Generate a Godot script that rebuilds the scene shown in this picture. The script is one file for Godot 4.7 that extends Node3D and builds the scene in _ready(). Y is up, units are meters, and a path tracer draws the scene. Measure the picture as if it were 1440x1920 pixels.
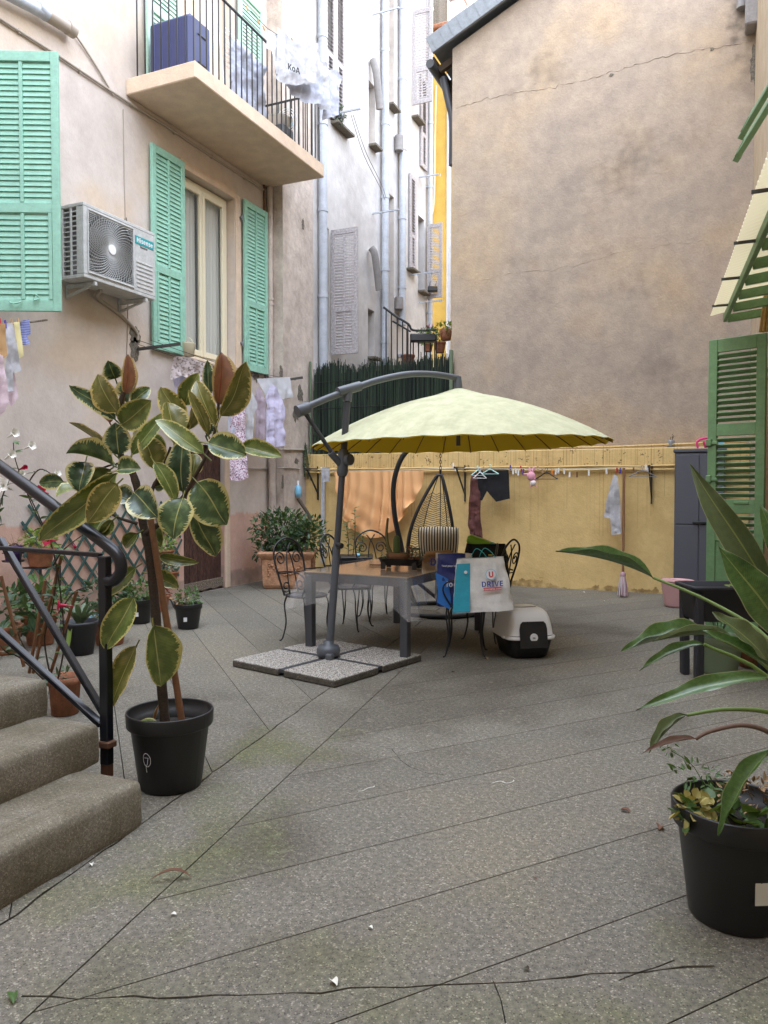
extends Node3D
# A paved back courtyard between old apartment buildings. Metres, y up; the left facade lies along x = -6.8, the yellow garden wall along z = -11.53.
const LW := -6.8
const BZ := -11.53
var M := {}
var taken := {}
var NZ := {}
var rng := RandomNumberGenerator.new()

# ---------------------------------------------------------------- names, things, parts
func numbered(n: String) -> String:
	if not taken.has(n):
		taken[n] = 0
		return n
	taken[n] += 1
	return "%s_%03d" % [n, taken[n]]

func thing(called: String, label: String, category: String, at := Vector3.ZERO, turn := 0.0, group := "") -> Node3D:
	var o := Node3D.new()
	o.name = numbered(called)
	add_child(o)
	o.position = at
	o.rotation.y = turn
	o.set_meta("label", label)
	o.set_meta("category", category)
	if group != "":
		o.set_meta("group", group)
	return o

func solo(called: String, mesh: Mesh, m: Material, label: String, category: String, at := Vector3.ZERO, turn := 0.0, group := "") -> MeshInstance3D:
	var o := MeshInstance3D.new()
	o.name = numbered(called)
	o.mesh = mesh
	o.material_override = m
	add_child(o)
	o.position = at
	o.rotation.y = turn
	o.set_meta("label", label)
	o.set_meta("category", category)
	if group != "":
		o.set_meta("group", group)
	return o

func part(p: Node, called: String, mesh: Mesh, m: Material, at := Vector3.ZERO, b := Basis.IDENTITY) -> MeshInstance3D:
	var o := MeshInstance3D.new()
	o.name = called
	o.mesh = mesh
	o.material_override = m
	p.add_child(o, true)
	o.transform = Transform3D(b, at)
	return o

func structure(called: String, mesh: Mesh, m: Material) -> MeshInstance3D:
	var o := MeshInstance3D.new()
	o.name = numbered(called)
	o.mesh = mesh
	o.material_override = m
	add_child(o)
	o.set_meta("kind", "structure")
	return o

func copy(src: Node3D, at: Vector3, turn: float, label: String) -> Node3D:
	var c: Node3D = src.duplicate()
	c.name = numbered(String(src.name))
	add_child(c)
	c.position = at
	c.rotation.y = turn
	c.set_meta("label", label)
	return c

# ---------------------------------------------------------------- mesh helpers
func S() -> SurfaceTool:
	var s := SurfaceTool.new()
	s.begin(Mesh.PRIMITIVE_TRIANGLES)
	return s

func done(s: SurfaceTool) -> ArrayMesh:
	s.generate_normals()
	return s.commit()

func tri(s: SurfaceTool, a: Vector3, b: Vector3, c: Vector3, ua := Vector2.ZERO, ub := Vector2(1, 0), uc := Vector2(1, 1)) -> void:
	s.set_uv(ua); s.add_vertex(a)
	s.set_uv(ub); s.add_vertex(b)
	s.set_uv(uc); s.add_vertex(c)

func quad(s: SurfaceTool, a: Vector3, b: Vector3, c: Vector3, d: Vector3, u0 := Vector2.ZERO, u1 := Vector2.ONE) -> void:
	tri(s, a, b, c, u0, Vector2(u1.x, u0.y), u1)
	tri(s, a, c, d, u0, u1, Vector2(u0.x, u1.y))

func triO(s: SurfaceTool, a: Vector3, b: Vector3, c: Vector3, mid: Vector3) -> void:
	var n := (a - c).cross(a - b)
	if n.dot(a + b + c - 3.0 * mid) < 0.0:
		tri(s, a, c, b)
	else:
		tri(s, a, b, c)

func quadO(s: SurfaceTool, a: Vector3, b: Vector3, c: Vector3, d: Vector3, mid: Vector3) -> void:
	triO(s, a, b, c, mid)
	triO(s, a, c, d, mid)

func box(s: SurfaceTool, c: Vector3, size: Vector3, bev := 0.0, b := Basis.IDENTITY) -> void:
	s.set_smooth_group(-1)
	var h := size * 0.5
	var e := minf(bev, minf(h.x, minf(h.y, h.z)) * 0.9)
	var sg := [-1.0, 1.0]
	if e <= 0.0:
		for a in 3:
			var p := (a + 1) % 3
			var q := (a + 2) % 3
			for k in sg:
				var v := []
				for t in [[-1, -1], [1, -1], [1, 1], [-1, 1]]:
					var w := Vector3.ZERO
					w[a] = k * h[a]; w[p] = t[0] * h[p]; w[q] = t[1] * h[q]
					v.append(c + b * w)
				quadO(s, v[0], v[1], v[2], v[3], c)
		return
	for a in 3:
		var p := (a + 1) % 3
		var q := (a + 2) % 3
		for k in sg:
			var v := []
			for t in [[-1, -1], [1, -1], [1, 1], [-1, 1]]:
				var w := Vector3.ZERO
				w[a] = k * h[a]; w[p] = t[0] * (h[p] - e); w[q] = t[1] * (h[q] - e)
				v.append(c + b * w)
			quadO(s, v[0], v[1], v[2], v[3], c)
			# edge between face a and face p, running along q
			for l in sg:
				var f := []
				for t in [[0, -1], [0, 1], [1, 1], [1, -1]]:
					var w := Vector3.ZERO
					w[a] = k * (h[a] if t[0] == 0 else h[a] - e)
					w[p] = l * (h[p] - e if t[0] == 0 else h[p])
					w[q] = t[1] * (h[q] - e)
					f.append(c + b * w)
				quadO(s, f[0], f[1], f[2], f[3], c)
	for i in sg:
		for j in sg:
			for k in sg:
				triO(s, c + b * Vector3(i * h.x, j * (h.y - e), k * (h.z - e)), c + b * Vector3(i * (h.x - e), j * h.y, k * (h.z - e)), c + b * Vector3(i * (h.x - e), j * (h.y - e), k * h.z), c)

func boxm(size: Vector3, bev := 0.0) -> ArrayMesh:
	var s := S()
	box(s, Vector3.ZERO, size, bev)
	return done(s)

# a bar of square section between two points
func bar(s: SurfaceTool, a: Vector3, b: Vector3, w: float, t: float, bev := 0.0, up := Vector3.UP) -> void:
	var z := (b - a).normalized()
	if absf(z.dot(up)) > 0.98:
		up = Vector3.RIGHT
	var x := up.cross(z).normalized()
	var y := z.cross(x)
	box(s, (a + b) * 0.5, Vector3(w, t, a.distance_to(b)), bev, Basis(x, y, z))

func tube(s: SurfaceTool, pts: Array, r, sides := 8, caps := true) -> void:
	s.set_smooth_group(0)
	var n := pts.size()
	var rings := []
	var nx := Vector3.ZERO
	for i in n:
		var d: Vector3 = (pts[mini(i + 1, n - 1)] - pts[maxi(i - 1, 0)]).normalized()
		if i == 0:
			nx = d.cross(Vector3.UP if absf(d.y) < 0.9 else Vector3.RIGHT).normalized()
		else:
			nx = (nx - d * nx.dot(d)).normalized()
		var ny := d.cross(nx)
		var rr: float = r[mini(i, r.size() - 1)] if r is Array else r
		var ring := []
		for k in sides:
			var t := TAU * k / sides
			ring.append(pts[i] + (nx * cos(t) + ny * sin(t)) * rr)
		rings.append(ring)
	var L := 0.0
	for i in n - 1:
		var L2: float = L + pts[i].distance_to(pts[i + 1])
		for k in sides:
			var k2 := (k + 1) % sides
			quad(s, rings[i][k], rings[i][k2], rings[i + 1][k2], rings[i + 1][k], Vector2(float(k) / sides, L), Vector2(float(k + 1) / sides, L2))
		L = L2
	if caps:
		s.set_smooth_group(-1)
		for e in [0, n - 1]:
			for k in range(1, sides - 1):
				if e == 0:
					tri(s, rings[e][0], rings[e][k + 1], rings[e][k])
				else:
					tri(s, rings[e][0], rings[e][k], rings[e][k + 1])

func tubem(pts: Array, r, sides := 8) -> ArrayMesh:
	var s := S()
	tube(s, pts, r, sides)
	return done(s)

# smooth curve through the points
func curve(pts: Array, per := 6) -> Array:
	var out := []
	var n := pts.size()
	for i in n - 1:
		var p0: Vector3 = pts[maxi(i - 1, 0)]
		var p3: Vector3 = pts[mini(i + 2, n - 1)]
		var p1: Vector3 = pts[i]
		var p2: Vector3 = pts[i + 1]
		for k in per:
			out.append(p1.cubic_interpolate(p2, p0, p3, float(k) / per))
	out.append(pts[n - 1])
	return out

# profile of Vector2(radius, height)
func lathe(s: SurfaceTool, prof: Array, sides := 24, at := Vector3.ZERO, sx := 1.0, sz := 1.0, grp := 0) -> void:
	s.set_smooth_group(grp)
	for i in prof.size() - 1:
		for k in sides:
			var a := TAU * k / sides
			var b := TAU * (k + 1) / sides
			var p := func(q: Vector2, t: float) -> Vector3: return at + Vector3(cos(t) * q.x * sx, q.y, sin(t) * q.x * sz)
			quad(s, p.call(prof[i], a), p.call(prof[i], b), p.call(prof[i + 1], b), p.call(prof[i + 1], a), Vector2(float(k) / sides, prof[i].y), Vector2(float(k + 1) / sides, prof[i + 1].y))

func lathem(prof: Array, sides := 24, sx := 1.0, sz := 1.0) -> ArrayMesh:
	var s := S()
	lathe(s, prof, sides, Vector3.ZERO, sx, sz)
	return done(s)

func grid(s: SurfaceTool, nu: int, nv: int, f: Callable, grp := 0) -> void:
	s.set_smooth_group(grp)
	var P := []
	for j in nv + 1:
		var row := []
		for i in nu + 1:
			row.append(f.call(float(i) / nu, float(j) / nv))
		P.append(row)
	for j in nv:
		for i in nu:
			quad(s, P[j][i], P[j][i + 1], P[j + 1][i + 1], P[j + 1][i], Vector2(float(i) / nu, float(j) / nv), Vector2(float(i + 1) / nu, float(j + 1) / nv))

func gridm(nu: int, nv: int, f: Callable) -> ArrayMesh:
	var s := S()
	grid(s, nu, nv, f)
	return done(s)

# a flat outline given thickness; the outline lies in the plane of ax, ay about o
func plate(s: SurfaceTool, poly: PackedVector2Array, o: Vector3, ax: Vector3, ay: Vector3, thick: float, uvs := 1.0) -> void:
	s.set_smooth_group(-1)
	var nrm := ax.cross(ay).normalized() * thick
	var idx := Geometry2D.triangulate_polygon(poly)
	for i in range(0, idx.size(), 3):
		var p := []
		var u := []
		for k in 3:
			var q: Vector2 = poly[idx[i + k]]
			p.append(o + ax * q.x + ay * q.y)
			u.append(q * uvs)
		tri(s, p[0], p[2], p[1], u[0], u[2], u[1])
		tri(s, p[0] + nrm, p[1] + nrm, p[2] + nrm, u[0], u[1], u[2])
	for i in poly.size():
		var q0: Vector2 = poly[i]
		var q1: Vector2 = poly[(i + 1) % poly.size()]
		var a := o + ax * q0.x + ay * q0.y
		var b := o + ax * q1.x + ay * q1.y
		quad(s, a, b, b + nrm, a + nrm, q0 * uvs, q1 * uvs)

# cloth cut to an outline (x right, y up, metres), hung with vertical folds
func cloth(poly: PackedVector2Array, fold := 0.02, k := 30.0, sd := 1, top_tight := 0.3) -> ArrayMesh:
	var tris := []
	var idx := Geometry2D.triangulate_polygon(poly)
	for i in range(0, idx.size(), 3):
		tris.append([poly[idx[i]], poly[idx[i + 1]], poly[idx[i + 2]]])
	for pass_n in 12:
		var out := []
		var cut := false
		for t in tris:
			var l := [t[0].distance_to(t[1]), t[1].distance_to(t[2]), t[2].distance_to(t[0])]
			var m := 0
			if l[1] > l[m]: m = 1
			if l[2] > l[m]: m = 2
			if l[m] > 0.045:
				cut = true
				var a: Vector2 = t[m]
				var b: Vector2 = t[(m + 1) % 3]
				var c: Vector2 = t[(m + 2) % 3]
				var h := (a + b) * 0.5
				out.append([a, h, c])
				out.append([h, b, c])
			else:
				out.append(t)
		tris = out
		if not cut:
			break
	var lo := 1e9
	var hi := -1e9
	var xl := 1e9
	var xh := -1e9
	for q in poly:
		lo = minf(lo, q.y); hi = maxf(hi, q.y); xl = minf(xl, q.x); xh = maxf(xh, q.x)
	var nz := FastNoiseLite.new()
	nz.seed = sd
	nz.frequency = 2.2
	var s := S()
	s.set_smooth_group(0)
	for t in tris:
		for j in 3:
			var q: Vector2 = t[j]
			var d := clampf((hi - q.y) / (hi - lo + 0.001), 0.0, 1.0)
			var ph := q.x * k + sd * 1.7 + 3.0 * nz.get_noise_2d(q.x * 0.8, q.y * 0.25)
			var z := fold * (top_tight + (1.0 - top_tight) * d) * (sin(ph) * 0.65 + 0.35 * sin(ph * 2.3 + 1.0)) + fold * 1.2 * nz.get_noise_2d(q.x * 1.5 + 9.0, q.y * 1.5)
			s.set_uv(Vector2((q.x - xl) / (xh - xl), (hi - q.y) / (hi - lo)))
			s.add_vertex(Vector3(q.x, q.y, z))
	return done(s)

func pv(a: Array) -> PackedVector2Array:
	var p := PackedVector2Array()
	for i in range(0, a.size(), 2):
		p.append(Vector2(a[i], a[i + 1]))
	return p

# a wall with openings: face spanned by u (length W) and v (height H) from o; holes are Rect2 in that face; reveals go in along n
func holed_wall(s: SurfaceTool, o: Vector3, u: Vector3, v: Vector3, W: float, H: float, holes: Array, n: Vector3, deep := 0.2, thick := 0.4) -> void:
	s.set_smooth_group(-1)
	var xs := [0.0, W]
	var ys := [0.0, H]
	for r in holes:
		xs.append_array([r.position.x, r.end.x])
		ys.append_array([r.position.y, r.end.y])
	xs.sort()
	ys.sort()
	var P := func(x: float, y: float, t: float) -> Vector3: return o + u * x + v * y + n * t
	for i in xs.size() - 1:
		for j in ys.size() - 1:
			if xs[i + 1] - xs[i] < 1e-5 or ys[j + 1] - ys[j] < 1e-5:
				continue
			var c := Vector2((xs[i] + xs[i + 1]) / 2, (ys[j] + ys[j + 1]) / 2)
			var open := false
			for r in holes:
				if r.has_point(c):
					open = true
			if open:
				continue
			var a := Vector2(xs[i], ys[j])
			var b := Vector2(xs[i + 1], ys[j + 1])
			quad(s, P.call(a.x, a.y, 0.0), P.call(b.x, a.y, 0.0), P.call(b.x, b.y, 0.0), P.call(a.x, b.y, 0.0), a, b)
			quad(s, P.call(a.x, a.y, thick), P.call(b.x, a.y, thick), P.call(b.x, b.y, thick), P.call(a.x, b.y, thick), a, b)
	for r in holes:
		var a: Vector2 = r.position
		var b: Vector2 = r.end
		quad(s, P.call(a.x, a.y, 0.0), P.call(b.x, a.y, 0.0), P.call(b.x, a.y, deep), P.call(a.x, a.y, deep))
		quad(s, P.call(a.x, b.y, 0.0), P.call(b.x, b.y, 0.0), P.call(b.x, b.y, deep), P.call(a.x, b.y, deep))
		quad(s, P.call(a.x, a.y, 0.0), P.call(a.x, b.y, 0.0), P.call(a.x, b.y, deep), P.call(a.x, a.y, deep))
		quad(s, P.call(b.x, a.y, 0.0), P.call(b.x, b.y, 0.0), P.call(b.x, b.y, deep), P.call(b.x, a.y, deep))
	for e in [[Vector2(0, 0), Vector2(W, 0)], [Vector2(0, H), Vector2(W, H)], [Vector2(0, 0), Vector2(0, H)], [Vector2(W, 0), Vector2(W, H)]]:
		quad(s, P.call(e[0].x, e[0].y, 0.0), P.call(e[1].x, e[1].y, 0.0), P.call(e[1].x, e[1].y, thick), P.call(e[0].x, e[0].y, thick))

# one leaf blade from b to t; nrm is the side its upper face looks to
func blade(s: SurfaceTool, b: Vector3, t: Vector3, nrm: Vector3, w: float, droop := 0.1, cup := 0.15, nl := 8, kind := 0, curl := 0.0) -> void:
	s.set_smooth_group(0)
	var ax := t - b
	var L := ax.length()
	var d := ax / L
	var side := d.cross(nrm).normalized()
	var up := side.cross(d).normalized()
	var rows := []
	for i in nl + 1:
		var v := float(i) / nl
		var hw := 0.0
		if kind == 0:   # broad ellipse with a short tip
			hw = pow(maxf(sin(PI * pow(v, 0.82)), 0.0), 0.62) * 0.5
		elif kind == 1: # lance shaped
			hw = pow(maxf(sin(PI * pow(v, 0.75)), 0.0), 0.85) * 0.5
		else:           # strap
			hw = (0.5 if v < 0.6 else 0.5 * (1.0 - pow((v - 0.6) / 0.4, 2.0)))
		hw = maxf(hw, 0.012) * w
		var c := b + ax * v + up * (L * droop * 4.0 * v * (1.0 - v)) + side * (curl * L * sin(v * 5.0))
		var row := []
		for j in 5:
			var q := (j - 2) / 2.0
			var rip := (0.02 if kind == 0 or nl < 16 else 0.07) * w * sin(v * 17.0 + j * 2.1 + w * 900.0)
			row.append(c + side * (hw * q) + up * (absf(q) * hw * cup * 2.0 + rip * absf(q)))
		rows.append(row)
	for i in nl:
		for j in 4:
			quad(s, rows[i][j], rows[i][j + 1], rows[i + 1][j + 1], rows[i + 1][j], Vector2(j / 4.0, float(i) / nl), Vector2((j + 1) / 4.0, float(i + 1) / nl))

# many small leaves on twigs filling a volume; f(rng) gives a leaf's place, and leaves point away from c
func leaf_cloud(s: SurfaceTool, c: Vector3, rad: Vector3, n: int, size: float, sd: int, kind := 1, hollow := 0.35, wr := 0.42) -> void:
	var r := RandomNumberGenerator.new()
	r.seed = sd
	for i in n:
		var d := Vector3(r.randfn(), r.randfn(), r.randfn()).normalized()
		var rr := hollow + (1.0 - hollow) * pow(r.randf(), 0.6)
		var p := c + Vector3(d.x * rad.x, d.y * rad.y, d.z * rad.z) * rr
		var o := (d + Vector3(r.randfn(), r.randfn() - 0.1, r.randfn()) * 0.6).normalized()
		var L := size * r.randf_range(0.6, 1.25)
		var nn := (Vector3.UP + Vector3(r.randfn(), r.randfn(), r.randfn()) * 0.6).normalized()
		blade(s, p, p + o * L, nn, L * wr, -0.06, 0.2, 3, kind)

func twigs(s: SurfaceTool, root: Vector3, c: Vector3, rad: Vector3, n: int, r0: float, sd: int) -> void:
	var r := RandomNumberGenerator.new()
	r.seed = sd
	for i in n:
		var d := Vector3(r.randfn(), r.randfn(), r.randfn()).normalized() * r.randf_range(0.5, 0.95)
		var e := c + Vector3(d.x * rad.x, d.y * rad.y, d.z * rad.z)
		var b := root + Vector3(r.randfn(), 0, r.randfn()) * r0 * 3.0
		var m := b.lerp(e, 0.5) + Vector3(r.randfn(), r.randf() * 0.5, r.randfn()) * 0.12 * rad.length()
		tube(s, curve([b, m, e], 3), [r0, r0 * 0.8, r0 * 0.7, r0 * 0.55, r0 * 0.45, r0 * 0.35, r0 * 0.25], 5)

# ---------------------------------------------------------------- textures and materials
func lin(r: float, g: float, b: float) -> Color:
	return Color(r, g, b).linear_to_srgb()

func nz(sd: int, freq: float, size := 512, oct := 4, type := FastNoiseLite.TYPE_SIMPLEX_SMOOTH) -> PackedByteArray:
	var key := "%d_%f_%d_%d_%d" % [sd, freq, size, oct, type]
	if NZ.has(key):
		return NZ[key]
	var f := FastNoiseLite.new()
	f.seed = sd
	f.noise_type = type
	f.frequency = freq
	f.fractal_octaves = oct
	if type == FastNoiseLite.TYPE_CELLULAR:
		f.fractal_type = FastNoiseLite.FRACTAL_NONE
		f.cellular_return_type = FastNoiseLite.RETURN_CELL_VALUE
	var im := f.get_seamless_image(size, size)
	im.convert(Image.FORMAT_L8)
	NZ[key] = im.get_data()
	return NZ[key]

func paint(w: int, h: int, f: Callable) -> ImageTexture:
	var d := PackedByteArray()
	d.resize(w * h * 3)
	for i in w * h:
		var c: Color = f.call(i)
		d[i * 3] = int(clampf(c.r, 0, 1) * 255.0)
		d[i * 3 + 1] = int(clampf(c.g, 0, 1) * 255.0)
		d[i * 3 + 2] = int(clampf(c.b, 0, 1) * 255.0)
	return ImageTexture.create_from_image(Image.create_from_data(w, h, false, Image.FORMAT_RGB8, d))

# two colours blended by weighted noises
func blot(a: Color, b: Color, layers: Array, size := 512) -> ImageTexture:
	return paint(size, size, func(i: int) -> Color:
		var t := 0.5
		for l in layers:
			t += l[1] * (l[0][i] / 255.0 - 0.5)
		return a.lerp(b, clampf(t, 0.0, 1.0)))

func bumps(layers: Array, strength: float, size := 512) -> ImageTexture:
	var d := PackedByteArray()
	d.resize(size * size)
	for i in size * size:
		var t := 0.5
		for l in layers:
			t += l[1] * (l[0][i] / 255.0 - 0.5)
		d[i] = int(clampf(t, 0, 1) * 255.0)
	var im := Image.create_from_data(size, size, false, Image.FORMAT_L8, d)
	im.convert(Image.FORMAT_RGBA8)
	im.bump_map_to_normal_map(strength)
	return ImageTexture.create_from_image(im)

func mat(key: String, col: Color, rough := 0.8, x := {}) -> StandardMaterial3D:
	var m := StandardMaterial3D.new()
	m.albedo_color = col
	m.roughness = rough
	m.cull_mode = BaseMaterial3D.CULL_DISABLED
	if x.has("tex"): m.albedo_texture = x.tex
	if x.has("nrm"):
		m.normal_enabled = true
		m.normal_texture = x.nrm
		m.normal_scale = x.get("ns", 1.0)
	if x.has("tri"):
		m.uv1_triplanar = true
		m.uv1_world_triplanar = x.get("world", true)
		m.uv1_scale = Vector3.ONE * x.tri if not (x.tri is Vector3) else x.tri
	if x.has("uvs"): m.uv1_scale = x.uvs
	if x.has("det"):
		m.detail_enabled = true
		m.detail_albedo = x.det
		m.detail_blend_mode = BaseMaterial3D.BLEND_MODE_MUL
		if x.has("det_tri"):
			m.detail_uv_layer = BaseMaterial3D.DETAIL_UV_2
			m.uv2_triplanar = true
			m.uv2_world_triplanar = true
			m.uv2_scale = Vector3.ONE * x.det_tri
		else:
			m.detail_uv_layer = BaseMaterial3D.DETAIL_UV_2
	if x.has("metal"): m.metallic = x.metal
	if x.has("spec"): m.metallic_specular = x.spec
	if x.has("back"):
		m.backlight_enabled = true
		m.backlight = x.back
	if x.has("alpha"):
		m.transparency = BaseMaterial3D.TRANSPARENCY_ALPHA
		m.albedo_color.a = x.alpha
	if x.has("coat"):
		m.clearcoat_enabled = true
		m.clearcoat = x.coat
		m.clearcoat_roughness = x.get("coatr", 0.2)
	if x.has("vcol"): m.vertex_color_use_as_albedo = true
	M[key] = m
	return m

# ---------------------------------------------------------------- the scene
func _ready() -> void:
	rng.seed = 7
	var cam := Camera3D.new()
	cam.name = "camera"
	cam.fov = 67.34
	cam.near = 0.05
	cam.far = 400.0
	add_child(cam)
	cam.position = Vector3(0, 1.5, 0)
	cam.rotation_degrees = Vector3(-1.79, 23.7, 0)
	cam.current = true

	var sm := ProceduralSkyMaterial.new()
	sm.sky_top_color = Color(0.84, 0.88, 0.95)
	sm.sky_horizon_color = Color(0.97, 0.965, 0.95)
	sm.sky_curve = 0.2
	sm.ground_bottom_color = Color(0.4, 0.38, 0.35)
	sm.ground_horizon_color = Color(0.8, 0.79, 0.77)
	sm.sky_energy_multiplier = 1.25
	var sky := Sky.new()
	sky.sky_material = sm
	var env := Environment.new()
	env.background_mode = Environment.BG_SKY
	env.sky = sky
	env.tonemap_mode = Environment.TONE_MAPPER_LINEAR
	env.tonemap_exposure = 4.7
	env.sdfgi_enabled = true
	env.ssao_enabled = true
	env.ssil_enabled = true
	var we := WorldEnvironment.new()
	we.name = "world_environment"
	we.environment = env
	add_child(we)
	var sun := DirectionalLight3D.new()
	sun.name = "sun"
	sun.light_color = Color(1.0, 0.94, 0.84)
	sun.light_energy = 1.2
	sun.light_angular_distance = 0.5
	sun.shadow_enabled = true
	add_child(sun)
	# high behind the left-hand roofs: it reaches only the tops of the walls on the right, out of view
	sun.look_at_from_position(Vector3(-12.0, 10.5, -4.0), Vector3.ZERO, Vector3.UP)

	materials()
	ground()
	pink_building()
	white_building()
	far_yellow_building()
	tan_building()
	right_building()
	rear_shade_wall()
	yellow_wall()
	steps()
	furniture()
	laundry()
	plants()
	small_things()

func materials() -> void:
	var n1 := nz(1, 0.012)
	var n2 := nz(2, 0.04)
	var n3 := nz(3, 0.12)
	var n4 := nz(4, 0.3)
	var n5 := nz(5, 0.006, 512, 5)
	var cell := nz(6, 0.16, 512, 1, FastNoiseLite.TYPE_CELLULAR)
	var cell2 := nz(8, 0.09, 512, 1, FastNoiseLite.TYPE_CELLULAR)
	var plaster_n := bumps([[n1, 0.35], [n2, 0.3], [n3, 0.25], [n4, 0.12]], 5.0)
	var rough_n := bumps([[n2, 0.5], [n3, 0.45], [n4, 0.35]], 9.0)
	var wood_n := paint(256, 256, func(i: int) -> Color:
		return Color(0.5 + 0.16 * sin((i % 256) * 0.55 + n2[(i / 256) * 512 + (i % 256)] * 0.06), 0.5, 1.0))
	# large weathering, shared by the walls: multiplies the paint
	var blotchy := blot(Color(0.88, 0.87, 0.86), Color(1.0, 1.0, 1.0), [[n5, 1.1], [n1, 0.6], [n2, 0.4]])
	M.blotchy = null
	mat("pink", lin(0.62, 0.545, 0.485), 0.92, {tex = blot(Color(0.945, 0.935, 0.93), Color(1, 1, 1), [[n1, 0.9], [n2, 0.6], [n3, 0.5], [n4, 0.3]]), nrm = plaster_n, ns = 0.28, tri = 0.5, det = wall_stains(), det_tri = 1.0 / 16.0})
	mat("pink_end", lin(0.64, 0.55, 0.475), 0.92, {tex = blot(Color(0.89, 0.88, 0.88), Color(1, 1, 1), [[n1, 1.2], [n2, 0.7], [n3, 0.5], [n4, 0.3]]), nrm = plaster_n, ns = 0.7, tri = 0.5, det = blotchy, det_tri = 0.3})
	mat("peach", lin(0.72, 0.555, 0.41), 0.9, {tex = blot(Color(0.9, 0.9, 0.9), Color(1, 1, 1), [[n1, 0.9], [n3, 0.6]]), nrm = plaster_n, ns = 0.4, tri = 0.6})
	mat("white_wall", lin(0.66, 0.635, 0.61), 0.92, {tex = blot(Color(0.92, 0.92, 0.93), Color(1, 1, 1), [[n1, 0.9], [n2, 0.5], [n4, 0.3]]), nrm = plaster_n, ns = 0.4, tri = 0.35, det = blotchy, det_tri = 0.16})
	mat("ochre", lin(0.62, 0.40, 0.085), 0.9, {tex = blot(Color(0.9, 0.9, 0.9), Color(1, 1, 1), [[n1, 0.9], [n3, 0.4]]), nrm = plaster_n, ns = 0.4, tri = 0.4})
	mat("tan_wall", lin(0.49, 0.412, 0.337), 0.95, {tex = blot(Color(0.88, 0.87, 0.87), Color(1.0, 0.99, 0.97), [[n1, 0.8], [n2, 0.5], [n3, 0.5], [n4, 0.4]]), nrm = rough_n, ns = 0.16, tri = 0.45, det = tan_stains(), det_tri = 1.0 / 16.0})
	mat("yellow_wall", lin(0.72, 0.52, 0.225), 0.9, {tex = blot(Color(0.93, 0.92, 0.90), Color(1, 1, 1), [[n1, 0.9], [n2, 0.5], [n3, 0.5], [n4, 0.3]]), nrm = plaster_n, ns = 0.35, tri = 0.5, det = drip_stains(), det_tri = 1.0 / 8.0})
	mat("right_wall", lin(0.54, 0.43, 0.30), 0.9, {tex = blot(Color(0.88, 0.87, 0.85), Color(1, 1, 1), [[n1, 0.9], [n3, 0.6]]), nrm = plaster_n, ns = 0.5, tri = 0.5})
	# paving: washed concrete with light and dark grains
	var sp := paint(1024, 1024, func(i: int) -> Color:
		var x := i % 1024
		var y := i / 1024
		var a := (y % 512) * 512 + (x % 512)
		var c := cell[a] / 255.0
		var e := cell2[((y + 211) % 512) * 512 + ((x + 97) % 512)] / 255.0
		var t := 0.66 + 0.22 * (n4[a] / 255.0 - 0.5) + 0.22 * (n2[((y / 2) % 512) * 512 + (x / 2) % 512] / 255.0 - 0.5) + 0.12 * (c - 0.5)
		if c > 0.95: t += 0.20
		if c < 0.05: t -= 0.16
		if e > 0.975: t += 0.20
		return Color(t * 1.01, t, t * 0.965))
	var sp_n := bumps([[cell, 0.5], [n4, 0.4], [n3, 0.2]], 7.0)
	var gm := ground_stains()
	for k in 4:
		var f: float = [1.0, 0.94, 1.04, 0.98][k]
		mat("slab%d" % k, lin(0.47 * f, 0.437 * f, 0.378 * f), 0.9, {tex = sp, nrm = sp_n, ns = 0.4, tri = 1.5, det = gm, det_tri = 1.0 / 16.0})
	mat("joint", lin(0.05, 0.048, 0.04), 0.95)
	mat("earth", lin(0.16, 0.14, 0.11), 0.95, {tex = sp, tri = 0.7})
	mat("step", lin(0.58, 0.53, 0.45), 0.9, {tex = sp, nrm = sp_n, ns = 0.25, tri = 2.6, det = blot(Color(0.78, 0.76, 0.70), Color(1, 1, 1), [[n5, 1.2], [n1, 0.8], [n2, 0.4]]), det_tri = 0.6})
	mat("pebble", Color(1, 1, 1), 0.85, {tex = paint(512, 512, func(i: int) -> Color:
		var c := cell[i] / 255.0
		var t := 0.62 + 0.5 * (c - 0.5) + 0.2 * (n4[i] / 255.0 - 0.5)
		if c < 0.22: t *= 0.5
		return Color(t * 1.02, t * 0.985, t * 0.93)), nrm = sp_n, ns = 0.9, tri = 2.2})
	mat("slab_edge", lin(0.2, 0.18, 0.15), 0.95, {tex = sp, tri = 1.0})
	# joinery and metal
	var paint_t := blot(Color(0.86, 0.86, 0.86), Color(1, 1, 1), [[n2, 0.7], [n3, 0.5], [n1, 0.8]])
	mat("mint", lin(0.32, 0.60, 0.46), 0.55, {tex = paint_t, tri = 0.9})
	mat("mint_pale", lin(0.46, 0.66, 0.52), 0.6, {tex = paint_t, tri = 0.9})
	mat("green", lin(0.165, 0.30, 0.135), 0.5, {tex = paint_t, tri = 0.9})
	mat("lilac", lin(0.56, 0.52, 0.53), 0.7, {tex = blot(Color(0.75, 0.74, 0.73), Color(1, 1, 1), [[n2, 1.1], [n3, 0.8]]), tri = 0.9})
	mat("cream", lin(0.72, 0.65, 0.47), 0.5)
	mat("iron", lin(0.02, 0.02, 0.022), 0.45, {spec = 0.5})
	mat("rusty", lin(0.12, 0.055, 0.03), 0.9)
	mat("rail_paint", lin(0.008, 0.010, 0.016), 0.32, {coat = 0.15})
	mat("grey_metal", lin(0.08, 0.088, 0.10), 0.42)
	mat("dark_metal", lin(0.045, 0.048, 0.055), 0.45)
	mat("table_metal", lin(0.05, 0.052, 0.06), 0.5)
	mat("bracket", lin(0.05, 0.045, 0.04), 0.7)
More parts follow.
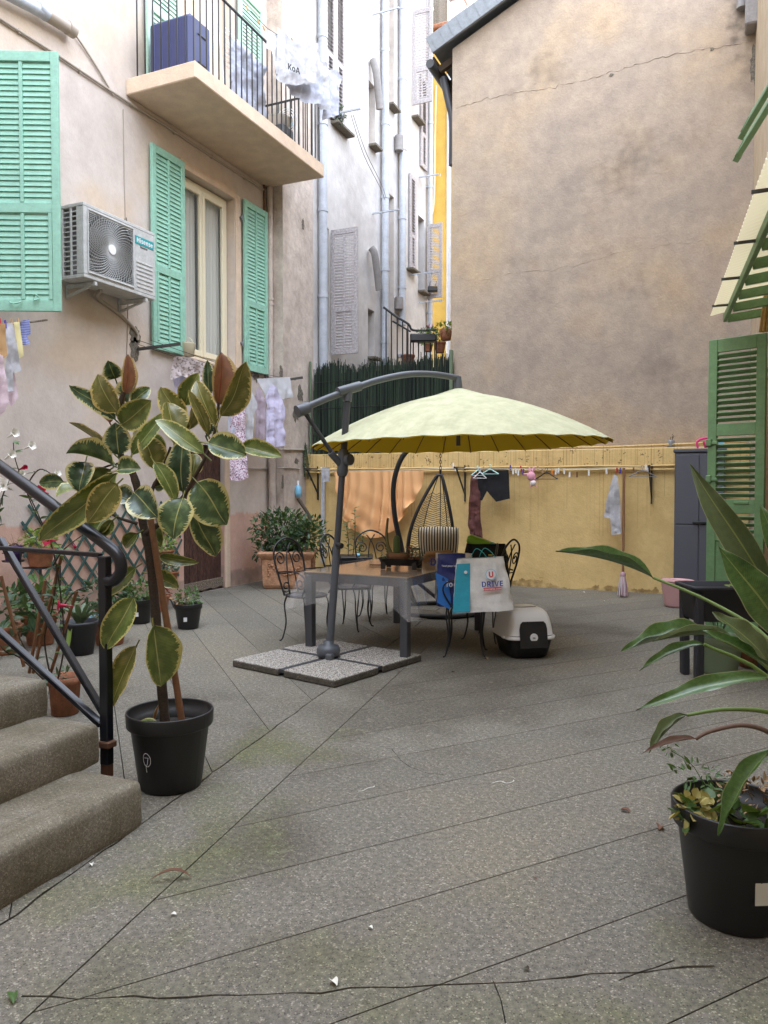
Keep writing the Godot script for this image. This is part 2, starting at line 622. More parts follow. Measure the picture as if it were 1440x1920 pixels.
	mat("zinc", lin(0.22, 0.24, 0.26), 0.5, {metal = 0.3, tex = paint_t, tri = 1.5})
	mat("pvc_grey", lin(0.52, 0.55, 0.60), 0.5, {tex = paint_t, tri = 0.6})
	mat("pvc_old", lin(0.30, 0.28, 0.27), 0.8, {tex = paint_t, tri = 1.2})
	mat("conduit", lin(0.40, 0.34, 0.28), 0.7)
	mat("concrete_old", lin(0.34, 0.30, 0.25), 0.95, {tex = sp, tri = 0.9})
	mat("door_brown", lin(0.115, 0.052, 0.038), 0.7, {tex = blot(Color(0.55, 0.52, 0.5), Color(1, 1, 1), [[n2, 1.2], [n3, 0.9], [n1, 0.8]]), tri = Vector3(1.5, 0.4, 1.5)})
	mat("bare_wood", lin(0.36, 0.29, 0.22), 0.9, {tex = blot(Color(0.4, 0.38, 0.36), Color(1, 1, 1), [[n2, 1.4], [n3, 1.0]]), tri = 2.0})
	mat("wood", lin(0.42, 0.25, 0.12), 0.75, {tex = paint_t, tri = 2.0})
	mat("stake", lin(0.23, 0.105, 0.045), 0.75, {tex = paint_t, tri = 3.0})
	mat("bamboo", lin(0.5, 0.31, 0.10), 0.6, {tex = paint_t, tri = 3.0})
	mat("bark", lin(0.10, 0.07, 0.048), 0.9, {tex = blot(Color(0.6, 0.6, 0.6), Color(1, 1, 1), [[n3, 1.2], [n2, 0.7]]), tri = 3.0})
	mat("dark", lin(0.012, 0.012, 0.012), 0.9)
	mat("curtain", lin(0.62, 0.60, 0.53), 0.9)
	mat("glass", Color(0.7, 0.75, 0.75), 0.03, {alpha = 0.14})
	mat("ac_white", lin(0.57, 0.57, 0.55), 0.45, {tex = paint_t, tri = 1.5})
	mat("ac_inner_shade", lin(0.16, 0.155, 0.15), 0.8)  # dark tone stands in for the shade inside the casing
	mat("teal_print", lin(0.02, 0.30, 0.31), 0.5)
	mat("white_print", lin(0.72, 0.72, 0.72), 0.5)
	mat("black_print", lin(0.03, 0.03, 0.03), 0.7)
	# plastics
	mat("black_plastic", lin(0.014, 0.014, 0.015), 0.42)
	mat("anthracite", lin(0.020, 0.021, 0.027), 0.5)
	mat("white_plastic", lin(0.80, 0.80, 0.79), 0.32)
	mat("navy", lin(0.045, 0.055, 0.15), 0.45)
	mat("pink_plastic", lin(0.62, 0.36, 0.36), 0.5)
	mat("magenta", lin(0.75, 0.05, 0.22), 0.45)
	mat("purple", lin(0.06, 0.02, 0.13), 0.5)
	mat("sage", lin(0.25, 0.34, 0.22), 0.55)
	mat("cabinet", lin(0.085, 0.088, 0.105), 0.6, {nrm = plaster_n, ns = 0.15, tri = 2.0})
	mat("blue_plastic", lin(0.03, 0.14, 0.55), 0.4)
	mat("light_blue", lin(0.22, 0.52, 0.72), 0.4)
	mat("orange_plastic", lin(0.85, 0.25, 0.03), 0.4)
	mat("red_plastic", lin(0.55, 0.03, 0.04), 0.4)
	mat("violet_plastic", lin(0.08, 0.06, 0.35), 0.4)
	mat("peg_wood", lin(0.45, 0.28, 0.14), 0.8)
	mat("mint_plastic", lin(0.45, 0.75, 0.70), 0.4)
	mat("smoke_plastic", lin(0.25, 0.24, 0.23), 0.25)
	mat("terracotta", lin(0.42, 0.17, 0.085), 0.85, {tex = blot(Color(0.72, 0.72, 0.74), Color(1, 1, 1), [[n1, 1.0], [n2, 0.9], [n3, 0.6]]), tri = 2.0})
	mat("terracotta_pale", lin(0.60, 0.33, 0.19), 0.9, {tex = blot(Color(0.72, 0.7, 0.68), Color(1, 1, 1), [[n1, 1.0], [n2, 0.9], [n3, 0.6]]), nrm = plaster_n, ns = 0.6, tri = 1.6})
	mat("soil", lin(0.05, 0.038, 0.028), 0.95, {tex = sp, tri = 6.0})
	# cloth
	var weave := blot(Color(0.86, 0.86, 0.86), Color(1, 1, 1), [[n3, 0.5], [n1, 0.7], [n2, 0.4]])
	mat("canopy", lin(0.62, 0.62, 0.41), 0.9, {tex = blot(Color(0.86, 0.86, 0.84), Color(1, 1, 1), [[n1, 1.1], [n2, 0.6], [n3, 0.3]]), tri = 0.8, back = Color(0.5, 0.45, 0.1)})
	mat("canopy_in", lin(0.76, 0.62, 0.06), 0.9, {back = Color(1.0, 0.85, 0.12)})
	mat("table_cloth", lin(0.46, 0.30, 0.155), 0.35, {tex = weave, tri = 1.5, coat = 0.25})
	mat("vinyl", lin(0.75, 0.76, 0.78), 0.12, {alpha = 0.14})
	mat("sheet_orange", lin(0.80, 0.44, 0.20), 0.9)
	mat("black_cloth", lin(0.012, 0.012, 0.014), 0.95)
	mat("brown_cloth", lin(0.115, 0.042, 0.036), 0.9)
	mat("white_cloth", lin(0.53, 0.525, 0.545), 0.9, {tex = weave, tri = 3.0})
	mat("blue_white", lin(0.52, 0.54, 0.63), 0.9, {tex = weave, tri = 3.0})
	mat("grey_cloth", lin(0.50, 0.50, 0.52), 0.9)
	mat("lilac_cloth", lin(0.62, 0.58, 0.76), 0.9, {tex = weave, tri = 3.0})
	mat("mauve_cloth", lin(0.36, 0.29, 0.34), 0.9)
	mat("pale_pink", lin(0.74, 0.58, 0.63), 0.9, {tex = weave, tri = 3.0})
	mat("tan_cloth", lin(0.42, 0.25, 0.11), 0.9)
	mat("yellow_cloth", lin(0.75, 0.66, 0.34), 0.9)
	mat("gingham", Color(1, 1, 1), 0.9, {tex = paint(64, 64, func(i: int) -> Color:
		var a := 0.25 * float((i % 16) < 8) + 0.25 * float(((i / 64) % 16) < 8)
		return Color(0.72, 0.74, 0.85).lerp(Color(0.16, 0.20, 0.50), a * 2.0)), uvs = Vector3(2.5, 4, 1)})
	mat("floral", Color(1, 1, 1), 0.9, {tex = paint(256, 256, func(i: int) -> Color:
		var v: int = cell[(i / 256) * 512 + i % 256]
		return Color(0.45, 0.33, 0.42) if v < 70 else (Color(0.70, 0.52, 0.58) if v < 105 else Color(0.86, 0.80, 0.84))), uvs = Vector3(1, 3, 1)})
	mat("taupe_print", Color(1, 1, 1), 0.9, {tex = paint(256, 256, func(i: int) -> Color:
		var v: int = n2[(i / 256) * 512 + i % 256]
		return Color(0.50, 0.45, 0.43) if v < 105 else Color(0.72, 0.67, 0.66)), uvs = Vector3(1, 1, 1)})
	mat("stripes", Color(1, 1, 1), 0.9, {tex = paint(256, 8, func(i: int) -> Color:
		return Color(0.10, 0.095, 0.09) if ((i % 256) % 17) < 7 else Color(0.80, 0.75, 0.66))})
	mat("olive_cloth", lin(0.26, 0.22, 0.08), 0.9)
	mat("bag_white", lin(0.84, 0.83, 0.80), 0.5, {tex = weave, tri = 2.0, nrm = plaster_n, ns = 0.5})
	mat("bag_teal", lin(0.02, 0.36, 0.50), 0.5, {tex = weave, tri = 2.0, nrm = plaster_n, ns = 0.5})
	mat("strap_teal", lin(0.03, 0.40, 0.40), 0.6)
	mat("bag_blue", lin(0.02, 0.035, 0.20), 0.45, {tex = weave, tri = 2.0, nrm = plaster_n, ns = 0.6})
	mat("bag_sky", lin(0.02, 0.17, 0.55), 0.45)
	mat("print_blue", lin(0.03, 0.06, 0.30), 0.6)
	mat("print_red", lin(0.60, 0.03, 0.04), 0.6)
	mat("print_yellow", lin(0.75, 0.62, 0.05), 0.6)
	mat("lime", lin(0.20, 0.45, 0.03), 0.5)
	mat("mop", lin(0.45, 0.28, 0.31), 0.95)
	mat("mop_white", lin(0.62, 0.55, 0.55), 0.95)
	mat("toy_pink", lin(0.70, 0.34, 0.42), 0.95)
	mat("toy_white", lin(0.75, 0.68, 0.68), 0.95)
	mat("corrugated", lin(0.72, 0.66, 0.50), 0.5, {back = Color(0.9, 0.85, 0.7)})
	mat("trellis", lin(0.035, 0.085, 0.075), 0.6)
	mat("reed", lin(0.014, 0.026, 0.016), 0.9)
	mat("reed_light", lin(0.032, 0.052, 0.030), 0.9)
	mat("reed_dark", lin(0.006, 0.011, 0.008), 0.95)
	# leaves
	for k in 4:
		mat("rubber%d" % k, Color(1, 1, 1), 0.32, {tex = rubber_leaf(k, n2, n3), back = Color(0.25, 0.25, 0.12), coat = 0.25})
	mat("rubber_back", Color(1, 1, 1), 0.45, {tex = paint(96, 192, func(i: int) -> Color:
		var u := (i % 96) / 95.0
		var v := (i / 96) / 191.0
		var q := absf(u - 0.5) * 2.0
		var t: float = n2[(int(v * 90.0) + 20) * 512 + int(u * 60.0)] / 255.0
		var cc := Color(0.40, 0.27, 0.19).lerp(Color(0.58, 0.38, 0.24), t)
		if q < 0.05: cc = Color(0.50, 0.17, 0.11)
		if q > 0.86 - 0.22 * (n3[int(v * 260.0) + 512 * (30 if u > 0.5 else 60)] / 255.0): cc = Color(0.72, 0.62, 0.40)
		return cc), back = Color(0.3, 0.2, 0.1)})
	mat("strel0", Color(1, 1, 1), 0.32, {tex = vein_leaf(Color(0.20, 0.32, 0.14), Color(0.44, 0.55, 0.26), n2), back = Color(0.25, 0.3, 0.1), coat = 0.2})
	mat("strel1", Color(1, 1, 1), 0.35, {tex = vein_leaf(Color(0.30, 0.35, 0.22), Color(0.42, 0.47, 0.28), n2), back = Color(0.25, 0.3, 0.1)})
	mat("strel_dead", lin(0.20, 0.12, 0.085), 0.8, {tex = paint_t, tri = 6.0})
	mat("petiole", lin(0.16, 0.24, 0.06), 0.5)
	mat("leaf_dark", lin(0.028, 0.062, 0.024), 0.5, {back = Color(0.2, 0.25, 0.08)})
	mat("leaf_mid", lin(0.06, 0.125, 0.032), 0.5, {back = Color(0.3, 0.35, 0.1)})
	mat("leaf_light", lin(0.16, 0.24, 0.05), 0.55, {back = Color(0.4, 0.45, 0.1)})
	mat("leaf_grey", lin(0.11, 0.15, 0.09), 0.6, {back = Color(0.2, 0.25, 0.1)})
	mat("leaf_yellow", lin(0.40, 0.34, 0.11), 0.7, {back = Color(0.4, 0.35, 0.1)})
	mat("leaf_dry", lin(0.34, 0.22, 0.12), 0.9)
	mat("leaf_fallen", lin(0.15, 0.068, 0.04), 0.8)
	mat("cactus", lin(0.075, 0.12, 0.035), 0.6)
	mat("cactus_old", lin(0.16, 0.15, 0.06), 0.7)
	mat("succulent_red", lin(0.33, 0.10, 0.05), 0.7)
	mat("petal_red", lin(0.52, 0.012, 0.07), 0.5, {back = Color(0.4, 0.05, 0.1)})
	mat("petal_white", lin(0.80, 0.78, 0.72), 0.6, {back = Color(0.4, 0.4, 0.35)})
	mat("petal_pink", lin(0.60, 0.16, 0.32), 0.6)
	mat("paper", lin(0.72, 0.70, 0.62), 0.7)

# weathering of the left facade over 16 m: grey rain marks, old repairs, the pinker base coat
func wall_stains() -> ImageTexture:
	var a := nz(21, 0.012)
	var b := nz(22, 0.05)
	var c := nz(23, 0.15)
	return paint(512, 512, func(i: int) -> Color:
		var u := i % 512
		var v := i / 512
		var y := 16.0 - v / 32.0          # height above the ground
		var z := u / 32.0                 # distance from z = -16 or so, wrapped
		var n := a[i] / 255.0 - 0.5
		var m := b[i] / 255.0 - 0.5
		var f := c[i] / 255.0 - 0.5
		var col := Color(1, 1, 1)
		col = col.lerp(Color(0.86, 0.855, 0.86), clampf((n * 1.5 + m * 0.6 + f * 0.3) * 0.9, 0.0, 0.7))
		col = col.lerp(Color(1.0, 0.945, 0.85), clampf((-n * 1.8 - 0.1 + m * 0.5) * 1.0, 0.0, 0.7))
		var edge := 1.12 + 0.05 * m + 0.04 * f
		if y < edge:
			col = col * Color(1.0, 0.87, 0.82)
		if y < 0.25 + 0.3 * maxf(0.0, n) + 0.25 * m:
			col = col.lerp(Color(0.62, 0.60, 0.58), 0.45 + 0.6 * f)
		return col)

func tan_stains() -> ImageTexture:
	# centre, half width, half height, how dark
	var marks := [[Vector3(0.101, 7.854, -11.700), 0.13, 0.42, 1.4], [Vector3(0.203, 7.581, -11.700), 0.3, 0.3, 0.6], [Vector3(-2.596, 7.792, -11.700), 0.38, 0.22, 0.55], [Vector3(-3.003, 7.559, -11.700), 0.3, 0.15, 0.4], [Vector3(-1.058, 6.412, -11.700), 0.75, 0.4, 0.35], [Vector3(-1.496, 6.032, -11.700), 0.6, 0.5, 0.3], [Vector3(-1.258, 4.393, -11.700), 0.35, 0.2, 0.4], [Vector3(-0.880, 3.142, -11.700), 0.5, 0.25, 0.35], [Vector3(0.242, 7.110, -11.700), 0.25, 0.6, 0.45], [Vector3(-2.179, 4.962, -11.700), 0.9, 0.1, 0.3], [Vector3(-2.656, 4.377, -11.700), 0.6, 0.3, 0.2]]
	var a := nz(31, 0.012)
	var b := nz(32, 0.04)
	var c := nz(33, 0.15)
	return paint(512, 512, func(i: int) -> Color:
		var n := a[i] / 255.0 - 0.5
		var m := b[i] / 255.0 - 0.5
		var f := c[i] / 255.0 - 0.5
		var col := Color(0.94, 0.93, 0.92)
		col = col.lerp(Color(0.84, 0.84, 0.85), clampf((n * 1.7 + m * 0.7 + f * 0.35), 0.0, 0.8))
		col = col.lerp(Color(1.0, 0.955, 0.87), clampf((-n * 1.8 + m * 0.6), 0.0, 0.8))
		var x := (i % 512) / 32.0 - 16.0
		var y := 16.0 - (i / 512) / 32.0
		if x < -8.0: x += 16.0
		for k in marks:
			var q: float = Vector2((x - k[0].x) / k[1], (y - k[0].y) / k[2]).length()
			if q < 1.6:
				col = col.lerp(Color(0.52, 0.51, 0.50), clampf((1.0 - q + 1.0 * m + 1.6 * f) * k[3] * 0.5, 0.0, 0.6))
		return col)

# thin dark runs below the coping of the yellow wall (8 m of wall), and grime in patches at its foot
func drip_stains() -> ImageTexture:
	var a := nz(41, 0.01)
	var b := nz(42, 0.09)
	var c := nz(43, 0.2)
	return paint(1024, 1024, func(i: int) -> Color:
		var u := i % 1024
		var v := i / 1024
		var y := 8.0 - v / 128.0
		var n := a[(v / 2) * 512 + u / 2] / 255.0 - 0.5
		var m := b[(v / 2) * 512 + u / 2] / 255.0 - 0.5
		var run := b[(u * 7) % 512 + 512 * 40] / 255.0
		var run2 := c[(u * 3 + 77) % 512 + 512 * 99] / 255.0
		var reach := 0.25 + 1.0 * (a[u / 2 + 512 * 20] / 255.0)
		var col := Color(1, 1, 1)
		col = col.lerp(Color(0.90, 0.87, 0.84), clampf(n * 1.6 + m * 0.5, 0.0, 0.7))
		if y < 2.2 and y > 1.83:
			var k := clampf((run - 0.56) * 4.0, 0.0, 1.0) * clampf((run2 - 0.25) * 2.0, 0.0, 1.0)
			col = col.lerp(Color(0.52, 0.46, 0.40), k * 0.8)
			if m > 0.22 and c[(v % 512) * 512 + u % 512] > 150:
				col = col.lerp(Color(0.35, 0.32, 0.30), 0.7)
		elif y < 1.74 and y > 1.74 - reach:
			var k := clampf((run2 - 0.60) * 4.0, 0.0, 1.0) * clampf((run - 0.35) * 3.0, 0.0, 1.0)
			col = col.lerp(Color(0.66, 0.60, 0.52), k * 0.75)
		if y < 0.05 + 0.25 * n + 0.16 * maxf(m, 0.0):
			col = col.lerp(Color(0.55, 0.50, 0.43), clampf(0.35 + 1.2 * m, 0.0, 0.8))
		return col)

# what lies on the paving over 16 m: damp grime, pale dust and moss where the photograph shows it
func ground_stains() -> ImageTexture:
	var a := nz(51, 0.012)
	var b := nz(52, 0.05)
	var c := nz(53, 0.2)
	var moss := [[-2.35, -3.75, 0.42, 1.0], [-1.95, -2.35, 0.45, 0.8], [-2.2, -3.0, 0.4, 0.7], [0.1, -2.3, 0.5, 0.7], [-0.6, -2.0, 0.6, 0.45], [-1.4, -1.6, 0.6, 0.4]]
	return paint(1024, 1024, func(i: int) -> Color:
		var u := i % 1024
		var v := i / 1024
		var x := u / 64.0 - 16.0
		var z := v / 64.0 - 16.0
		if x < -12.0: x += 16.0
		var q := (v / 2) * 512 + u / 2
		var n := a[q] / 255.0 - 0.5
		var m := b[q] / 255.0 - 0.5
		var f := c[q] / 255.0 - 0.5
		var col := Color(0.93, 0.93, 0.93)
		col = col.lerp(Color(0.70, 0.685, 0.66), clampf(n * 1.8 + m * 0.9, 0.0, 0.8))
		col = col.lerp(Color(1.0, 0.985, 0.95), clampf(-n * 1.8 + m * 0.8, 0.0, 0.8))
		if f > 0.2 and m > 0.14:
			col = col.lerp(Color(1.0, 1.0, 1.0), 0.6)
		for k in moss:
			var d = Vector2(x - k[0], z - k[1]).length() / k[2]
			var g := clampf((1.0 - d + 1.5 * m + 0.8 * f) * k[3], 0.0, 1.0)
			col = col.lerp(Color(0.80, 0.86, 0.62), g * 0.6)
		return col)

func rubber_leaf(k: int, n2: PackedByteArray, n3: PackedByteArray) -> ImageTexture:
	var dark: Color = [Color(0.25, 0.34, 0.20), Color(0.36, 0.42, 0.19), Color(0.42, 0.43, 0.20), Color(0.18, 0.28, 0.19)][k]
	var mid: Color = [Color(0.44, 0.53, 0.33), Color(0.50, 0.55, 0.28), Color(0.56, 0.54, 0.31), Color(0.38, 0.49, 0.36)][k]
	var cream: Color = [Color(0.80, 0.76, 0.50), Color(0.78, 0.74, 0.45), Color(0.82, 0.74, 0.46), Color(0.83, 0.80, 0.58)][k]
	var inset: float = [0.13, 0.09, 0.11, 0.17][k]
	return paint(192, 256, func(i: int) -> Color:
		var u := (i % 192) / 191.0
		var v := (i / 192) / 255.0
		var e := absf(u - 0.5) * 2.0
		var sidev := 40 if u > 0.5 else 0
		var j: float = n2[int(v * 500.0 + e * 30.0) % 512 + 512 * (60 + k * 31 + sidev)] / 255.0
		var j2: float = n3[int(v * 300.0 + e * 60.0) % 512 + 512 * (90 + k * 31 + sidev)] / 255.0
		var edge := 1.0 - inset * (0.2 + 1.9 * j * j * 1.6) - 0.10 * j2
		edge = minf(edge, 1.0 - 0.05)
		edge *= 1.0 - 0.25 * pow(maxf(0.0, v - 0.85) / 0.15, 2.0)
		var col := dark
		var w := n2[(int(v * 64.0) + k * 70) * 512 + int(u * 46.0) + 30] / 255.0
		col = dark.lerp(mid, clampf((w - 0.40) * 2.6, 0.0, 1.0))
		col = col * (0.98 + 0.03 * sin(v * 120.0 - e * 26.0))
		if e > edge:
			col = cream * (0.93 + 0.1 * j2)
		if e < 0.035:
			col = Color(0.68, 0.68, 0.42)
		return col)

func vein_leaf(a: Color, b: Color, n2: PackedByteArray) -> ImageTexture:
	return paint(128, 256, func(i: int) -> Color:
		var u := (i % 128) / 127.0
		var v := (i / 128) / 255.0
		var e := absf(u - 0.5) * 2.0
		var t := 0.5 + 0.22 * sin((v * 60.0 - e * 9.0) * 5.0) + 0.8 * (n2[int(v * 500.0) % 512 + 512 * int(e * 60.0)] / 255.0 - 0.5)
		var c := a.lerp(b, clampf(t, 0.0, 1.0) * 0.55)
		if e < 0.05: c = a.lerp(Color(0.60, 0.64, 0.35), 0.7)
		if e > 0.965: c = Color(0.55, 0.56, 0.40)
		return c)

# ---------------------------------------------------------------- paving
func slab_mesh(poly: PackedVector2Array) -> ArrayMesh:
	var s := S()
	s.set_smooth_group(-1)
	var idx := Geometry2D.triangulate_polygon(poly)
	for i in range(0, idx.size(), 3):
		var p := []
		for k in 3:
			p.append(Vector3(poly[idx[i + k]].x, 0.0, poly[idx[i + k]].y))
		triO(s, p[0], p[1], p[2], Vector3(p[0].x, -5.0, p[0].z))
	for i in poly.size():
		var a := poly[i]
		var b := poly[(i + 1) % poly.size()]
		quad(s, Vector3(a.x, 0, a.y), Vector3(b.x, 0, b.y), Vector3(b.x, -0.04, b.y), Vector3(a.x, -0.04, a.y))
	return done(s)

func ribbon(pts: Array, w: float, jag := 0.0, sd := 1) -> PackedVector2Array:
	var r := RandomNumberGenerator.new()
	r.seed = sd
	var fine := []
	for i in pts.size() - 1:
		var n := maxi(1, int(pts[i].distance_to(pts[i + 1]) / 0.07)) if jag > 0.0 else 1
		for k in n:
			var p: Vector2 = pts[i].lerp(pts[i + 1], float(k) / n)
			if i + k > 0:
				p += Vector2(r.randfn(), r.randfn()) * jag
			fine.append(p)
	fine.append(pts[-1])
	var L := PackedVector2Array()
	var R := PackedVector2Array()
	for i in fine.size():
		var d: Vector2 = (fine[mini(i + 1, fine.size() - 1)] - fine[maxi(i - 1, 0)]).normalized()
		var o := Vector2(-d.y, d.x) * w * 0.5 * (1.0 if jag == 0.0 else r.randf_range(0.45, 1.2))
		L.append(fine[i] + o)
		R.append(fine[i] - o)
	R.reverse()
	L.append_array(R)
	return L

func ground() -> void:
	var s := S()
	quad(s, Vector3(-120, -0.06, -120), Vector3(120, -0.06, -120), Vector3(120, -0.06, 120), Vector3(-120, -0.06, 120))
	structure("ground", done(s), M.earth)
	s = S()
	quad(s, Vector3(-7.0, -0.022, -11.7), Vector3(0.9, -0.022, -11.7), Vector3(0.9, -0.022, 3.2), Vector3(-7.0, -0.022, 3.2))
	var pav := structure("courtyard_paving", done(s), M.joint)
	# the two long joints, and the outline of the court
	var mj := func(z: float) -> float: return -1.565 + 0.142 * z
	var lj := func(z: float) -> float: return -2.0 + 0.133 * z
	var z0 := 3.1
	var z1 := -11.6
	var right := PackedVector2Array([Vector2(mj.call(z0), z0), Vector2(0.85, z0), Vector2(0.85, z1), Vector2(mj.call(z1), z1)])
	var midb := PackedVector2Array([Vector2(lj.call(z0), z0), Vector2(mj.call(z0), z0), Vector2(mj.call(z1), z1), Vector2(lj.call(z1), z1)])
	var left := PackedVector2Array([Vector2(-6.95, z0), Vector2(lj.call(z0), z0), Vector2(lj.call(z1), z1), Vector2(-6.95, z1)])
	var cuts := []
	cuts.append(ribbon([Vector2(mj.call(z0), z0), Vector2(mj.call(z1), z1)], 0.006))
	cuts.append(ribbon([Vector2(lj.call(z0), z0), Vector2(lj.call(-7.0), -7.0), Vector2(lj.call(z1), z1)], 0.010, 0.004, 3))
	var cracks := [
		[[Vector3(-1.874, 0.000, -1.606), Vector3(-1.493, 0.000, -1.763), Vector3(-1.076, 0.000, -1.977), Vector3(-0.852, 0.000, -2.102), Vector3(-0.609, 0.000, -2.236), Vector3(-0.346, 0.000, -2.379), Vector3(-0.001, 0.000, -2.583)], 0.010],
		[[Vector3(-1.714, 0.000, -4.019), Vector3(-1.600, 0.000, -3.880), Vector3(-1.523, 0.000, -3.798), Vector3(-1.407, 0.000, -3.765), Vector3(-1.319, 0.000, -3.770)], 0.006],
		[[Vector3(-2.065, 0.000, -4.070), Vector3(-1.891, 0.000, -4.072), Vector3(-1.714, 0.000, -4.019)], 0.0045],
		[[Vector3(-0.893, 0.000, -3.877), Vector3(-0.798, 0.000, -3.818), Vector3(-0.757, 0.000, -3.776)], 0.004],
		[[Vector3(-0.617, 0.000, -2.233), Vector3(-0.573, 0.000, -2.151), Vector3(-0.536, 0.000, -2.069)], 0.005],
		[[Vector3(-0.479, 0.000, -3.958), Vector3(-0.281, 0.000, -4.022), Vector3(-0.105, 0.000, -3.942)], 0.003],
		[[Vector3(-1.130, 0.000, -1.932), Vector3(-1.077, 0.000, -1.829)], 0.005],
		[[Vector3(-0.268, 0.000, -2.391), Vector3(-0.213, 0.000, -2.461), Vector3(-0.118, 0.000, -2.567)], 0.006]]
	for k in cracks.size():
		var pts := []
		for p in cracks[k][0]:
			pts.append(Vector2(p.x, p.z))
		cuts.append(ribbon(pts, cracks[k][1], 0.006, 20 + k))
	var cut_all := func(polys: Array) -> Array:
		for c in cuts:
			var out := []
			for p in polys:
				for q in Geometry2D.clip_polygons(p, c):
					if not Geometry2D.is_polygon_clockwise(q) or true:
						out.append(q)
			polys = out
		return polys
	var made := []
	var strips := func(region: PackedVector2Array, d: Vector2, off0: float, pitch: float, k0: int, k1: int, gap: float) -> void:
		var n := Vector2(-d.y, d.x)
		for k in range(k0, k1):
			var a := off0 + k * pitch + gap * 0.5
			var b := off0 + (k + 1) * pitch - gap * 0.5
			var st := PackedVector2Array([d * -40.0 + n * a, d * 40.0 + n * a, d * 40.0 + n * b, d * -40.0 + n * b])
			made.append_array(Geometry2D.intersect_polygons(region, st))
	# right-hand field: joints run 38 degrees to the right of the court's length
	var dr := Vector2(sin(deg_to_rad(38.0)), -cos(deg_to_rad(38.0)))
	strips.call(right, dr, Vector2(-1.965, -2.79).dot(Vector2(-dr.y, dr.x)), 0.447, -24, 26, 0.005)
	var dl := Vector2(-sin(PI / 4.0), -cos(PI / 4.0))
	strips.call(left, dl, Vector2(-2.545, -4.03).dot(Vector2(-dl.y, dl.x)), 0.437, -26, 26, 0.005)
	# the plain band between, in three pours
	for r in [[3.1, -1.2], [-1.21, -7.6], [-7.61, -11.6]]:
		made.append(PackedVector2Array([Vector2(lj.call(r[0]), r[0]), Vector2(mj.call(r[0]), r[0]), Vector2(mj.call(r[1]), r[1]), Vector2(lj.call(r[1]), r[1])]))
	made = cut_all.call(made)
	var k := 0
	for p in made:
		if absf(_area(p)) < 0.002 or p.size() < 3:
			continue
		k += 1
		part(pav, "paving_strip", slab_mesh(p), M["slab%d" % (k * 7 % 4)])

func _area(p: PackedVector2Array) -> float:
	var a := 0.0
	for i in p.size():
		a += p[i].cross(p[(i + 1) % p.size()])
	return a * 0.5

# ---------------------------------------------------------------- shutters
# a louvred leaf; x runs along its width, y up, its face looks to +z. Two panels (upper, tilting lower flap), each in columns of slats.
func shutter(p: Node, at: Vector3, b: Basis, w: float, h: float, m: Material, ms: Material, pitch := 0.055, cols := 2, split := 0.40, joined := false, called := "shutter", tilt := -0.30, over := 1.16) -> MeshInstance3D:
	var s := S()
	var t := 0.042
	var sw := 0.075
	box(s, Vector3(sw / 2, h / 2, 0), Vector3(sw, h, t), 0.004)
	box(s, Vector3(w - sw / 2, h / 2, 0), Vector3(sw, h, t), 0.004)
	var y1 := h * split
	for r in [[0.0, 0.11], [y1 - 0.05, 0.10], [h - 0.10, 0.10]]:
		box(s, Vector3(w / 2, r[0] + r[1] / 2, 0.001), Vector3(w - 2 * sw, r[1], t - 0.006), 0.004)
	# inner frame of the flap
	for x in [sw + 0.02, w - sw - 0.02]:
		box(s, Vector3(x, (0.11 + y1 - 0.05) / 2, 0.004), Vector3(0.036, y1 - 0.16 - 0.006, t), 0.003)
	var panels := [[0.115, y1 - 0.055, 0.04], [y1 + 0.055, h - 0.105, 0.0]]
	for q in panels:
		for c in range(1, cols):
			box(s, Vector3(sw + (w - 2 * sw) * c / cols, (q[0] + q[1]) / 2, 0.002), Vector3(0.035, q[1] - q[0], t - 0.008), 0.003)
	var o := part(p, called, null, m, at, b)
	var slats := S()
	for q in panels:
		var x0: float = sw + q[2]
		var x1: float = w - sw - q[2]
		for c in cols:
			var a := lerpf(x0, x1, float(c) / cols) + (0.018 if c > 0 else 0.0)
			var e := lerpf(x0, x1, float(c + 1) / cols) - (0.018 if c < cols - 1 else 0.0)
			var n := int((q[1] - q[0]) / pitch)
			var dy: float = (q[1] - q[0]) / n
			var mesh: ArrayMesh = null
			if not joined:
				mesh = boxm(Vector3(e - a, pitch * over, 0.006))
			for k in n:
				var bb := Basis(Vector3.RIGHT, tilt + 0.02 * sin(k * 5.1 + c))
				var pp := Vector3((a + e) / 2, q[0] + (k + 0.5) * dy, -0.004)
				if joined:
					box(slats, pp, Vector3(e - a, pitch * 0.92, 0.008), 0.0, bb)
				else:
					part(o, "slat", mesh, ms, pp, bb)
	o.mesh = done(s)
	if joined:
		var j := part(o, "slats", done(slats), ms)
		j.set_meta("kind", "stuff")
	return o

const FLAT := Basis(Vector3(0, 0, -1), Vector3(0, 1, 0), Vector3(1, 0, 0))   # x along -z, face towards +x

func hinge_pins(p: Node, pts: Array, m: Material) -> void:
	for q in pts:
		var s := S()
		box(s, Vector3.ZERO, Vector3(0.05, 0.035, 0.05), 0.008)
		tube(s, [Vector3(0.02, -0.05, 0.0), Vector3(0.02, 0.04, 0.0)], 0.012, 6)
		part(p, "hinge", done(s), m, q)

func wall_patch(p: Node, called: String, c: Vector3, ax: Vector3, ay: Vector3, rx: float, ry: float, sd: int, m: Material, thick := 0.004) -> void:
	var r := RandomNumberGenerator.new()
	r.seed = sd
	var poly := PackedVector2Array()
	var n := 22
	for i in n:
		var a := TAU * i / n
		var k := r.randf_range(0.6, 1.1)
		poly.append(Vector2(cos(a) * rx * k, sin(a) * ry * k))
	var s := S()
	plate(s, poly, c, ax, ay, thick)
	part(p, called, done(s), m)

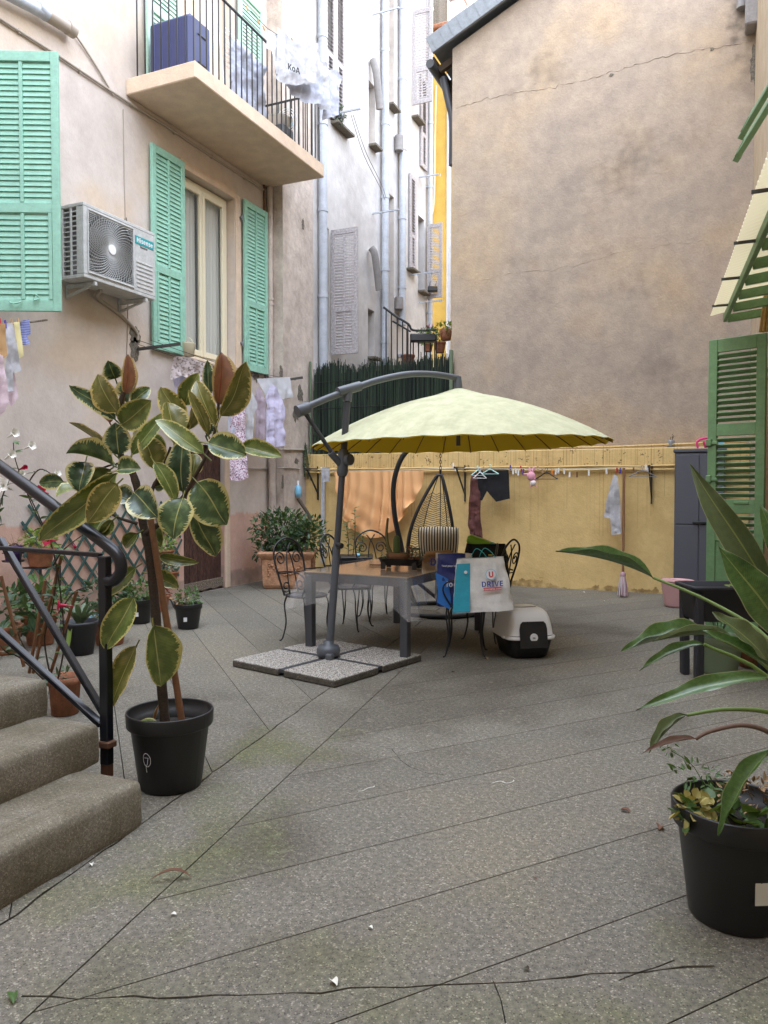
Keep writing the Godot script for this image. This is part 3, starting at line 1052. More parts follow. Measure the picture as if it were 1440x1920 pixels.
# ---------------------------------------------------------------- left facade
func pink_building() -> void:
	var B := thing("apartment_building", "pale pink rendered apartment building with mint shutters and balcony along the left", "building", Vector3(0, 0, 0))
	# facade seen from the court: x along -z from z = 4
	var s := S()
	var holes := [Rect2(4 + 8.59, 3.30, 1.27, 2.57), Rect2(4 + 8.55, 6.57, 1.30, 2.5), Rect2(4 + 8.60, 0.0, 0.95, 2.12), Rect2(4 + 4.15, 3.30, 1.27, 2.57)]
	holed_wall(s, Vector3(LW, 0, 4), Vector3(0, 0, -1), Vector3.UP, 14.8, 14.4, holes, Vector3(-1, 0, 0), 0.24, 0.45)
	part(B, "wall", done(s), M.pink)
	s = S()
	box(s, Vector3(-6.84, 7.2, -11.3), Vector3(0.64, 14.4, 1.0))
	part(B, "wall", done(s), M.pink_end)
	s = S()
	box(s, Vector3(-6.8, 14.5, -3.9), Vector3(1.1, 0.22, 15.9), 0.03)
	part(B, "cornice", done(s), M.peach)
	s = S()
	quad(s, Vector3(-13, 14.6, 4), Vector3(-6.7, 14.6, 4), Vector3(-6.7, 14.6, -11.8), Vector3(-13, 14.6, -11.8))
	quad(s, Vector3(-7.6, 0, 4), Vector3(-7.6, 14.6, 4), Vector3(-7.6, 14.6, -11.8), Vector3(-7.6, 0, -11.8))
	part(B, "roof", done(s), M.dark)
	# peach surround of the window and below the balcony
	for r in [[Vector3(-6.790, 4.585, -9.935), Vector3(0.02, 2.72, 0.13)], [Vector3(-6.790, 5.93, -9.225), Vector3(0.02, 0.12, 1.30)]]:
		s = S()
		box(s, r[0], r[1], 0.003)
		part(B, "window_surround", done(s), M.peach)
	s = S()
	box(s, Vector3(-6.76, 3.265, -9.225), Vector3(0.20, 0.06, 1.42), 0.01)
	part(B, "window_sill", done(s), M.peach)
	# the casement window with its curtains
	var win := S()
	var fz := -8.61
	var fw := 1.23
	var X := -6.96
	for z in [fz - 0.035, fz - fw + 0.035]:
		box(win, Vector3(X, 4.585, z), Vector3(0.07, 2.53, 0.07), 0.008)
	for y in [3.355, 5.815]:
		box(win, Vector3(X, y, fz - fw / 2), Vector3(0.07, 0.07, fw - 0.14), 0.008)
	var w := part(B, "window", done(win), M.cream)
	for k in 2:
		s = S()
		var a := fz - 0.075 - k * 0.545
		var e := a - 0.535
		for z in [a - 0.03, e + 0.03]:
			box(s, Vector3(X + 0.028, 4.585, z), Vector3(0.05, 2.38, 0.06), 0.008)
		for y in [3.44, 5.74]:
			box(s, Vector3(X + 0.028, y, (a + e) / 2), Vector3(0.05, 0.08, 0.415), 0.008)
		part(w, "casement", done(s), M.cream)
		s = S()
		quad(s, Vector3(X + 0.02, 3.47, a - 0.06), Vector3(X + 0.02, 3.47, e + 0.06), Vector3(X + 0.02, 5.71, e + 0.06), Vector3(X + 0.02, 5.71, a - 0.06))
		part(w, "pane", done(s), M.glass)
		part(w, "curtain", gridm(40, 6, func(u: float, v: float) -> Vector3:
			return Vector3(X - 0.09 + 0.03 * sin(u * 38.0 + k) + 0.012 * sin(u * 91.0 + v), 3.40 + 2.4 * v, lerpf(a - 0.02 - 0.14 * (1 - k), e + 0.0 + 0.14 * k * 0.0, u))), M.curtain)
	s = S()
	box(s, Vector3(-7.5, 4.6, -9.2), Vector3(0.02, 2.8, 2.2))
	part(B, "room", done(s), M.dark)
	# shutters of the window and the one swung out at the left edge
	var sh := shutter(B, Vector3(-6.74, 3.30, -7.935), FLAT, 0.655, 2.62, M.mint, M.mint)
	sh = shutter(B, Vector3(-6.74, 3.32, -10.02), FLAT, 0.655, 2.60, M.mint, M.mint)
	var dirx := Vector3(0.9, 0, -0.436).normalized()
	sh = shutter(B, Vector3(-6.76, 3.27, -5.50), Basis(dirx, Vector3.UP, dirx.cross(Vector3.UP)), 0.74, 2.56, M.mint, M.mint)
	sh.set_meta("label", "mint shutter swung out square to the wall")
	s = S()
	tube(s, curve([Vector3(0.24, 0.09, 0.04), Vector3(0.28, 0.065, 0.06), Vector3(0.33, 0.07, 0.06), Vector3(0.36, 0.09, 0.04)], 4), 0.008, 6)
	tube(s, curve([Vector3(0.48, 0.13, 0.03), Vector3(0.50, 0.16, 0.05), Vector3(0.53, 0.13, 0.03), Vector3(0.50, 0.10, 0.05), Vector3(0.48, 0.13, 0.03)], 4), 0.007, 6)
	part(sh, "latch", done(s), M.mint)
	hinge_pins(B, [Vector3(-6.765, 5.62, -9.985), Vector3(-6.765, 3.72, -9.985), Vector3(-6.765, 3.95, -8.59)], M.zinc)
	# brown door
	s = S()
	box(s, Vector3(-6.90, 1.10, -9.075), Vector3(0.06, 2.0, 0.94), 0.006)
	var door := part(B, "door", done(s), M.door_brown)
	door.set_meta("label", "weathered brown wooden door with rotten foot")
	for k in 5:
		s = S()
		box(s, Vector3(-6.862, 1.10, -8.70 - k * 0.187), Vector3(0.018, 2.0, 0.178), 0.005)
		part(door, "plank", done(s), M.door_brown)
	s = S()
	var rr := RandomNumberGenerator.new()
	rr.seed = 5
	var low := PackedVector2Array()
	for k in 16:
		low.append(Vector2(0.94 * k / 15.0, 0.015 + 0.03 * rr.randf()))
	low.append(Vector2(0.94, 0.17))
	low.append(Vector2(0.0, 0.155))
	plate(s, low, Vector3(-6.845, 0, -8.605), Vector3(0, 0, -1), Vector3.UP, 0.02)
	part(door, "kick_board", done(s), M.bare_wood)
	s = S()
	box(s, Vector3(-6.80, 1.05, -9.615), Vector3(0.05, 2.1, 0.12), 0.01)
	part(B, "door_jamb", done(s), M.peach)
	# balcony
	s = S()
	box(s, Vector3(-6.275, 6.45, -9.165), Vector3(1.05, 0.20, 3.22), 0.012)
	var bal := part(B, "balcony", done(s), M.peach)
	var top := 7.62
	var bars := []
	var xo := -5.80
	for k in 26:
		bars.append(Vector3(xo, 0, -7.60 - k * 0.124))
	for k in range(1, 8):
		bars.append(Vector3(xo - k * 0.122, 0, -7.60))
		bars.append(Vector3(xo - k * 0.122, 0, -10.70))
	var bm := boxm(Vector3(0.014, top - 6.55, 0.014))
	for q in bars:
		part(bal, "baluster", bm, M.iron, Vector3(q.x, (top + 6.55) / 2, q.z))
	s = S()
	bar(s, Vector3(xo, top, -7.58), Vector3(xo, top, -10.72), 0.035, 0.022, 0.003)
	bar(s, Vector3(xo - 0.02, top, -7.60), Vector3(-6.8, top, -7.60), 0.035, 0.022, 0.003)
	bar(s, Vector3(xo - 0.02, top, -10.70), Vector3(-6.8, top, -10.70), 0.035, 0.022, 0.003)
	part(bal, "hand_rail", done(s), M.iron)
	shutter(B, Vector3(-6.73, 6.60, -7.86), FLAT, 0.66, 2.45, M.mint_pale, M.mint_pale, 0.055, 1, 0.42)
	shutter(B, Vector3(-6.73, 6.60, -9.90), FLAT, 0.66, 2.45, M.mint_pale, M.mint_pale, 0.055, 1, 0.42)
	s = S()
	box(s, Vector3(-7.0, 7.8, -9.2), Vector3(0.05, 2.46, 1.28), 0.004)
	part(B, "balcony_door", done(s), M.peach)
	# pipes and cables on the face
	s = S()
	var cp := []
	for k in 12:
		cp.append(Vector3(-6.775, 6.27 + 0.008 * sin(k * 2.0), -4.0 - k * 0.615))
	tube(s, cp, 0.016, 7)
	for k in 8:
		box(s, Vector3(-6.785, 6.27, -4.3 - k * 0.83), Vector3(0.03, 0.05, 0.02))
	part(B, "conduit", done(s), M.conduit)
	s = S()
	tube(s, [Vector3(-6.700, 6.468, -5.423), Vector3(-6.700, 6.578, -6.239)], 0.062, 14)
	tube(s, [Vector3(-6.700, 6.588, -6.127), Vector3(-6.700, 6.580, -6.254)], 0.072, 14)
	part(B, "waste_pipe", done(s), M.pvc_grey)
	s = S()
	tube(s, [Vector3(-6.700, 6.580, -6.254), Vector3(-6.700, 6.603, -6.602)], 0.066, 14)
	tube(s, [Vector3(-6.700, 6.601, -6.534), Vector3(-6.700, 6.602, -6.633)], 0.074, 14)
	part(B, "pipe_end", done(s), M.conduit)
	s = S()
	tube(s, curve([Vector3(-6.770, 6.642, -6.710), Vector3(-6.780, 6.530, -6.918), Vector3(-6.780, 6.388, -7.125), Vector3(-6.780, 6.239, -7.315)], 4), 0.012, 6)
	part(B, "cable", done(s), M.conduit)
	s = S()
	tube(s, [Vector3(-6.790, 6.150, -7.496), Vector3(-6.790, 5.344, -7.502), Vector3(-6.790, 4.634, -7.520)], 0.006, 5)
	tube(s, [Vector3(-6.790, 3.788, -7.544), Vector3(-6.790, 3.324, -7.528), Vector3(-6.790, 2.923, -7.494)], 0.006, 5)
	part(B, "cable", done(s), M.conduit)
	# the corner downpipe, stepping in below the first floor
	s = S()
	tube(s, [Vector3(-6.72, 6.35, -10.735), Vector3(-6.72, 4.4, -10.735), Vector3(-6.72, 1.95, -10.74)], 0.045, 10)
	tube(s, [Vector3(-6.70, 1.98, -10.74), Vector3(-6.70, 0.0, -10.74)], 0.062, 10)
	for y in [6.3, 4.55, 4.47, 1.95]:
		tube(s, [Vector3(-6.72, y - 0.02, -10.736), Vector3(-6.72, y + 0.02, -10.736)], 0.053, 10)
	part(B, "downpipe", done(s), M.pink_end)
	s = S()
	tube(s, [Vector3(-6.77, 6.35, -10.64), Vector3(-6.77, 3.1, -10.65)], 0.014, 6)
	part(B, "pipe", done(s), M.rusty)
	s = S()
	tube(s, curve([Vector3(-6.780, 1.805, -10.011), Vector3(-6.780, 1.805, -10.383), Vector3(-6.780, 1.823, -10.777)], 3), 0.012, 6)
	tube(s, curve([Vector3(-6.500, 1.815, -10.569), Vector3(-6.500, 1.834, -10.984), Vector3(-6.500, 1.814, -11.281)], 3), 0.012, 6)
	tube(s, [Vector3(-6.500, 2.114, -10.604), Vector3(-6.500, 2.156, -11.519)], 0.018, 6)
	part(B, "pipe", done(s), M.conduit)
	# fallen render and old repairs
	for q in [[Vector3(-6.797, 3.279, -10.423), 0.10, 0.10, 3], [Vector3(-6.797, 3.429, -7.671), 0.10, 0.13, 4], [Vector3(-6.797, 3.247, -7.658), 0.09, 0.16, 5], [Vector3(-6.797, 4.736, -7.529), 0.03, 0.12, 7]]:
		wall_patch(B, "bare_patch", q[0], Vector3(0, 0, -1), Vector3.UP, q[1], q[2], q[3], M.concrete_old)
	for q in [[Vector3(-6.517, 3.089, -11.337), 0.10, 0.16, 11], [Vector3(-6.517, 2.745, -11.193), 0.12, 0.15, 12], [Vector3(-6.517, 3.345, -10.723), 0.07, 0.14, 13], [Vector3(-6.517, 3.071, -10.937), 0.05, 0.12, 14], [Vector3(-6.517, 7.139, -11.103), 0.06, 0.10, 15], [Vector3(-6.517, 5.948, -11.446), 0.05, 0.10, 16], [Vector3(-6.517, 1.586, -10.758), 0.04, 0.14, 17], [Vector3(-6.517, 7.130, -10.769), 0.03, 0.08, 18], [Vector3(-6.517, 1.946, -11.205), 0.08, 0.05, 19]]:
		wall_patch(B, "bare_patch", q[0], Vector3(0, 0, -1), Vector3.UP, q[1], q[2], q[3], M.concrete_old, 0.003)
	# brackets for the washing lines
	for q in [[Vector3(-6.780, 3.252, -7.697), Vector3(-6.220, 3.300, -7.831)], [Vector3(-6.520, 3.222, -10.694), Vector3(-6.200, 3.279, -10.873)]]:
		s = S()
		bar(s, q[0], q[1], 0.03, 0.035)
		part(B, "line_bracket", done(s), M.bracket)

	# air conditioner
	var A := thing("air_conditioner", "dusty white outdoor air conditioner with round fan grille bolted to pink wall", "air conditioner", Vector3(-6.53, 3.79, -6.97))
	# local: x outwards, z along the wall; 0.34 x 0.81 x 1.15
	s = S()
	for q in [[Vector3(0, 0.02, 0), Vector3(0.34, 0.04, 1.15)], [Vector3(0, 0.79, 0), Vector3(0.34, 0.04, 1.15)], [Vector3(0, 0.405, -0.565), Vector3(0.34, 0.73, 0.02)], [Vector3(-0.16, 0.405, 0), Vector3(0.02, 0.73, 1.11)], [Vector3(0.155, 0.405, -0.375), Vector3(0.03, 0.73, 0.36)], [Vector3(0.155, 0.405, 0.545), Vector3(0.03, 0.73, 0.06)], [Vector3(0.155, 0.745, 0.16), Vector3(0.03, 0.05, 0.71)], [Vector3(0.155, 0.065, 0.16), Vector3(0.03, 0.05, 0.71)], [Vector3(0.10, 0.405, 0.56), Vector3(0.08, 0.73, 0.025)], [Vector3(-0.145, 0.405, 0.56), Vector3(0.03, 0.73, 0.025)], [Vector3(-0.02, 0.405, 0.563), Vector3(0.03, 0.73, 0.02)]]:
		box(s, q[0], q[1], 0.006)
	part(A, "casing", done(s), M.ac_white)
	for k in 13:
		s = S()
		box(s, Vector3(-0.02, 0.09 + k * 0.053, 0.562), Vector3(0.22, 0.014, 0.012), 0.002)
		part(A, "side_slat", done(s), M.ac_white)
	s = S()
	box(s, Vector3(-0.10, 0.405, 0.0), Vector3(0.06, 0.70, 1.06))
	part(A, "coil", done(s), M.ac_inner_shade)
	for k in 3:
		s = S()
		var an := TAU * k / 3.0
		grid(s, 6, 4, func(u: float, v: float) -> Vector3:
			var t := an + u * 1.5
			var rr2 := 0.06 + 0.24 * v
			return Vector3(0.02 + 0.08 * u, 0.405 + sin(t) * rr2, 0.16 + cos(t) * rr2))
		part(A, "fan_blade", done(s), M.ac_inner_shade)
	# grille: frame, swirl ribs and rings
	s = S()
	for q in [[Vector3(0.176, 0.745, 0.16), Vector3(0.014, 0.018, 0.72)], [Vector3(0.176, 0.065, 0.16), Vector3(0.014, 0.018, 0.72)], [Vector3(0.176, 0.405, 0.515), Vector3(0.014, 0.68, 0.018)], [Vector3(0.176, 0.405, -0.195), Vector3(0.014, 0.68, 0.018)]]:
		box(s, q[0], q[1], 0.004)
	var lim := func(t: float) -> float: return 0.345 / maxf(absf(cos(t)), absf(sin(t)))
	for k in 56:
		var pts := []
		for j in 9:
			var v := j / 8.0
			var t := TAU * k / 56.0 + v * 0.75
			var rad: float = lerpf(0.05, minf(lim.call(TAU * k / 56.0 + 0.75), 0.40), v)
			pts.append(Vector3(0.174 + 0.006 * sin(v * PI), clampf(0.405 + sin(t) * rad, 0.07, 0.74), clampf(0.16 + cos(t) * rad, -0.19, 0.51)))
		tube(s, pts, 0.0038, 4, false)
	for k in 12:
		var pts := []
		var rad := 0.07 + k * 0.0245
		for j in 33:
			pts.append(Vector3(0.168, 0.405 + sin(TAU * j / 32.0) * rad, 0.16 + cos(TAU * j / 32.0) * rad))
		tube(s, pts, 0.0026, 4, false)
	for c in [[1, 1], [1, -1], [-1, 1], [-1, -1]]:
		for k in 8:
			var y = 0.405 + c[0] * 0.335
			bar(s, Vector3(0.170, y - c[0] * k * 0.02, 0.16 + c[1] * 0.34), Vector3(0.170, y - c[0] * k * 0.02, 0.16 + c[1] * (0.21 + k * 0.015)), 0.005, 0.005)
	part(A, "grille", done(s), M.ac_white)
	s = S()
	tube(s, [Vector3(0.165, 0.405, 0.16), Vector3(0.188, 0.405, 0.16)], 0.055, 20)
	part(A, "hub", done(s), M.white_plastic)
	s = S()
	for k in 7:
		box(s, Vector3(0.172, 0.10 + k * 0.048, -0.385), Vector3(0.012, 0.026, 0.28), 0.005)
	part(A, "front_louvre", done(s), M.ac_white)
	s = S()
	box(s, Vector3(0.172, 0.64, -0.385), Vector3(0.006, 0.095, 0.32), 0.001)
	var lb := part(A, "brand_plate", done(s), M.teal_print)
	part(lb, "lettering", letters("Hisense", 0.056, 0.004), M.white_print, Vector3(0.176, 0.64, -0.385), Basis(Vector3(0, 0, -1), Vector3.UP, Vector3(1, 0, 0)))
	part(A, "lettering", letters("Inverter", 0.024, 0.003), M.black_print, Vector3(0.171, 0.57, -0.375), Basis(Vector3(0, 0, -1), Vector3.UP, Vector3(1, 0, 0)))
	for z in [0.40, -0.42]:
		s = S()
		bar(s, Vector3(-0.25, -0.03, z), Vector3(0.17, -0.03, z), 0.035, 0.04)
		bar(s, Vector3(-0.25, 0.06, z), Vector3(-0.25, -0.16, z), 0.04, 0.02)
		bar(s, Vector3(-0.24, -0.13, z), Vector3(0.10, -0.045, z), 0.025, 0.025)
		tube(s, [Vector3(0.14, -0.04, z), Vector3(0.14, 0.01, z)], 0.012, 6)
		part(A, "bracket", done(s), M.ac_white)
	s = S()
	tube(s, curve([Vector3(-0.05, -0.01, 0.1), Vector3(-0.20, -0.05, 0.0), Vector3(-0.25, -0.11, -0.25), Vector3(-0.25, -0.22, -0.55), Vector3(-0.255, -0.33, -0.72), Vector3(-0.26, -0.42, -0.74)], 5), 0.022, 8)
	part(A, "hose", done(s), M.conduit)

func letters(t: String, h: float, depth: float) -> TextMesh:
	var tm := TextMesh.new()
	tm.text = t
	var f := SystemFont.new()
	f.font_names = PackedStringArray(["Droid Sans"])
	f.font_weight = 700
	tm.font = f
	tm.font_size = 32
	tm.pixel_size = h / 24.0
	tm.depth = depth
	return tm

# ---------------------------------------------------------------- white building further back
func white_building() -> void:
	var B := thing("white_building", "tall white rendered building with grey drainpipes and louvred shutters at the back left", "building")
	var s := S()
	var o := Vector3(LW, 0, -11.8)
	var R := func(z0: float, z1: float, y0: float, y1: float) -> Rect2: return Rect2(-11.8 - z0, y0, z0 - z1, y1 - y0)
	var holes := [R.call(-12.52, -12.92, 4.0, 6.35), R.call(-14.70, -15.02, 8.65, 9.95), R.call(-14.66, -14.98, 4.25, 5.25), R.call(-15.62, -16.05, 5.4, 8.0), R.call(-15.62, -16.05, 9.9, 12.6), R.call(-17.55, -17.95, 6.3, 8.1), R.call(-16.55, -16.75, 7.3, 7.45)]
	holed_wall(s, o, Vector3(0, 0, -1), Vector3.UP, 6.5, 14.6, holes, Vector3(-1, 0, 0), 0.30, 0.5)
	quad(s, Vector3(-7.7, 0, -11.8), Vector3(-7.7, 14.6, -11.8), Vector3(-7.7, 14.6, -18.3), Vector3(-7.7, 0, -18.3))
	part(B, "wall", done(s), M.white_wall)
	for q in [[-12.72, 5.2, 0.38, 2.4], [-14.86, 9.3, 0.34, 1.3], [-14.82, 4.75, 0.34, 1.0], [-15.84, 6.7, 0.45, 2.6], [-15.84, 11.2, 0.45, 2.7], [-17.75, 7.2, 0.42, 1.8]]:
		s = S()
		box(s, Vector3(-7.08, q[1], q[0]), Vector3(0.04, q[3], q[2]))
		var wn := part(B, "window", done(s), M.peach if q[0] > -16.5 and q[0] < -13.0 else M.dark)
		s = S()
		box(s, Vector3(-7.05, q[1], q[0]), Vector3(0.012, q[3] * 0.7, q[2] * 0.5))
		part(wn, "pane", done(s), M.peach if q[0] > -16.5 and q[0] < -13.0 else M.ac_inner_shade)
	# sills
	for q in [[-13.35, 8.36, 0.7], [-14.87, 8.62, 0.36], [-15.84, 9.87, 0.44], [-17.05, 6.62, 0.5], [-17.75, 6.27, 0.44], [-14.82, 4.22, 0.36], [-17.35, 10.25, 0.5]]:
		s = S()
		box(s, Vector3(-6.74, q[1], q[0]), Vector3(0.22, 0.055, q[2]), 0.008)
		part(B, "sill", done(s), M.concrete_old)
	# drainpipes
	for q in [[-12.50, 3.0, 0.082], [-15.33, 3.5, 0.082], [-16.30, 5.2, 0.080], [-18.12, 4.0, 0.06]]:
		s = S()
		tube(s, [Vector3(-6.70, q[1], q[0]), Vector3(-6.70, 14.5, q[0])], q[2], 12)
		var dp := part(B, "drainpipe", done(s), M.pvc_grey)
		for k in 7:
			s = S()
			var y: float = q[1] + 0.6 + k * 1.55 + 0.3 * q[0]
			y = fposmod(y, 10.5) + 3.6
			tube(s, [Vector3(-6.70, y - 0.035, q[0]), Vector3(-6.70, y + 0.035, q[0])], q[2] + 0.012, 12)
			box(s, Vector3(-6.77, y, q[0]), Vector3(0.06, 0.03, 0.05))
			part(dp, "collar", done(s), M.pvc_grey)
	for q in [[Vector3(-6.700, 9.363, -16.093), Vector3(-6.700, 9.034, -16.094)], [Vector3(-6.700, 5.782, -16.099), Vector3(-6.700, 5.520, -16.099)]]:
		s = S()
		tube(s, [q[0], q[1]], 0.094, 12)
		part(B, "pipe_sleeve", done(s), M.pvc_old)
	for q in [[Vector3(-6.720, 10.359, -14.732), Vector3(-6.660, 10.069, -14.787), Vector3(-6.660, 9.434, -14.949)], [Vector3(-6.720, 6.479, -14.648), Vector3(-6.660, 6.322, -14.703), Vector3(-6.660, 5.658, -14.920)]]:
		s = S()
		tube(s, curve([q[0], q[1], q[2]], 5), 0.075, 10)
		part(B, "branch_pipe", done(s), M.pvc_old)
	# shutters: closed and flat on the wall, or swung out square to it
	var OUT := Basis(Vector3(1, 0, 0), Vector3.UP, Vector3(0, 0, 1))
	shutter(B, Vector3(-6.76, 4.0, -12.93), OUT, 0.56, 2.32, M.lilac, M.lilac, 0.055, 2, 0.36, false, "shutter", -0.62, 0.86)
	shutter(B, Vector3(-6.76, 8.42, -12.70), FLAT, 0.40, 3.2, M.lilac, M.lilac, 0.07, 1, 0.35, false, "shutter", -0.62, 0.86)
	shutter(B, Vector3(-6.76, 8.42, -13.11), FLAT, 0.40, 3.2, M.lilac, M.lilac, 0.07, 1, 0.35, false, "shutter", -0.62, 0.86)
	shutter(B, Vector3(-6.76, 6.66, -16.90), FLAT, 0.38, 2.2, M.lilac, M.lilac, 0.07, 1, 0.36, false, "shutter", -0.62, 0.86)
	shutter(B, Vector3(-6.76, 9.3, -17.62), FLAT, 0.40, 2.2, M.lilac, M.lilac, 0.07, 1, 0.36, false, "shutter", -0.62, 0.86)
	shutter(B, Vector3(-6.72, 10.42, -16.95), OUT, 0.50, 2.15, M.lilac, M.lilac, 0.06, 1, 0.36, false, "shutter", -0.62, 0.86)
	shutter(B, Vector3(-6.74, 6.18, -18.0), OUT, 0.40, 1.82, M.lilac, M.lilac, 0.06, 1, 0.36, false, "shutter", -0.62, 0.86)
	# line brackets on the wall and their lines
	for q in [[Vector3(-6.600, 8.520, -13.050), 0.50], [Vector3(-6.600, 11.385, -14.897), 0.50], [Vector3(-6.600, 7.275, -14.896), 0.50], [Vector3(-6.600, 6.512, -16.964), 0.5], [Vector3(-6.550, 5.975, -17.474), 0.5], [Vector3(-6.600, 9.014, -17.593), 0.4]]:
		s = S()
		var c: Vector3 = q[0]
		bar(s, c + Vector3(-0.2, 0, 0), c + Vector3(q[1] - 0.1, 0.0, 0), 0.03, 0.03)
		for k in 3:
			tube(s, [c + Vector3(0.02 + k * 0.16, -0.06, 0), c + Vector3(0.02 + k * 0.16, 0, 0)], 0.012, 5)
		part(B, "line_bracket", done(s), M.pvc_grey)
	s = S()
	tube(s, curve([Vector3(-6.350, 8.388, -12.947), Vector3(-6.350, 7.876, -13.501), Vector3(-6.350, 7.538, -14.253), Vector3(-6.350, 7.364, -14.520)], 4), 0.007, 4)
	tube(s, curve([Vector3(-6.250, 8.318, -12.832), Vector3(-6.250, 7.863, -13.383), Vector3(-6.250, 7.523, -14.106), Vector3(-6.250, 7.322, -14.345)], 4), 0.007, 4)
	part(B, "washing_line", done(s), M.pvc_old)
	s = S()
	box(s, Vector3(-6.55, 14.4, -15.0), Vector3(0.7, 0.3, 6.6), 0.04)
	part(B, "eaves", done(s), M.peach)
	s = S()
	quad(s, Vector3(-13, 14.7, -11.85), Vector3(-6.3, 14.7, -11.85), Vector3(-6.3, 14.7, -18.3), Vector3(-13, 14.7, -18.3))
	part(B, "roof", done(s), M.terracotta)

	# raised terrace behind the reed screen, with its stair rail and pots
	var T := thing("terrace", "raised concrete landing with black stair railing behind the reed screen", "terrace")
	s = S()
	box(s, Vector3(-5.4, 1.6, -15.2), Vector3(2.7, 3.2, 6.6), 0.02)
	box(s, Vector3(-6.25, 3.62, -14.95), Vector3(1.0, 0.85, 0.5), 0.02)
	part(T, "landing", done(s), M.concrete_old)
	var top := curve([Vector3(-6.119, 5.046, -13.914), Vector3(-5.899, 4.870, -14.011), Vector3(-5.668, 4.714, -14.112), Vector3(-5.611, 4.610, -14.137), Vector3(-5.438, 4.589, -14.213), Vector3(-5.131, 4.610, -14.348)], 4)
	s = S()
	tube(s, top, 0.024, 6)
	part(T, "hand_rail", done(s), M.iron)
	s = S()
	tube(s, [Vector3(-6.113, 4.862, -14.353), Vector3(-5.778, 4.649, -14.500)], 0.02, 6)
	part(T, "hand_rail", done(s), M.iron)
	s = S()
	tube(s, [Vector3(-5.945, 4.593, -15.410), Vector3(-5.465, 4.616, -15.621)], 0.02, 6)
	part(T, "hand_rail", done(s), M.iron)
	for q in [Vector3(-6.071, 5.026, -13.935), Vector3(-5.975, 4.942, -13.977), Vector3(-5.870, 4.859, -14.023), Vector3(-5.774, 4.787, -14.065), Vector3(-5.678, 4.714, -14.108), Vector3(-5.582, 4.485, -14.150), Vector3(-5.486, 4.485, -14.192), Vector3(-5.380, 4.485, -14.238), Vector3(-5.275, 4.485, -14.284), Vector3(-5.170, 4.610, -14.331), Vector3(-5.847, 4.702, -14.470), Vector3(-5.778, 4.563, -14.500), Vector3(-5.799, 4.616, -15.474), Vector3(-5.642, 4.616, -15.543), Vector3(-5.497, 4.616, -15.607)]:
		part(T, "baluster", tubem([q, Vector3(q.x, 3.2, q.z)], 0.014, 5), M.iron)
	# stair pot and boxes
	var pt := pot("flower_pot", "terracotta bowl standing on the landing beside grey drainpipe", Vector3(-6.02, 4.045, -14.95), 0.15, 0.22, M.terracotta, 0.0)
	var fb := thing("flower_box", "long black flower box hooked on the far stair rail", "flower box", Vector3(-5.338, 4.405, -14.038))
	s = S()
	box(s, Vector3(0, 0, 0), Vector3(0.50, 0.15, 0.18), 0.02, Basis(Vector3.UP, 0.4))
	part(fb, "box", done(s), M.black_plastic)
	s = S()
	leaf_cloud(s, Vector3(0.06, 0.13, 0), Vector3(0.18, 0.07, 0.08), 90, 0.07, 71)
	part(fb, "foliage", done(s), M.leaf_mid)
	s = S()
	leaf_cloud(s, Vector3(0.14, 0.20, 0), Vector3(0.07, 0.05, 0.06), 30, 0.045, 72, 0)
	part(fb, "flower", done(s), M.petal_pink)
	var hp := thing("hanging_pot", "terracotta pot with trailing greenery hung beside the tan wall corner", "pot", Vector3(-4.799, 4.387, -13.838))
	part(hp, "pot", lathem([Vector2(0.0, -0.10), Vector2(0.09, -0.10), Vector2(0.13, 0.10), Vector2(0.11, 0.10), Vector2(0.0, 0.08)], 14), M.terracotta)
	s = S()
	leaf_cloud(s, Vector3(0, 0.12, 0), Vector3(0.20, 0.13, 0.18), 120, 0.09, 73)
	part(hp, "foliage", done(s), M.leaf_light)
	pot("flower_pot", "small terracotta pot with leafy plant on the far landing", Vector3(-5.662, 4.348, -15.207), 0.10, 0.17, M.terracotta, 0.2, "leaf_light")
	pot("flower_pot", "brown pot with broad leaves at the far end of landing", Vector3(-5.303, 4.256, -14.927), 0.12, 0.22, M.terracotta, 0.0, "leaf_dark")
	var wb := thing("window_box", "little dark balcony box hooked on the lilac far shutter", "flower box", Vector3(-6.548, 6.374, -17.876))
	s = S()
	box(s, Vector3.ZERO, Vector3(0.24, 0.12, 0.12), 0.015, Basis(Vector3.UP, 0.4))
	part(wb, "box", done(s), M.black_plastic)
	s = S()
	tube(s, [Vector3(-0.08, 0.05, 0), Vector3(-0.08, 0.2, -0.05)], 0.008, 5)
	tube(s, [Vector3(0.08, 0.05, 0), Vector3(0.08, 0.2, -0.05)], 0.008, 5)
	part(wb, "hook", done(s), M.black_plastic)
	var wp := thing("sill_plant", "dry trailing plant on the upper window sill of white building", "plant", Vector3(-6.66, 8.39, -13.1))
	s = S()
	leaf_cloud(s, Vector3(0, 0.12, 0), Vector3(0.10, 0.16, 0.12), 110, 0.07, 74)
	part(wp, "foliage", done(s), M.leaf_grey)
	part(wp, "pot", lathem([Vector2(0, 0), Vector2(0.06, 0), Vector2(0.08, 0.1), Vector2(0, 0.09)], 10), M.black_plastic)

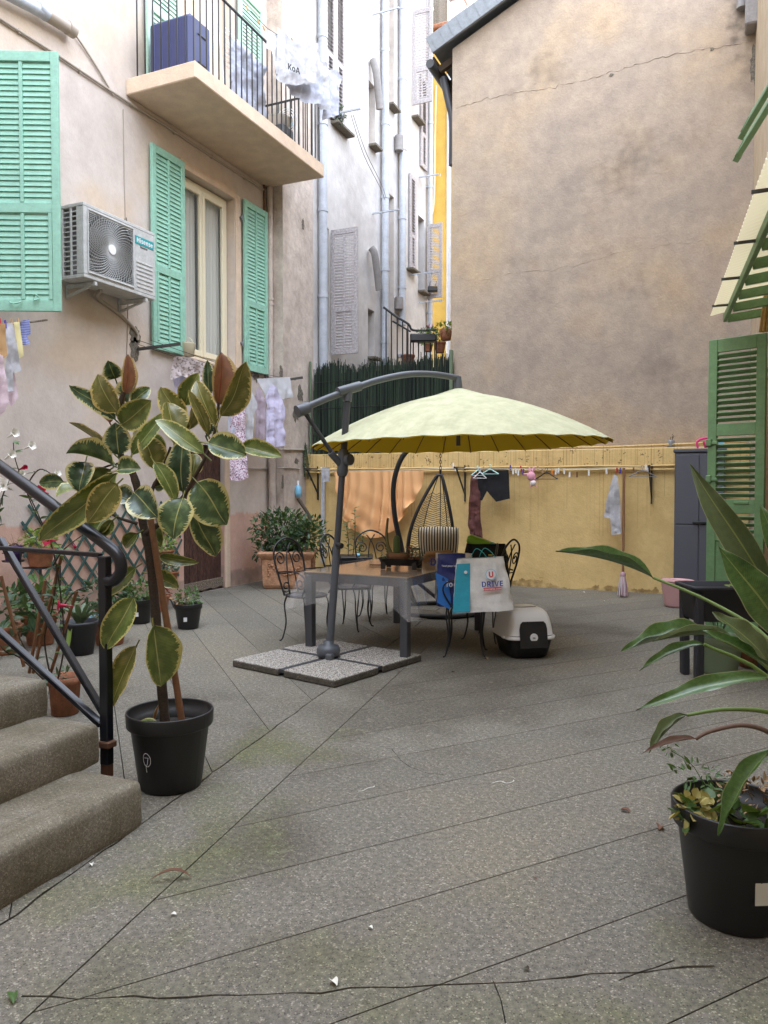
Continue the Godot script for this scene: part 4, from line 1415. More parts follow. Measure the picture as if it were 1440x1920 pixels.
func far_yellow_building() -> void:
	var B := thing("yellow_building", "bright ochre yellow building closing the gap behind the white facade", "building")
	var s := S()
	box(s, Vector3(-4.6, 6.75, -21.5), Vector3(6.0, 13.5, 4.0))
	part(B, "wall", done(s), M.ochre)
	s = S()
	box(s, Vector3(-4.6, 13.58, -21.4), Vector3(6.3, 0.12, 4.2), 0.02)
	part(B, "roof", done(s), M.terracotta)
	s = S()
	tube(s, curve([Vector3(-7.034, 12.133, -19.460), Vector3(-7.061, 10.749, -19.460), Vector3(-7.088, 9.078, -19.460), Vector3(-7.237, 8.538, -19.460)], 5), 0.02, 5)
	part(B, "cable", done(s), M.cream)
	s = S()
	tube(s, [Vector3(-6.66, 4.0, -19.42), Vector3(-6.66, 13.4, -19.42)], 0.06, 10)
	part(B, "drainpipe", done(s), M.pvc_grey)
	s = S()
	box(s, Vector3(-7.3, 14.4, -20.0), Vector3(0.55, 1.9, 0.7), 0.02)
	part(B, "chimney", done(s), M.concrete_old)
	var C := thing("chimney", "small white chimney with dark cap above the grey roof edge", "chimney", Vector3(-6.77, 13.62, -20.5))
	s = S()
	box(s, Vector3(0, 0.6, 0), Vector3(0.36, 1.2, 0.36), 0.01)
	box(s, Vector3(0, 1.2, 0), Vector3(0.44, 0.08, 0.44), 0.01)
	part(C, "stack", done(s), M.white_wall)
	s = S()
	lathe(s, [Vector2(0.28, 1.24), Vector2(0.05, 1.52), Vector2(0.0, 1.53)], 4, Vector3.ZERO, 1, 1, -1)
	part(C, "cap", done(s), M.dark_metal)

func tan_building() -> void:
	var B := thing("tan_building", "windowless tan rendered gable wall with grey zinc roof edge behind yellow wall", "building")
	var s := S()
	var z := -11.70
	# gable face: eaves at the left, rising to the right
	var poly := pv([-3.96, 2.03, -3.96, 8.40, 1.7, 11.0, 9.0, 7.6, 9.0, 2.03])
	plate(s, poly, Vector3(0, 0, z - 6.0), Vector3.RIGHT, Vector3.UP, 6.0)
	part(B, "wall", done(s), M.tan_wall)
	s = S()
	box(s, Vector3(2.5, 1.0, z - 3.0), Vector3(12.92, 2.05, 5.98))
	part(B, "wall_base", done(s), M.tan_wall)
	# roof slopes with a folded zinc rake, standing a little out over the gable
	var up := Vector3(5.66, 2.6, 0).normalized()
	var nn := Vector3(-up.y, up.x, 0)
	s = S()
	var a := Vector3(-4.24, 8.34, z)
	box(s, a + up * 3.25 + nn * 0.10 + Vector3(0, 0, -2.85), Vector3(6.5, 0.08, 6.1), 0.0, Basis(up, nn, Vector3(0, 0, 1)))
	var up2 := Vector3(7.3, -3.4, 0).normalized()
	var n2 := Vector3(-up2.y, up2.x, 0)
	box(s, Vector3(1.66, 11.0, z) + up2 * 4.1 + n2 * 0.10 + Vector3(0, 0, -2.85), Vector3(8.2, 0.08, 6.1), 0.0, Basis(up2, n2, Vector3(0, 0, 1)))
	var rf := part(B, "roof", done(s), M.zinc)
	s = S()
	box(s, a + up * 3.25 + nn * 0.09 + Vector3(0, 0, 0.20), Vector3(6.5, 0.26, 0.03), 0.006, Basis(up, nn, Vector3(0, 0, 1)))
	box(s, a + up * 3.25 + nn * -0.05 + Vector3(0, 0, 0.205), Vector3(6.5, 0.03, 0.05), 0.006, Basis(up, nn, Vector3(0, 0, 1)))
	part(rf, "rake_flashing", done(s), M.zinc)
	for k in 42:
		s = S()
		box(s, a + up * (0.08 + k * 0.155) + nn * 0.09 + Vector3(0, 0, 0.218), Vector3(0.012, 0.23, 0.01), 0.0, Basis(up, nn, Vector3(0, 0, 1)))
		part(rf, "flashing_fold", done(s), M.zinc)
	# timber eaves over the side wall
	s = S()
	for k in 12:
		box(s, Vector3(-4.09, 8.26, z - 0.15 - k * 0.5), Vector3(0.30, 0.10, 0.08), 0.0, Basis(up, nn, Vector3(0, 0, 1)))
	box(s, Vector3(-4.26, 8.24, z - 2.9), Vector3(0.03, 0.16, 5.9))
	part(B, "eaves_timber", done(s), M.bark)
	s = S()
	tube(s, [Vector3(-4.30, 8.20, z + 0.1), Vector3(-4.30, 8.12, z - 5.9)], 0.07, 10)
	tube(s, curve([Vector3(-4.20, 8.12, z - 0.25), Vector3(-4.10, 7.7, z - 0.25), Vector3(-4.04, 7.4, z - 0.25), Vector3(-4.04, 6.7, z - 0.25)], 4), 0.06, 10)
	part(B, "gutter", done(s), M.dark_metal)
	# cracks and an uneven old day-joint in the render
	var r := RandomNumberGenerator.new()
	r.seed = 9
	for q in [[-3.9, 7.47, 0.34, 7.58, 0.008, 90], [-3.6, 4.72, -0.2, 4.98, 0.004, 60]]:
		s = S()
		var pl := []
		for k in q[5] + 1:
			var t: float = float(k) / q[5]
			pl.append(Vector3(lerpf(q[0], q[2], t), lerpf(q[1], q[3], t) + r.randfn() * 0.012 + 0.03 * sin(t * 11.0), z + 0.0))
		var rad := []
		for k in pl.size():
			rad.append(q[4] * r.randf_range(0.15, 1.3))
		tube(s, pl, rad, 5)
		part(B, "render_ridge", done(s), M.tan_wall)
	for q in [[Vector3(-0.196, 7.549, -11.698), 0.03, 0.03, 42, "concrete_old"], [Vector3(-1.539, 7.480, -11.698), 0.035, 0.025, 43, "concrete_old"], [Vector3(0.358, 7.226, -11.698), 0.10, 0.30, 44, "concrete_old"]]:
		wall_patch(B, "render_patch", q[0], Vector3.RIGHT, Vector3.UP, q[1], q[2], q[3], M[q[4]], 0.004)
	s = S()
	tube(s, [Vector3(0.171, 8.345, -11.600), Vector3(0.170, 7.952, -11.600)], 0.07, 10)
	box(s, Vector3(0.388, 7.926, -11.550), Vector3(0.36, 0.6, 0.3), 0.02)
	part(B, "drain_box", done(s), M.pvc_old)

func right_building() -> void:
	var B := thing("house", "ochre house wall with green shutters along the right edge", "building")
	# its face runs from (0.34, -11.7) to (0.66, -1) and on past the camera
	var d := Vector3(0.030, 0, 1).normalized()
	var n := Vector3(-1, 0, 0.030).normalized()
	var o := Vector3(0.345, 0, -11.69)
	var s := S()
	var holes := [Rect2(2.35, 0.0, 1.2, 2.75), Rect2(6.0, 0.9, 1.1, 1.6)]
	holed_wall(s, o, d, Vector3.UP, 15.2, 8.6, holes, -n, 0.18, 0.4)
	part(B, "wall", done(s), M.right_wall)
	s = S()
	box(s, Vector3(1.6, 4.3, -3.8), Vector3(0.04, 8.4, 15.0))
	box(s, Vector3(1.55, 8.66, -4.1), Vector3(1.6, 0.12, 15.4))
	part(B, "roof", done(s), M.zinc)
	# door frame and its open louvred leaf
	s = S()
	for k in [2.35 + 0.04, 3.55 - 0.04]:
		box(s, o + d * k - n * 0.06 + Vector3(0, 1.375, 0), Vector3(0.12, 2.75, 0.08), 0.005)
	box(s, o + d * 2.95 - n * 0.06 + Vector3(0, 2.71, 0), Vector3(0.12, 0.08, 1.04), 0.005)
	part(B, "door_frame", done(s), M.wood)
	var lx := Vector3(-0.926, 0, -0.378).normalized()
	var leaf := Basis(-lx, Vector3.UP, (-lx).cross(Vector3.UP))
	var hinge := Vector3(0.375, 0.03, -8.12)
	var sh := door_leaf(B, hinge + lx * 0.54, leaf, 0.54, 2.93)
	# awning: joists, edge board and corrugated sheet
	var A := thing("awning", "green timber awning with corrugated plastic roof on the right hand wall", "awning")
	var e0 := Vector3(-0.05, 3.10, -8.14)
	var e1 := Vector3(0.40, 3.10, -2.6)
	var ed := (e1 - e0).normalized()
	var L := e0.distance_to(e1)
	s = S()
	bar(s, e0 + Vector3(0.06, 0.03, 0), e1 + Vector3(0.06, 0.03, 0), 0.035, 0.07, 0.004)
	part(A, "edge_board", done(s), M.green)
	for k in 12:
		var p: Vector3 = e0 + ed * (0.04 + k * 0.47) + Vector3(0.08, 0.02, 0)
		var q := Vector3(0.36 + 0.030 * (p.z + 11.69) , 3.16, p.z)
		s = S()
		bar(s, p, q, 0.04, 0.075, 0.004)
		part(A, "joist", done(s), M.green)
	s = S()
	grid(s, int(L / 0.019), 3, func(u: float, v: float) -> Vector3:
		var p := e0 + ed * (L * u) + Vector3(-0.07, 0.065, 0)
		var wx := 0.35 + 0.030 * (p.z + 11.69)
		return Vector3(lerpf(p.x, wx, v), p.y + 0.12 * v + 0.012 * sin(u * L / 0.076 * TAU), p.z))
	part(A, "corrugated_sheet", done(s), M.corrugated)
	for k in 6:
		s = S()
		var p: Vector3 = e0 + ed * (0.5 + k * 0.95) + Vector3(-0.02, 0.05, 0)
		box(s, p, Vector3(0.14, 0.02, 0.012))
		part(A, "clip", done(s), M.bracket)
	# first-floor shutter above the awning, its lower flap propped out
	var top := Vector3(0.14, 0, -6.05)
	var sd := Vector3(0.22, 0, 0.975).normalized()
	var fy := Vector3(0.45, 0.89, 0).normalized()
	fy = (fy - sd * fy.dot(sd)).normalized()
	var flap := Basis(sd, fy, sd.cross(fy))
	var s1 := shutter(B, Vector3(0.058, 3.820, -6.087), flap, 1.1, 0.18, M.green, M.green, 0.05, 1, 0.3)
	s1.set_meta("label", "green shutter ajar above the awning")
	shutter(B, Vector3(0.091, 4.067, -6.319), flap, 1.1, 0.22, M.green, M.green, 0.05, 1, 0.3)
	var rb := thing("bamboo_roll", "rolled bamboo blind hanging under the green awning end", "bamboo blind", Vector3(0.336, 2.913, -7.792))
	for k in 7:
		s = S()
		var an := TAU * k / 7.0
		tube(s, [Vector3(cos(an) * 0.035, 0.0, sin(an) * 0.035), Vector3(cos(an) * 0.025 + 0.03, 0.36, sin(an) * 0.025)], 0.016, 6)
		part(rb, "cane", done(s), M.bamboo)

func door_leaf(p: Node, at: Vector3, b: Basis, w: float, h: float) -> MeshInstance3D:
	var s := S()
	var sw := 0.085
	var t := 0.045
	box(s, Vector3(sw / 2, h / 2, 0), Vector3(sw, h, t), 0.004)
	box(s, Vector3(w - sw / 2, h / 2, 0), Vector3(sw, h, t), 0.004)
	for r in [[0.0, 0.12], [0.95, 0.06], [1.22, 0.14], [1.98, 0.12], [h - 0.13, 0.13]]:
		box(s, Vector3(w / 2, r[0] + r[1] / 2, 0.001), Vector3(w - 2 * sw, r[1], t - 0.006), 0.004)
	box(s, Vector3(w / 2, 0.535, -0.005), Vector3(w - 2 * sw, 0.83, 0.02))
	var o := part(p, "shutter_door", done(s), M.green, at, b)
	for q in [[1.02, 1.21], [1.37, 1.97], [2.11, h - 0.14]]:
		var n := int((q[1] - q[0]) / 0.056)
		var dy: float = (q[1] - q[0]) / n
		var mesh := boxm(Vector3(w - 2 * sw, 0.050, 0.012), 0.002)
		for k in n:
			part(o, "slat", mesh, M.green, Vector3(w / 2, q[0] + (k + 0.5) * dy, -0.002), Basis(Vector3.RIGHT, 0.85))
	for y in [1.56, 1.92]:
		s = S()
		box(s, Vector3(0.02, y, 0.035), Vector3(0.05, 0.07, 0.03), 0.006)
		box(s, Vector3(0.075, y - 0.005, 0.03), Vector3(0.06, 0.03, 0.02), 0.004)
		part(o, "lock", done(s), M.green)
	s = S()
	box(s, Vector3(w * 0.62, 1.33, 0.026), Vector3(0.14, 0.03, 0.012), 0.004)
	part(o, "latch", done(s), M.green)
	return o

# unseen wall added behind the camera, placed and sized to shade the near paving
func rear_shade_wall() -> void:
	var B := thing("added_rear_wall", "unseen wall added behind the viewer to shade the near paving", "building")
	var s := S()
	box(s, Vector3(-3.0, 4.5, 2.6), Vector3(9.0, 9.0, 0.5))
	part(B, "wall", done(s), M.right_wall)

func yellow_wall() -> void:
	var B := thing("garden_wall", "low yellow rendered wall with conduits and drip stains across the back", "wall")
	var s := S()
	box(s, Vector3(-3.09, 0.915, BZ - 0.08), Vector3(6.87, 1.83, 0.15))
	part(B, "wall", done(s), M.yellow_wall)
	s = S()
	box(s, Vector3(-3.09, 1.945, BZ - 0.06), Vector3(6.87, 0.25, 0.19), 0.01)
	part(B, "coping", done(s), M.yellow_wall)
	for q in [[1.815, 0.015], [1.765, 0.015]]:
		s = S()
		var pts := []
		for k in 20:
			pts.append(Vector3(-6.50 + k * 0.36, q[0] + 0.006 * sin(k * 1.7 + q[0] * 30.0), BZ + 0.055))
		tube(s, pts, q[1], 7)
		for k in 9:
			box(s, Vector3(-6.2 + k * 0.8, q[0], BZ + 0.03), Vector3(0.02, 0.04, 0.06))
		part(B, "conduit", done(s), M.yellow_wall)
	s = S()
	tube(s, curve([Vector3(-4.0, 2.09, BZ + 0.0), Vector3(-2.5, 2.10, BZ + 0.0), Vector3(-1.5, 2.095, BZ + 0.0), Vector3(0.3, 2.13, BZ + 0.0)], 4), 0.016, 7)
	tube(s, [Vector3(-1.4, 2.10, BZ - 0.06), Vector3(0.3, 2.10, BZ - 0.06)], 0.012, 6)
	part(B, "conduit", done(s), M.yellow_wall)
	# reed screen on top at the left
	var Rd := thing("reed_screen", "dark green reed screen standing on the yellow wall between the buildings", "screen")
	var r := RandomNumberGenerator.new()
	r.seed = 15
	var stems := [S(), S(), S()]
	for k in 900:
		var x := r.randf_range(-6.42, -3.93)
		var zz := -11.66 + r.randf_range(-0.03, 0.03)
		var h := 3.55 + 0.09 * r.randfn() * 0.5 + 0.05 * sin(x * 7.0)
		var lean := r.randfn() * 0.015
		var m := r.randi() % 3
		tube(stems[m], [Vector3(x, 2.06, zz), Vector3(x + lean * 0.5, 2.8, zz + 0.01), Vector3(x + lean, h, zz)], [0.009, 0.007, 0.004], 4, false)
	for k in 3:
		var o := part(Rd, "reeds", done(stems[k]), [M.reed, M.reed_light, M.reed_dark][k])
		o.set_meta("kind", "stuff")
	for y in [2.4, 2.85, 3.3]:
		s = S()
		tube(s, [Vector3(-6.42, y, -11.615), Vector3(-3.93, y + 0.01, -11.615)], 0.004, 4)
		part(Rd, "binding_wire", done(s), M.iron)
	s = S()
	tube(s, [Vector3(-6.47, 2.05, -11.6), Vector3(-6.47, 3.66, -11.6)], 0.022, 7)
	part(Rd, "post", done(s), M.leaf_grey)
	s = S()
	box(s, Vector3(-3.93, 2.85, -11.59), Vector3(0.05, 1.65, 0.06), 0.006)
	part(Rd, "post", done(s), M.leaf_grey)
	s = S()
	box(s, Vector3(-5.2, 2.75, -11.76), Vector3(2.55, 1.4, 0.03))
	part(Rd, "backing", done(s), M.reed_dark)

func steps() -> void:
	var B := thing("stone_steps", "worn concrete steps climbing out of the picture at lower left", "steps")
	var d := Vector3(0.0, 0, 1)
	# each step is a long block; far ends step back, noses rounded
	var q := [[-2.34, 0.0, 0.205, -2.66], [-2.69, 0.205, 0.385, -2.77], [-3.04, 0.385, 0.56, -2.79], [-3.39, 0.56, 0.74, -2.81]]
	var fn := FastNoiseLite.new()
	fn.frequency = 3.0
	for k in 4:
		var x: float = q[k][0]
		var y0: float = q[k][1]
		var y1: float = q[k][2]
		var zf: float = q[k][3]
		var s := S()
		var prof := []
		for p in [[0.0, y0 - 0.01], [0.006, y0 + 0.03], [0.002, y1 - 0.05], [-0.004, y1 - 0.022], [-0.016, y1 - 0.007], [-0.04, y1], [-0.095, y1], [-0.10, y1 - 0.006], [-0.105, y1], [-0.145, y1], [-0.15, y1 - 0.006], [-0.155, y1], [-0.20, y1 + 0.001], [-0.50, y1 + 0.001]]:
			prof.append(Vector2(p[0], p[1]))
		var nz_ := 46
		grid(s, prof.size() - 1, nz_, func(u: float, v: float) -> Vector3:
			var p: Vector2 = prof[int(round(u * (prof.size() - 1)))]
			var z := lerpf(zf, 1.6, v)
			var jit := 0.010 * fn.get_noise_3d(z * 1.4, p.y * 4.0, p.x * 4.0 + k * 5.0)
			var slant := 0.02 * (z - zf) * 0.5
			if v < 0.012:
				return Vector3(x + p.x - 0.012 + slant, minf(p.y, y1 - 0.012), z)
			return Vector3(x + p.x + jit + slant, p.y + jit * 0.5, z))
		s.set_smooth_group(-1)
		for i in prof.size() - 1:
			var a: Vector2 = prof[i]
			var b: Vector2 = prof[i + 1]
			tri(s, Vector3(x + a.x - 0.012, minf(a.y, y1 - 0.012), zf), Vector3(x + b.x - 0.012, minf(b.y, y1 - 0.012), zf), Vector3(x - 0.5, y0 - 0.01, zf))
		part(B, "step", done(s), M.step)
	# iron railing fixed to the far end of the steps
	var R := thing("stair_railing", "black painted iron stair railing with rounded handrail end beside the steps", "railing")
	var z := -2.86
	var s := S()
	box(s, Vector3(-2.735, 0.66, z), Vector3(0.05, 1.02, 0.045), 0.004)
	part(R, "post", done(s), M.rail_paint)
	s = S()
	box(s, Vector3(-2.735, 0.14, z), Vector3(0.046, 0.10, 0.042), 0.003)
	box(s, Vector3(-2.725, 0.255, z + 0.01), Vector3(0.075, 0.03, 0.06), 0.004)
	part(R, "post_foot", done(s), M.rusty)
	s = S()
	tube(s, curve([Vector3(-4.2, 2.03, z), Vector3(-3.29, 1.535, z), Vector3(-2.95, 1.35, z), Vector3(-2.72, 1.225, z), Vector3(-2.645, 1.165, z), Vector3(-2.635, 1.10, z), Vector3(-2.675, 1.055, z), Vector3(-2.72, 1.05, z)], 6), 0.030, 10)
	part(R, "hand_rail", done(s), M.rail_paint)
	for c in [[Vector3(-2.76, 1.175, z), Vector3(-3.9, 1.195, z), 0.028], [Vector3(-2.745, 0.345, z - 0.03), Vector3(-3.48, 1.235, z - 0.03), 0.036], [Vector3(-2.755, 0.345, z + 0.012), Vector3(-3.9, 1.02, z + 0.012), 0.036]]:
		s = S()
		bar(s, c[0], c[1], c[2], c[2] * 0.8, 0.004)
		part(R, "rail", done(s), M.rail_paint)

# ---------------------------------------------------------------- furniture
func scroll(c: Vector3, ax: Vector3, ay: Vector3, r0: float, turns: float, dir := 1.0, start := 0.0) -> Array:
	var pts := []
	var n := int(turns * 14)
	for i in n + 1:
		var t := float(i) / n
		var a := start + dir * t * turns * TAU
		pts.append(c + (ax * cos(a) + ay * sin(a)) * r0 * (1.0 - 0.72 * t))
	return pts

# wrought-iron garden chair; sits facing +z, back at -z
func iron_chair(called: String, label: String) -> Node3D:
	var C := thing(called, label, "chair", Vector3.ZERO, 0.0, "wrought iron garden chairs round the table")
	var s := S()
	var ring := []
	for i in 25:
		ring.append(Vector3(cos(TAU * i / 24.0) * 0.20, 0.45, sin(TAU * i / 24.0) * 0.20))
	tube(s, ring, 0.009, 6, false)
	var seat := part(C, "seat", done(s), M.iron)
	s = S()
	lathe(s, [Vector2(0.0, 0.452), Vector2(0.196, 0.452), Vector2(0.196, 0.446), Vector2(0.0, 0.446)], 24)
	part(seat, "seat_plate", done(s), M.grey_metal)
	for k in 4:
		var a := PI / 4 + k * PI / 2
		var d := Vector3(cos(a), 0, sin(a))
		s = S()
		var tgn := Vector3(-d.z, 0, d.x)
		tube(s, curve([d * 0.19 + tgn * 0.035 + Vector3(0, 0.445, 0), d * 0.215 + tgn * 0.02 + Vector3(0, 0.36, 0), d * 0.20 + tgn * 0.008 + Vector3(0, 0.18, 0), d * 0.235 + Vector3(0, 0.03, 0), d * 0.265 + Vector3(0, 0.008, 0)], 4), 0.0075, 6)
		tube(s, curve([d * 0.19 - tgn * 0.035 + Vector3(0, 0.445, 0), d * 0.215 - tgn * 0.02 + Vector3(0, 0.36, 0), d * 0.20 - tgn * 0.008 + Vector3(0, 0.18, 0), d * 0.232 + Vector3(0, 0.03, 0)], 4), 0.0075, 6)
		part(C, "leg", done(s), M.iron)
	# back: outer arch and inner scrolls
	var bz := -0.19
	s = S()
	tube(s, curve([Vector3(-0.17, 0.45, bz + 0.06), Vector3(-0.185, 0.62, bz), Vector3(-0.20, 0.80, bz - 0.05), Vector3(-0.16, 0.93, bz - 0.08), Vector3(0, 1.0, bz - 0.09), Vector3(0.16, 0.93, bz - 0.08), Vector3(0.20, 0.80, bz - 0.05), Vector3(0.185, 0.62, bz), Vector3(0.17, 0.45, bz + 0.06)], 5), 0.010, 7)
	var back := part(C, "back_frame", done(s), M.iron)
	s = S()
	tube(s, curve([Vector3(-0.06, 0.45, bz + 0.02), Vector3(-0.05, 0.66, bz - 0.02), Vector3(-0.02, 0.84, bz - 0.06), Vector3(0.05, 0.95, bz - 0.085)], 5), 0.007, 6)
	tube(s, curve([Vector3(0.06, 0.45, bz + 0.02), Vector3(0.05, 0.66, bz - 0.02), Vector3(0.02, 0.84, bz - 0.06), Vector3(-0.05, 0.95, bz - 0.085)], 5), 0.007, 6)
	for e in [-1.0, 1.0]:
		tube(s, scroll(Vector3(e * 0.115, 0.80, bz - 0.055), Vector3(e, 0, 0), Vector3(0, 1, -0.2), 0.07, 1.5, 1.0, 0.0), 0.007, 6)
		tube(s, scroll(Vector3(e * 0.10, 0.53, bz + 0.01), Vector3(e, 0, 0), Vector3(0, 1, -0.2), 0.065, 1.4, -1.0, 0.5), 0.007, 6)
	tube(s, [Vector3(-0.19, 0.66, bz - 0.01), Vector3(0.19, 0.66, bz - 0.01)], 0.006, 6)
	part(back, "scrollwork", done(s), M.iron)
	for e in [-1.0, 1.0]:
		s = S()
		tube(s, curve([Vector3(e * 0.19, 0.68, bz), Vector3(e * 0.23, 0.70, 0.0), Vector3(e * 0.23, 0.68, 0.14), Vector3(e * 0.21, 0.60, 0.19), Vector3(e * 0.19, 0.46, 0.12)], 5), 0.008, 6)
		part(C, "arm", done(s), M.iron)
	return C

func furniture() -> void:
	var s: SurfaceTool
	# ---- parasol
	var U := thing("parasol", "pale lemon cantilever parasol with curved grey arm over the table", "parasol", Vector3(-3.05, 0, -5.77))
	var ca := Vector3(0.53, 0, -0.85).normalized()
	var lean := ca * 0.16 + Vector3(0.035, 0, -0.01)
	var P := func(y: float) -> Vector3: return Vector3(0, y, 0) + lean * (y / 2.35)
	part(U, "pole", tubem([P.call(0.10), P.call(1.02)], 0.033, 16), M.grey_metal)
	part(U, "pole_sleeve", tubem([P.call(0.98), P.call(1.72)], 0.028, 16), M.dark_metal)
	part(U, "upper_pole", tubem([P.call(1.72), P.call(2.30)], 0.029, 14), M.dark_metal)
	s = S()
	tube(s, [P.call(1.60), P.call(1.63), P.call(1.80), P.call(1.83)], [0.036, 0.048, 0.048, 0.036], 14)
	tube(s, [P.call(1.70) - ca * 0.02, P.call(1.80) - ca * 0.13], 0.030, 12)
	tube(s, [P.call(1.74) + Vector3(0.05, 0, 0.02), P.call(1.74) + Vector3(0.085, 0, 0.03)], 0.05, 14)
	part(U, "crank_joint", done(s), M.grey_metal)
	s = S()
	tube(s, [P.call(1.02) + Vector3(0.02, 0, 0.03), P.call(1.02) + Vector3(0.07, -0.01, 0.05)], 0.024, 10)
	part(U, "knob", done(s), M.black_plastic)
	var a0: Vector3 = P.call(2.33)
	var tail: Vector3 = a0 - ca * 0.43 + Vector3(0, -0.175, 0)
	part(U, "strut", tubem([P.call(1.78) - ca * 0.10, tail + Vector3(0, -0.02, 0)], 0.018, 10), M.dark_metal)
	var hub := Vector3(0.75, 2.52, -1.20)
	s = S()
	tube(s, curve([tail, a0 - ca * 0.20 + Vector3(0, -0.075, 0), a0, a0 + ca * 0.28 + Vector3(0, 0.105, 0), a0 + ca * 0.62 + Vector3(0, 0.19, 0), a0.lerp(hub, 0.76) + Vector3(0, 0.075, 0), hub + Vector3(0, 0.02, 0)], 8), 0.029, 12)
	part(U, "arm", done(s), M.grey_metal)
	s = S()
	tube(s, [tail - ca * 0.06 + Vector3(0, -0.03, 0), tail + ca * 0.04 + Vector3(0, 0.01, 0)], 0.052, 14)
	part(U, "end_cap", done(s), M.grey_metal)
	s = S()
	tube(s, [a0 - ca * 0.10 + Vector3(0, -0.02, 0), a0 + ca * 0.12 + Vector3(0, 0.05, 0)], 0.043, 14)
	tube(s, [P.call(2.24), P.call(2.32)], 0.038, 12)
	part(U, "bracket", done(s), M.grey_metal)
	s = S()
	tube(s, [hub + Vector3(0, 0.03, 0), hub + Vector3(0.01, -0.12, 0)], [0.036, 0.045], 12)
	tube(s, [hub + Vector3(0.01, -0.12, 0), hub + Vector3(0.01, -0.62, 0)], 0.02, 10)
	part(U, "hub", done(s), M.grey_metal)
	# canopy: shallow fluted dome
	var R := 1.41
	var apex := hub + Vector3(0.01, -0.11, 0)
	var tilt := Basis(Vector3(0.4, 0, 0.9).normalized(), 0.018)
	var NS := 28
	var dome := func(t: float, v: float, off: float) -> Vector3:
		var ribs := 0.5 - 0.5 * cos(t * NS)
		var r := R * v * (1.0 - 0.012 * ribs * v)
		var y := -0.17 * v - 0.335 * v * v + 0.012 * ribs * v * v - off
		return apex + tilt * Vector3(cos(t) * r, y, sin(t) * r)
	part(U, "canopy", gridm(NS * 4, 12, func(u: float, v: float) -> Vector3: return dome.call(u * TAU, 0.03 + 0.97 * v, 0.0)), M.canopy)
	part(U, "canopy_lining", gridm(NS * 4, 12, func(u: float, v: float) -> Vector3: return dome.call(u * TAU, 0.03 + 0.968 * v, 0.010)), M.canopy_in)
	part(U, "vent_cap", gridm(NS * 4, 3, func(u: float, v: float) -> Vector3:
		var t := u * TAU
		var r := 0.02 + 0.25 * v
		return apex + tilt * Vector3(cos(t) * r, 0.035 - 0.085 * v - 0.004 * v * cos(t * NS), sin(t) * r)), M.canopy)
	for k in NS:
		s = S()
		var t := TAU * k / NS
		var pts := []
		for j in 9:
			pts.append(dome.call(t, 0.04 + 0.955 * j / 8.0, 0.018))
		tube(s, pts, 0.005, 5)
		part(U, "rib", done(s), M.stake)
	# foot: cross of bars with four washed-pebble slabs
	s = S()
	lathe(s, [Vector2(0.0, 0.07), Vector2(0.095, 0.07), Vector2(0.10, 0.10), Vector2(0.10, 0.135), Vector2(0.085, 0.16), Vector2(0.045, 0.17), Vector2(0.04, 0.20), Vector2(0, 0.20)], 24)
	box(s, Vector3(0.06, 0.085, 0.09), Vector3(0.06, 0.05, 0.06), 0.008)
	part(U, "foot", done(s), M.grey_metal)
	var ang := deg_to_rad(-14.0)
	var fb := Basis(Vector3.UP, ang)
	s = S()
	box(s, Vector3(0, 0.045, 0), Vector3(1.12, 0.03, 0.05), 0.003, fb)
	box(s, Vector3(0, 0.0455, 0), Vector3(0.05, 0.029, 1.12), 0.003, fb)
	part(U, "cross_bar", done(s), M.dark_metal)
	var names := {"1-1": "pebble concrete ballast slab under the table's near corner", "11": "foremost pebble concrete ballast slab of the parasol foot", "-11": "leftmost pebble concrete ballast slab beside the iron chair", "-1-1": "rearmost pebble concrete ballast slab hidden behind the parasol foot"}
	for i in [1, -1]:
		for j in [1, -1]:
			var c := fb * Vector3(i * 0.30, 0, j * 0.30)
			var B := thing("ballast_slab", names["%d%d" % [i, j]], "paving slab", Vector3(-3.05, 0, -5.77) + c, ang, "ballast slabs of the parasol foot")
			s = S()
			box(s, Vector3(0, 0.028, 0), Vector3(0.54, 0.05, 0.54), 0.008)
			part(B, "slab_body", done(s), M.slab_edge)
			s = S()
			box(s, Vector3(0, 0.056, 0), Vector3(0.536, 0.012, 0.536), 0.005)
			part(B, "pebble_face", done(s), M.pebble)

	# ---- table
	var tb := Basis(Vector3.UP, deg_to_rad(-4.0))
	var T := thing("garden_table", "long dark metal garden table covered with brown cloth and clear vinyl", "table", Vector3(-2.87, 0, -6.95), deg_to_rad(-4.0))
	var tw := 1.04
	var tl := 1.84
	s = S()
	box(s, Vector3(0, 0.725, 0), Vector3(tw - 0.02, 0.02, tl - 0.02))
	part(T, "table_top", done(s), M.table_metal)
	s = S()
	for q in [[Vector3(0, 0.69, tl / 2 - 0.03), Vector3(tw - 0.08, 0.06, 0.04)], [Vector3(0, 0.69, -tl / 2 + 0.03), Vector3(tw - 0.08, 0.06, 0.04)], [Vector3(tw / 2 - 0.03, 0.69, 0), Vector3(0.04, 0.06, tl - 0.1)], [Vector3(-tw / 2 + 0.03, 0.69, 0), Vector3(0.04, 0.06, tl - 0.1)]]:
		box(s, q[0], q[1], 0.003)
	part(T, "apron", done(s), M.table_metal)
	for i in [1, -1]:
		for j in [1, -1]:
			s = S()
			box(s, Vector3(i * (tw / 2 - 0.04), 0.355, j * (tl / 2 - 0.04)), Vector3(0.072, 0.71, 0.072), 0.004)
			part(T, "leg", done(s), M.table_metal)
	s = S()
	box(s, Vector3(0, 0.741, 0), Vector3(tw, 0.008, tl), 0.003)
	solo("tablecloth", done(s), M.table_cloth, "brown patterned cloth lying on the garden table top", "tablecloth", Vector3(-2.87, 0, -6.95), deg_to_rad(-4.0))
	# clear vinyl sheet hanging over the edges in soft folds
	var hang := 0.24
	var vin := S()
	var prm := 2.0 * (tw + tl)
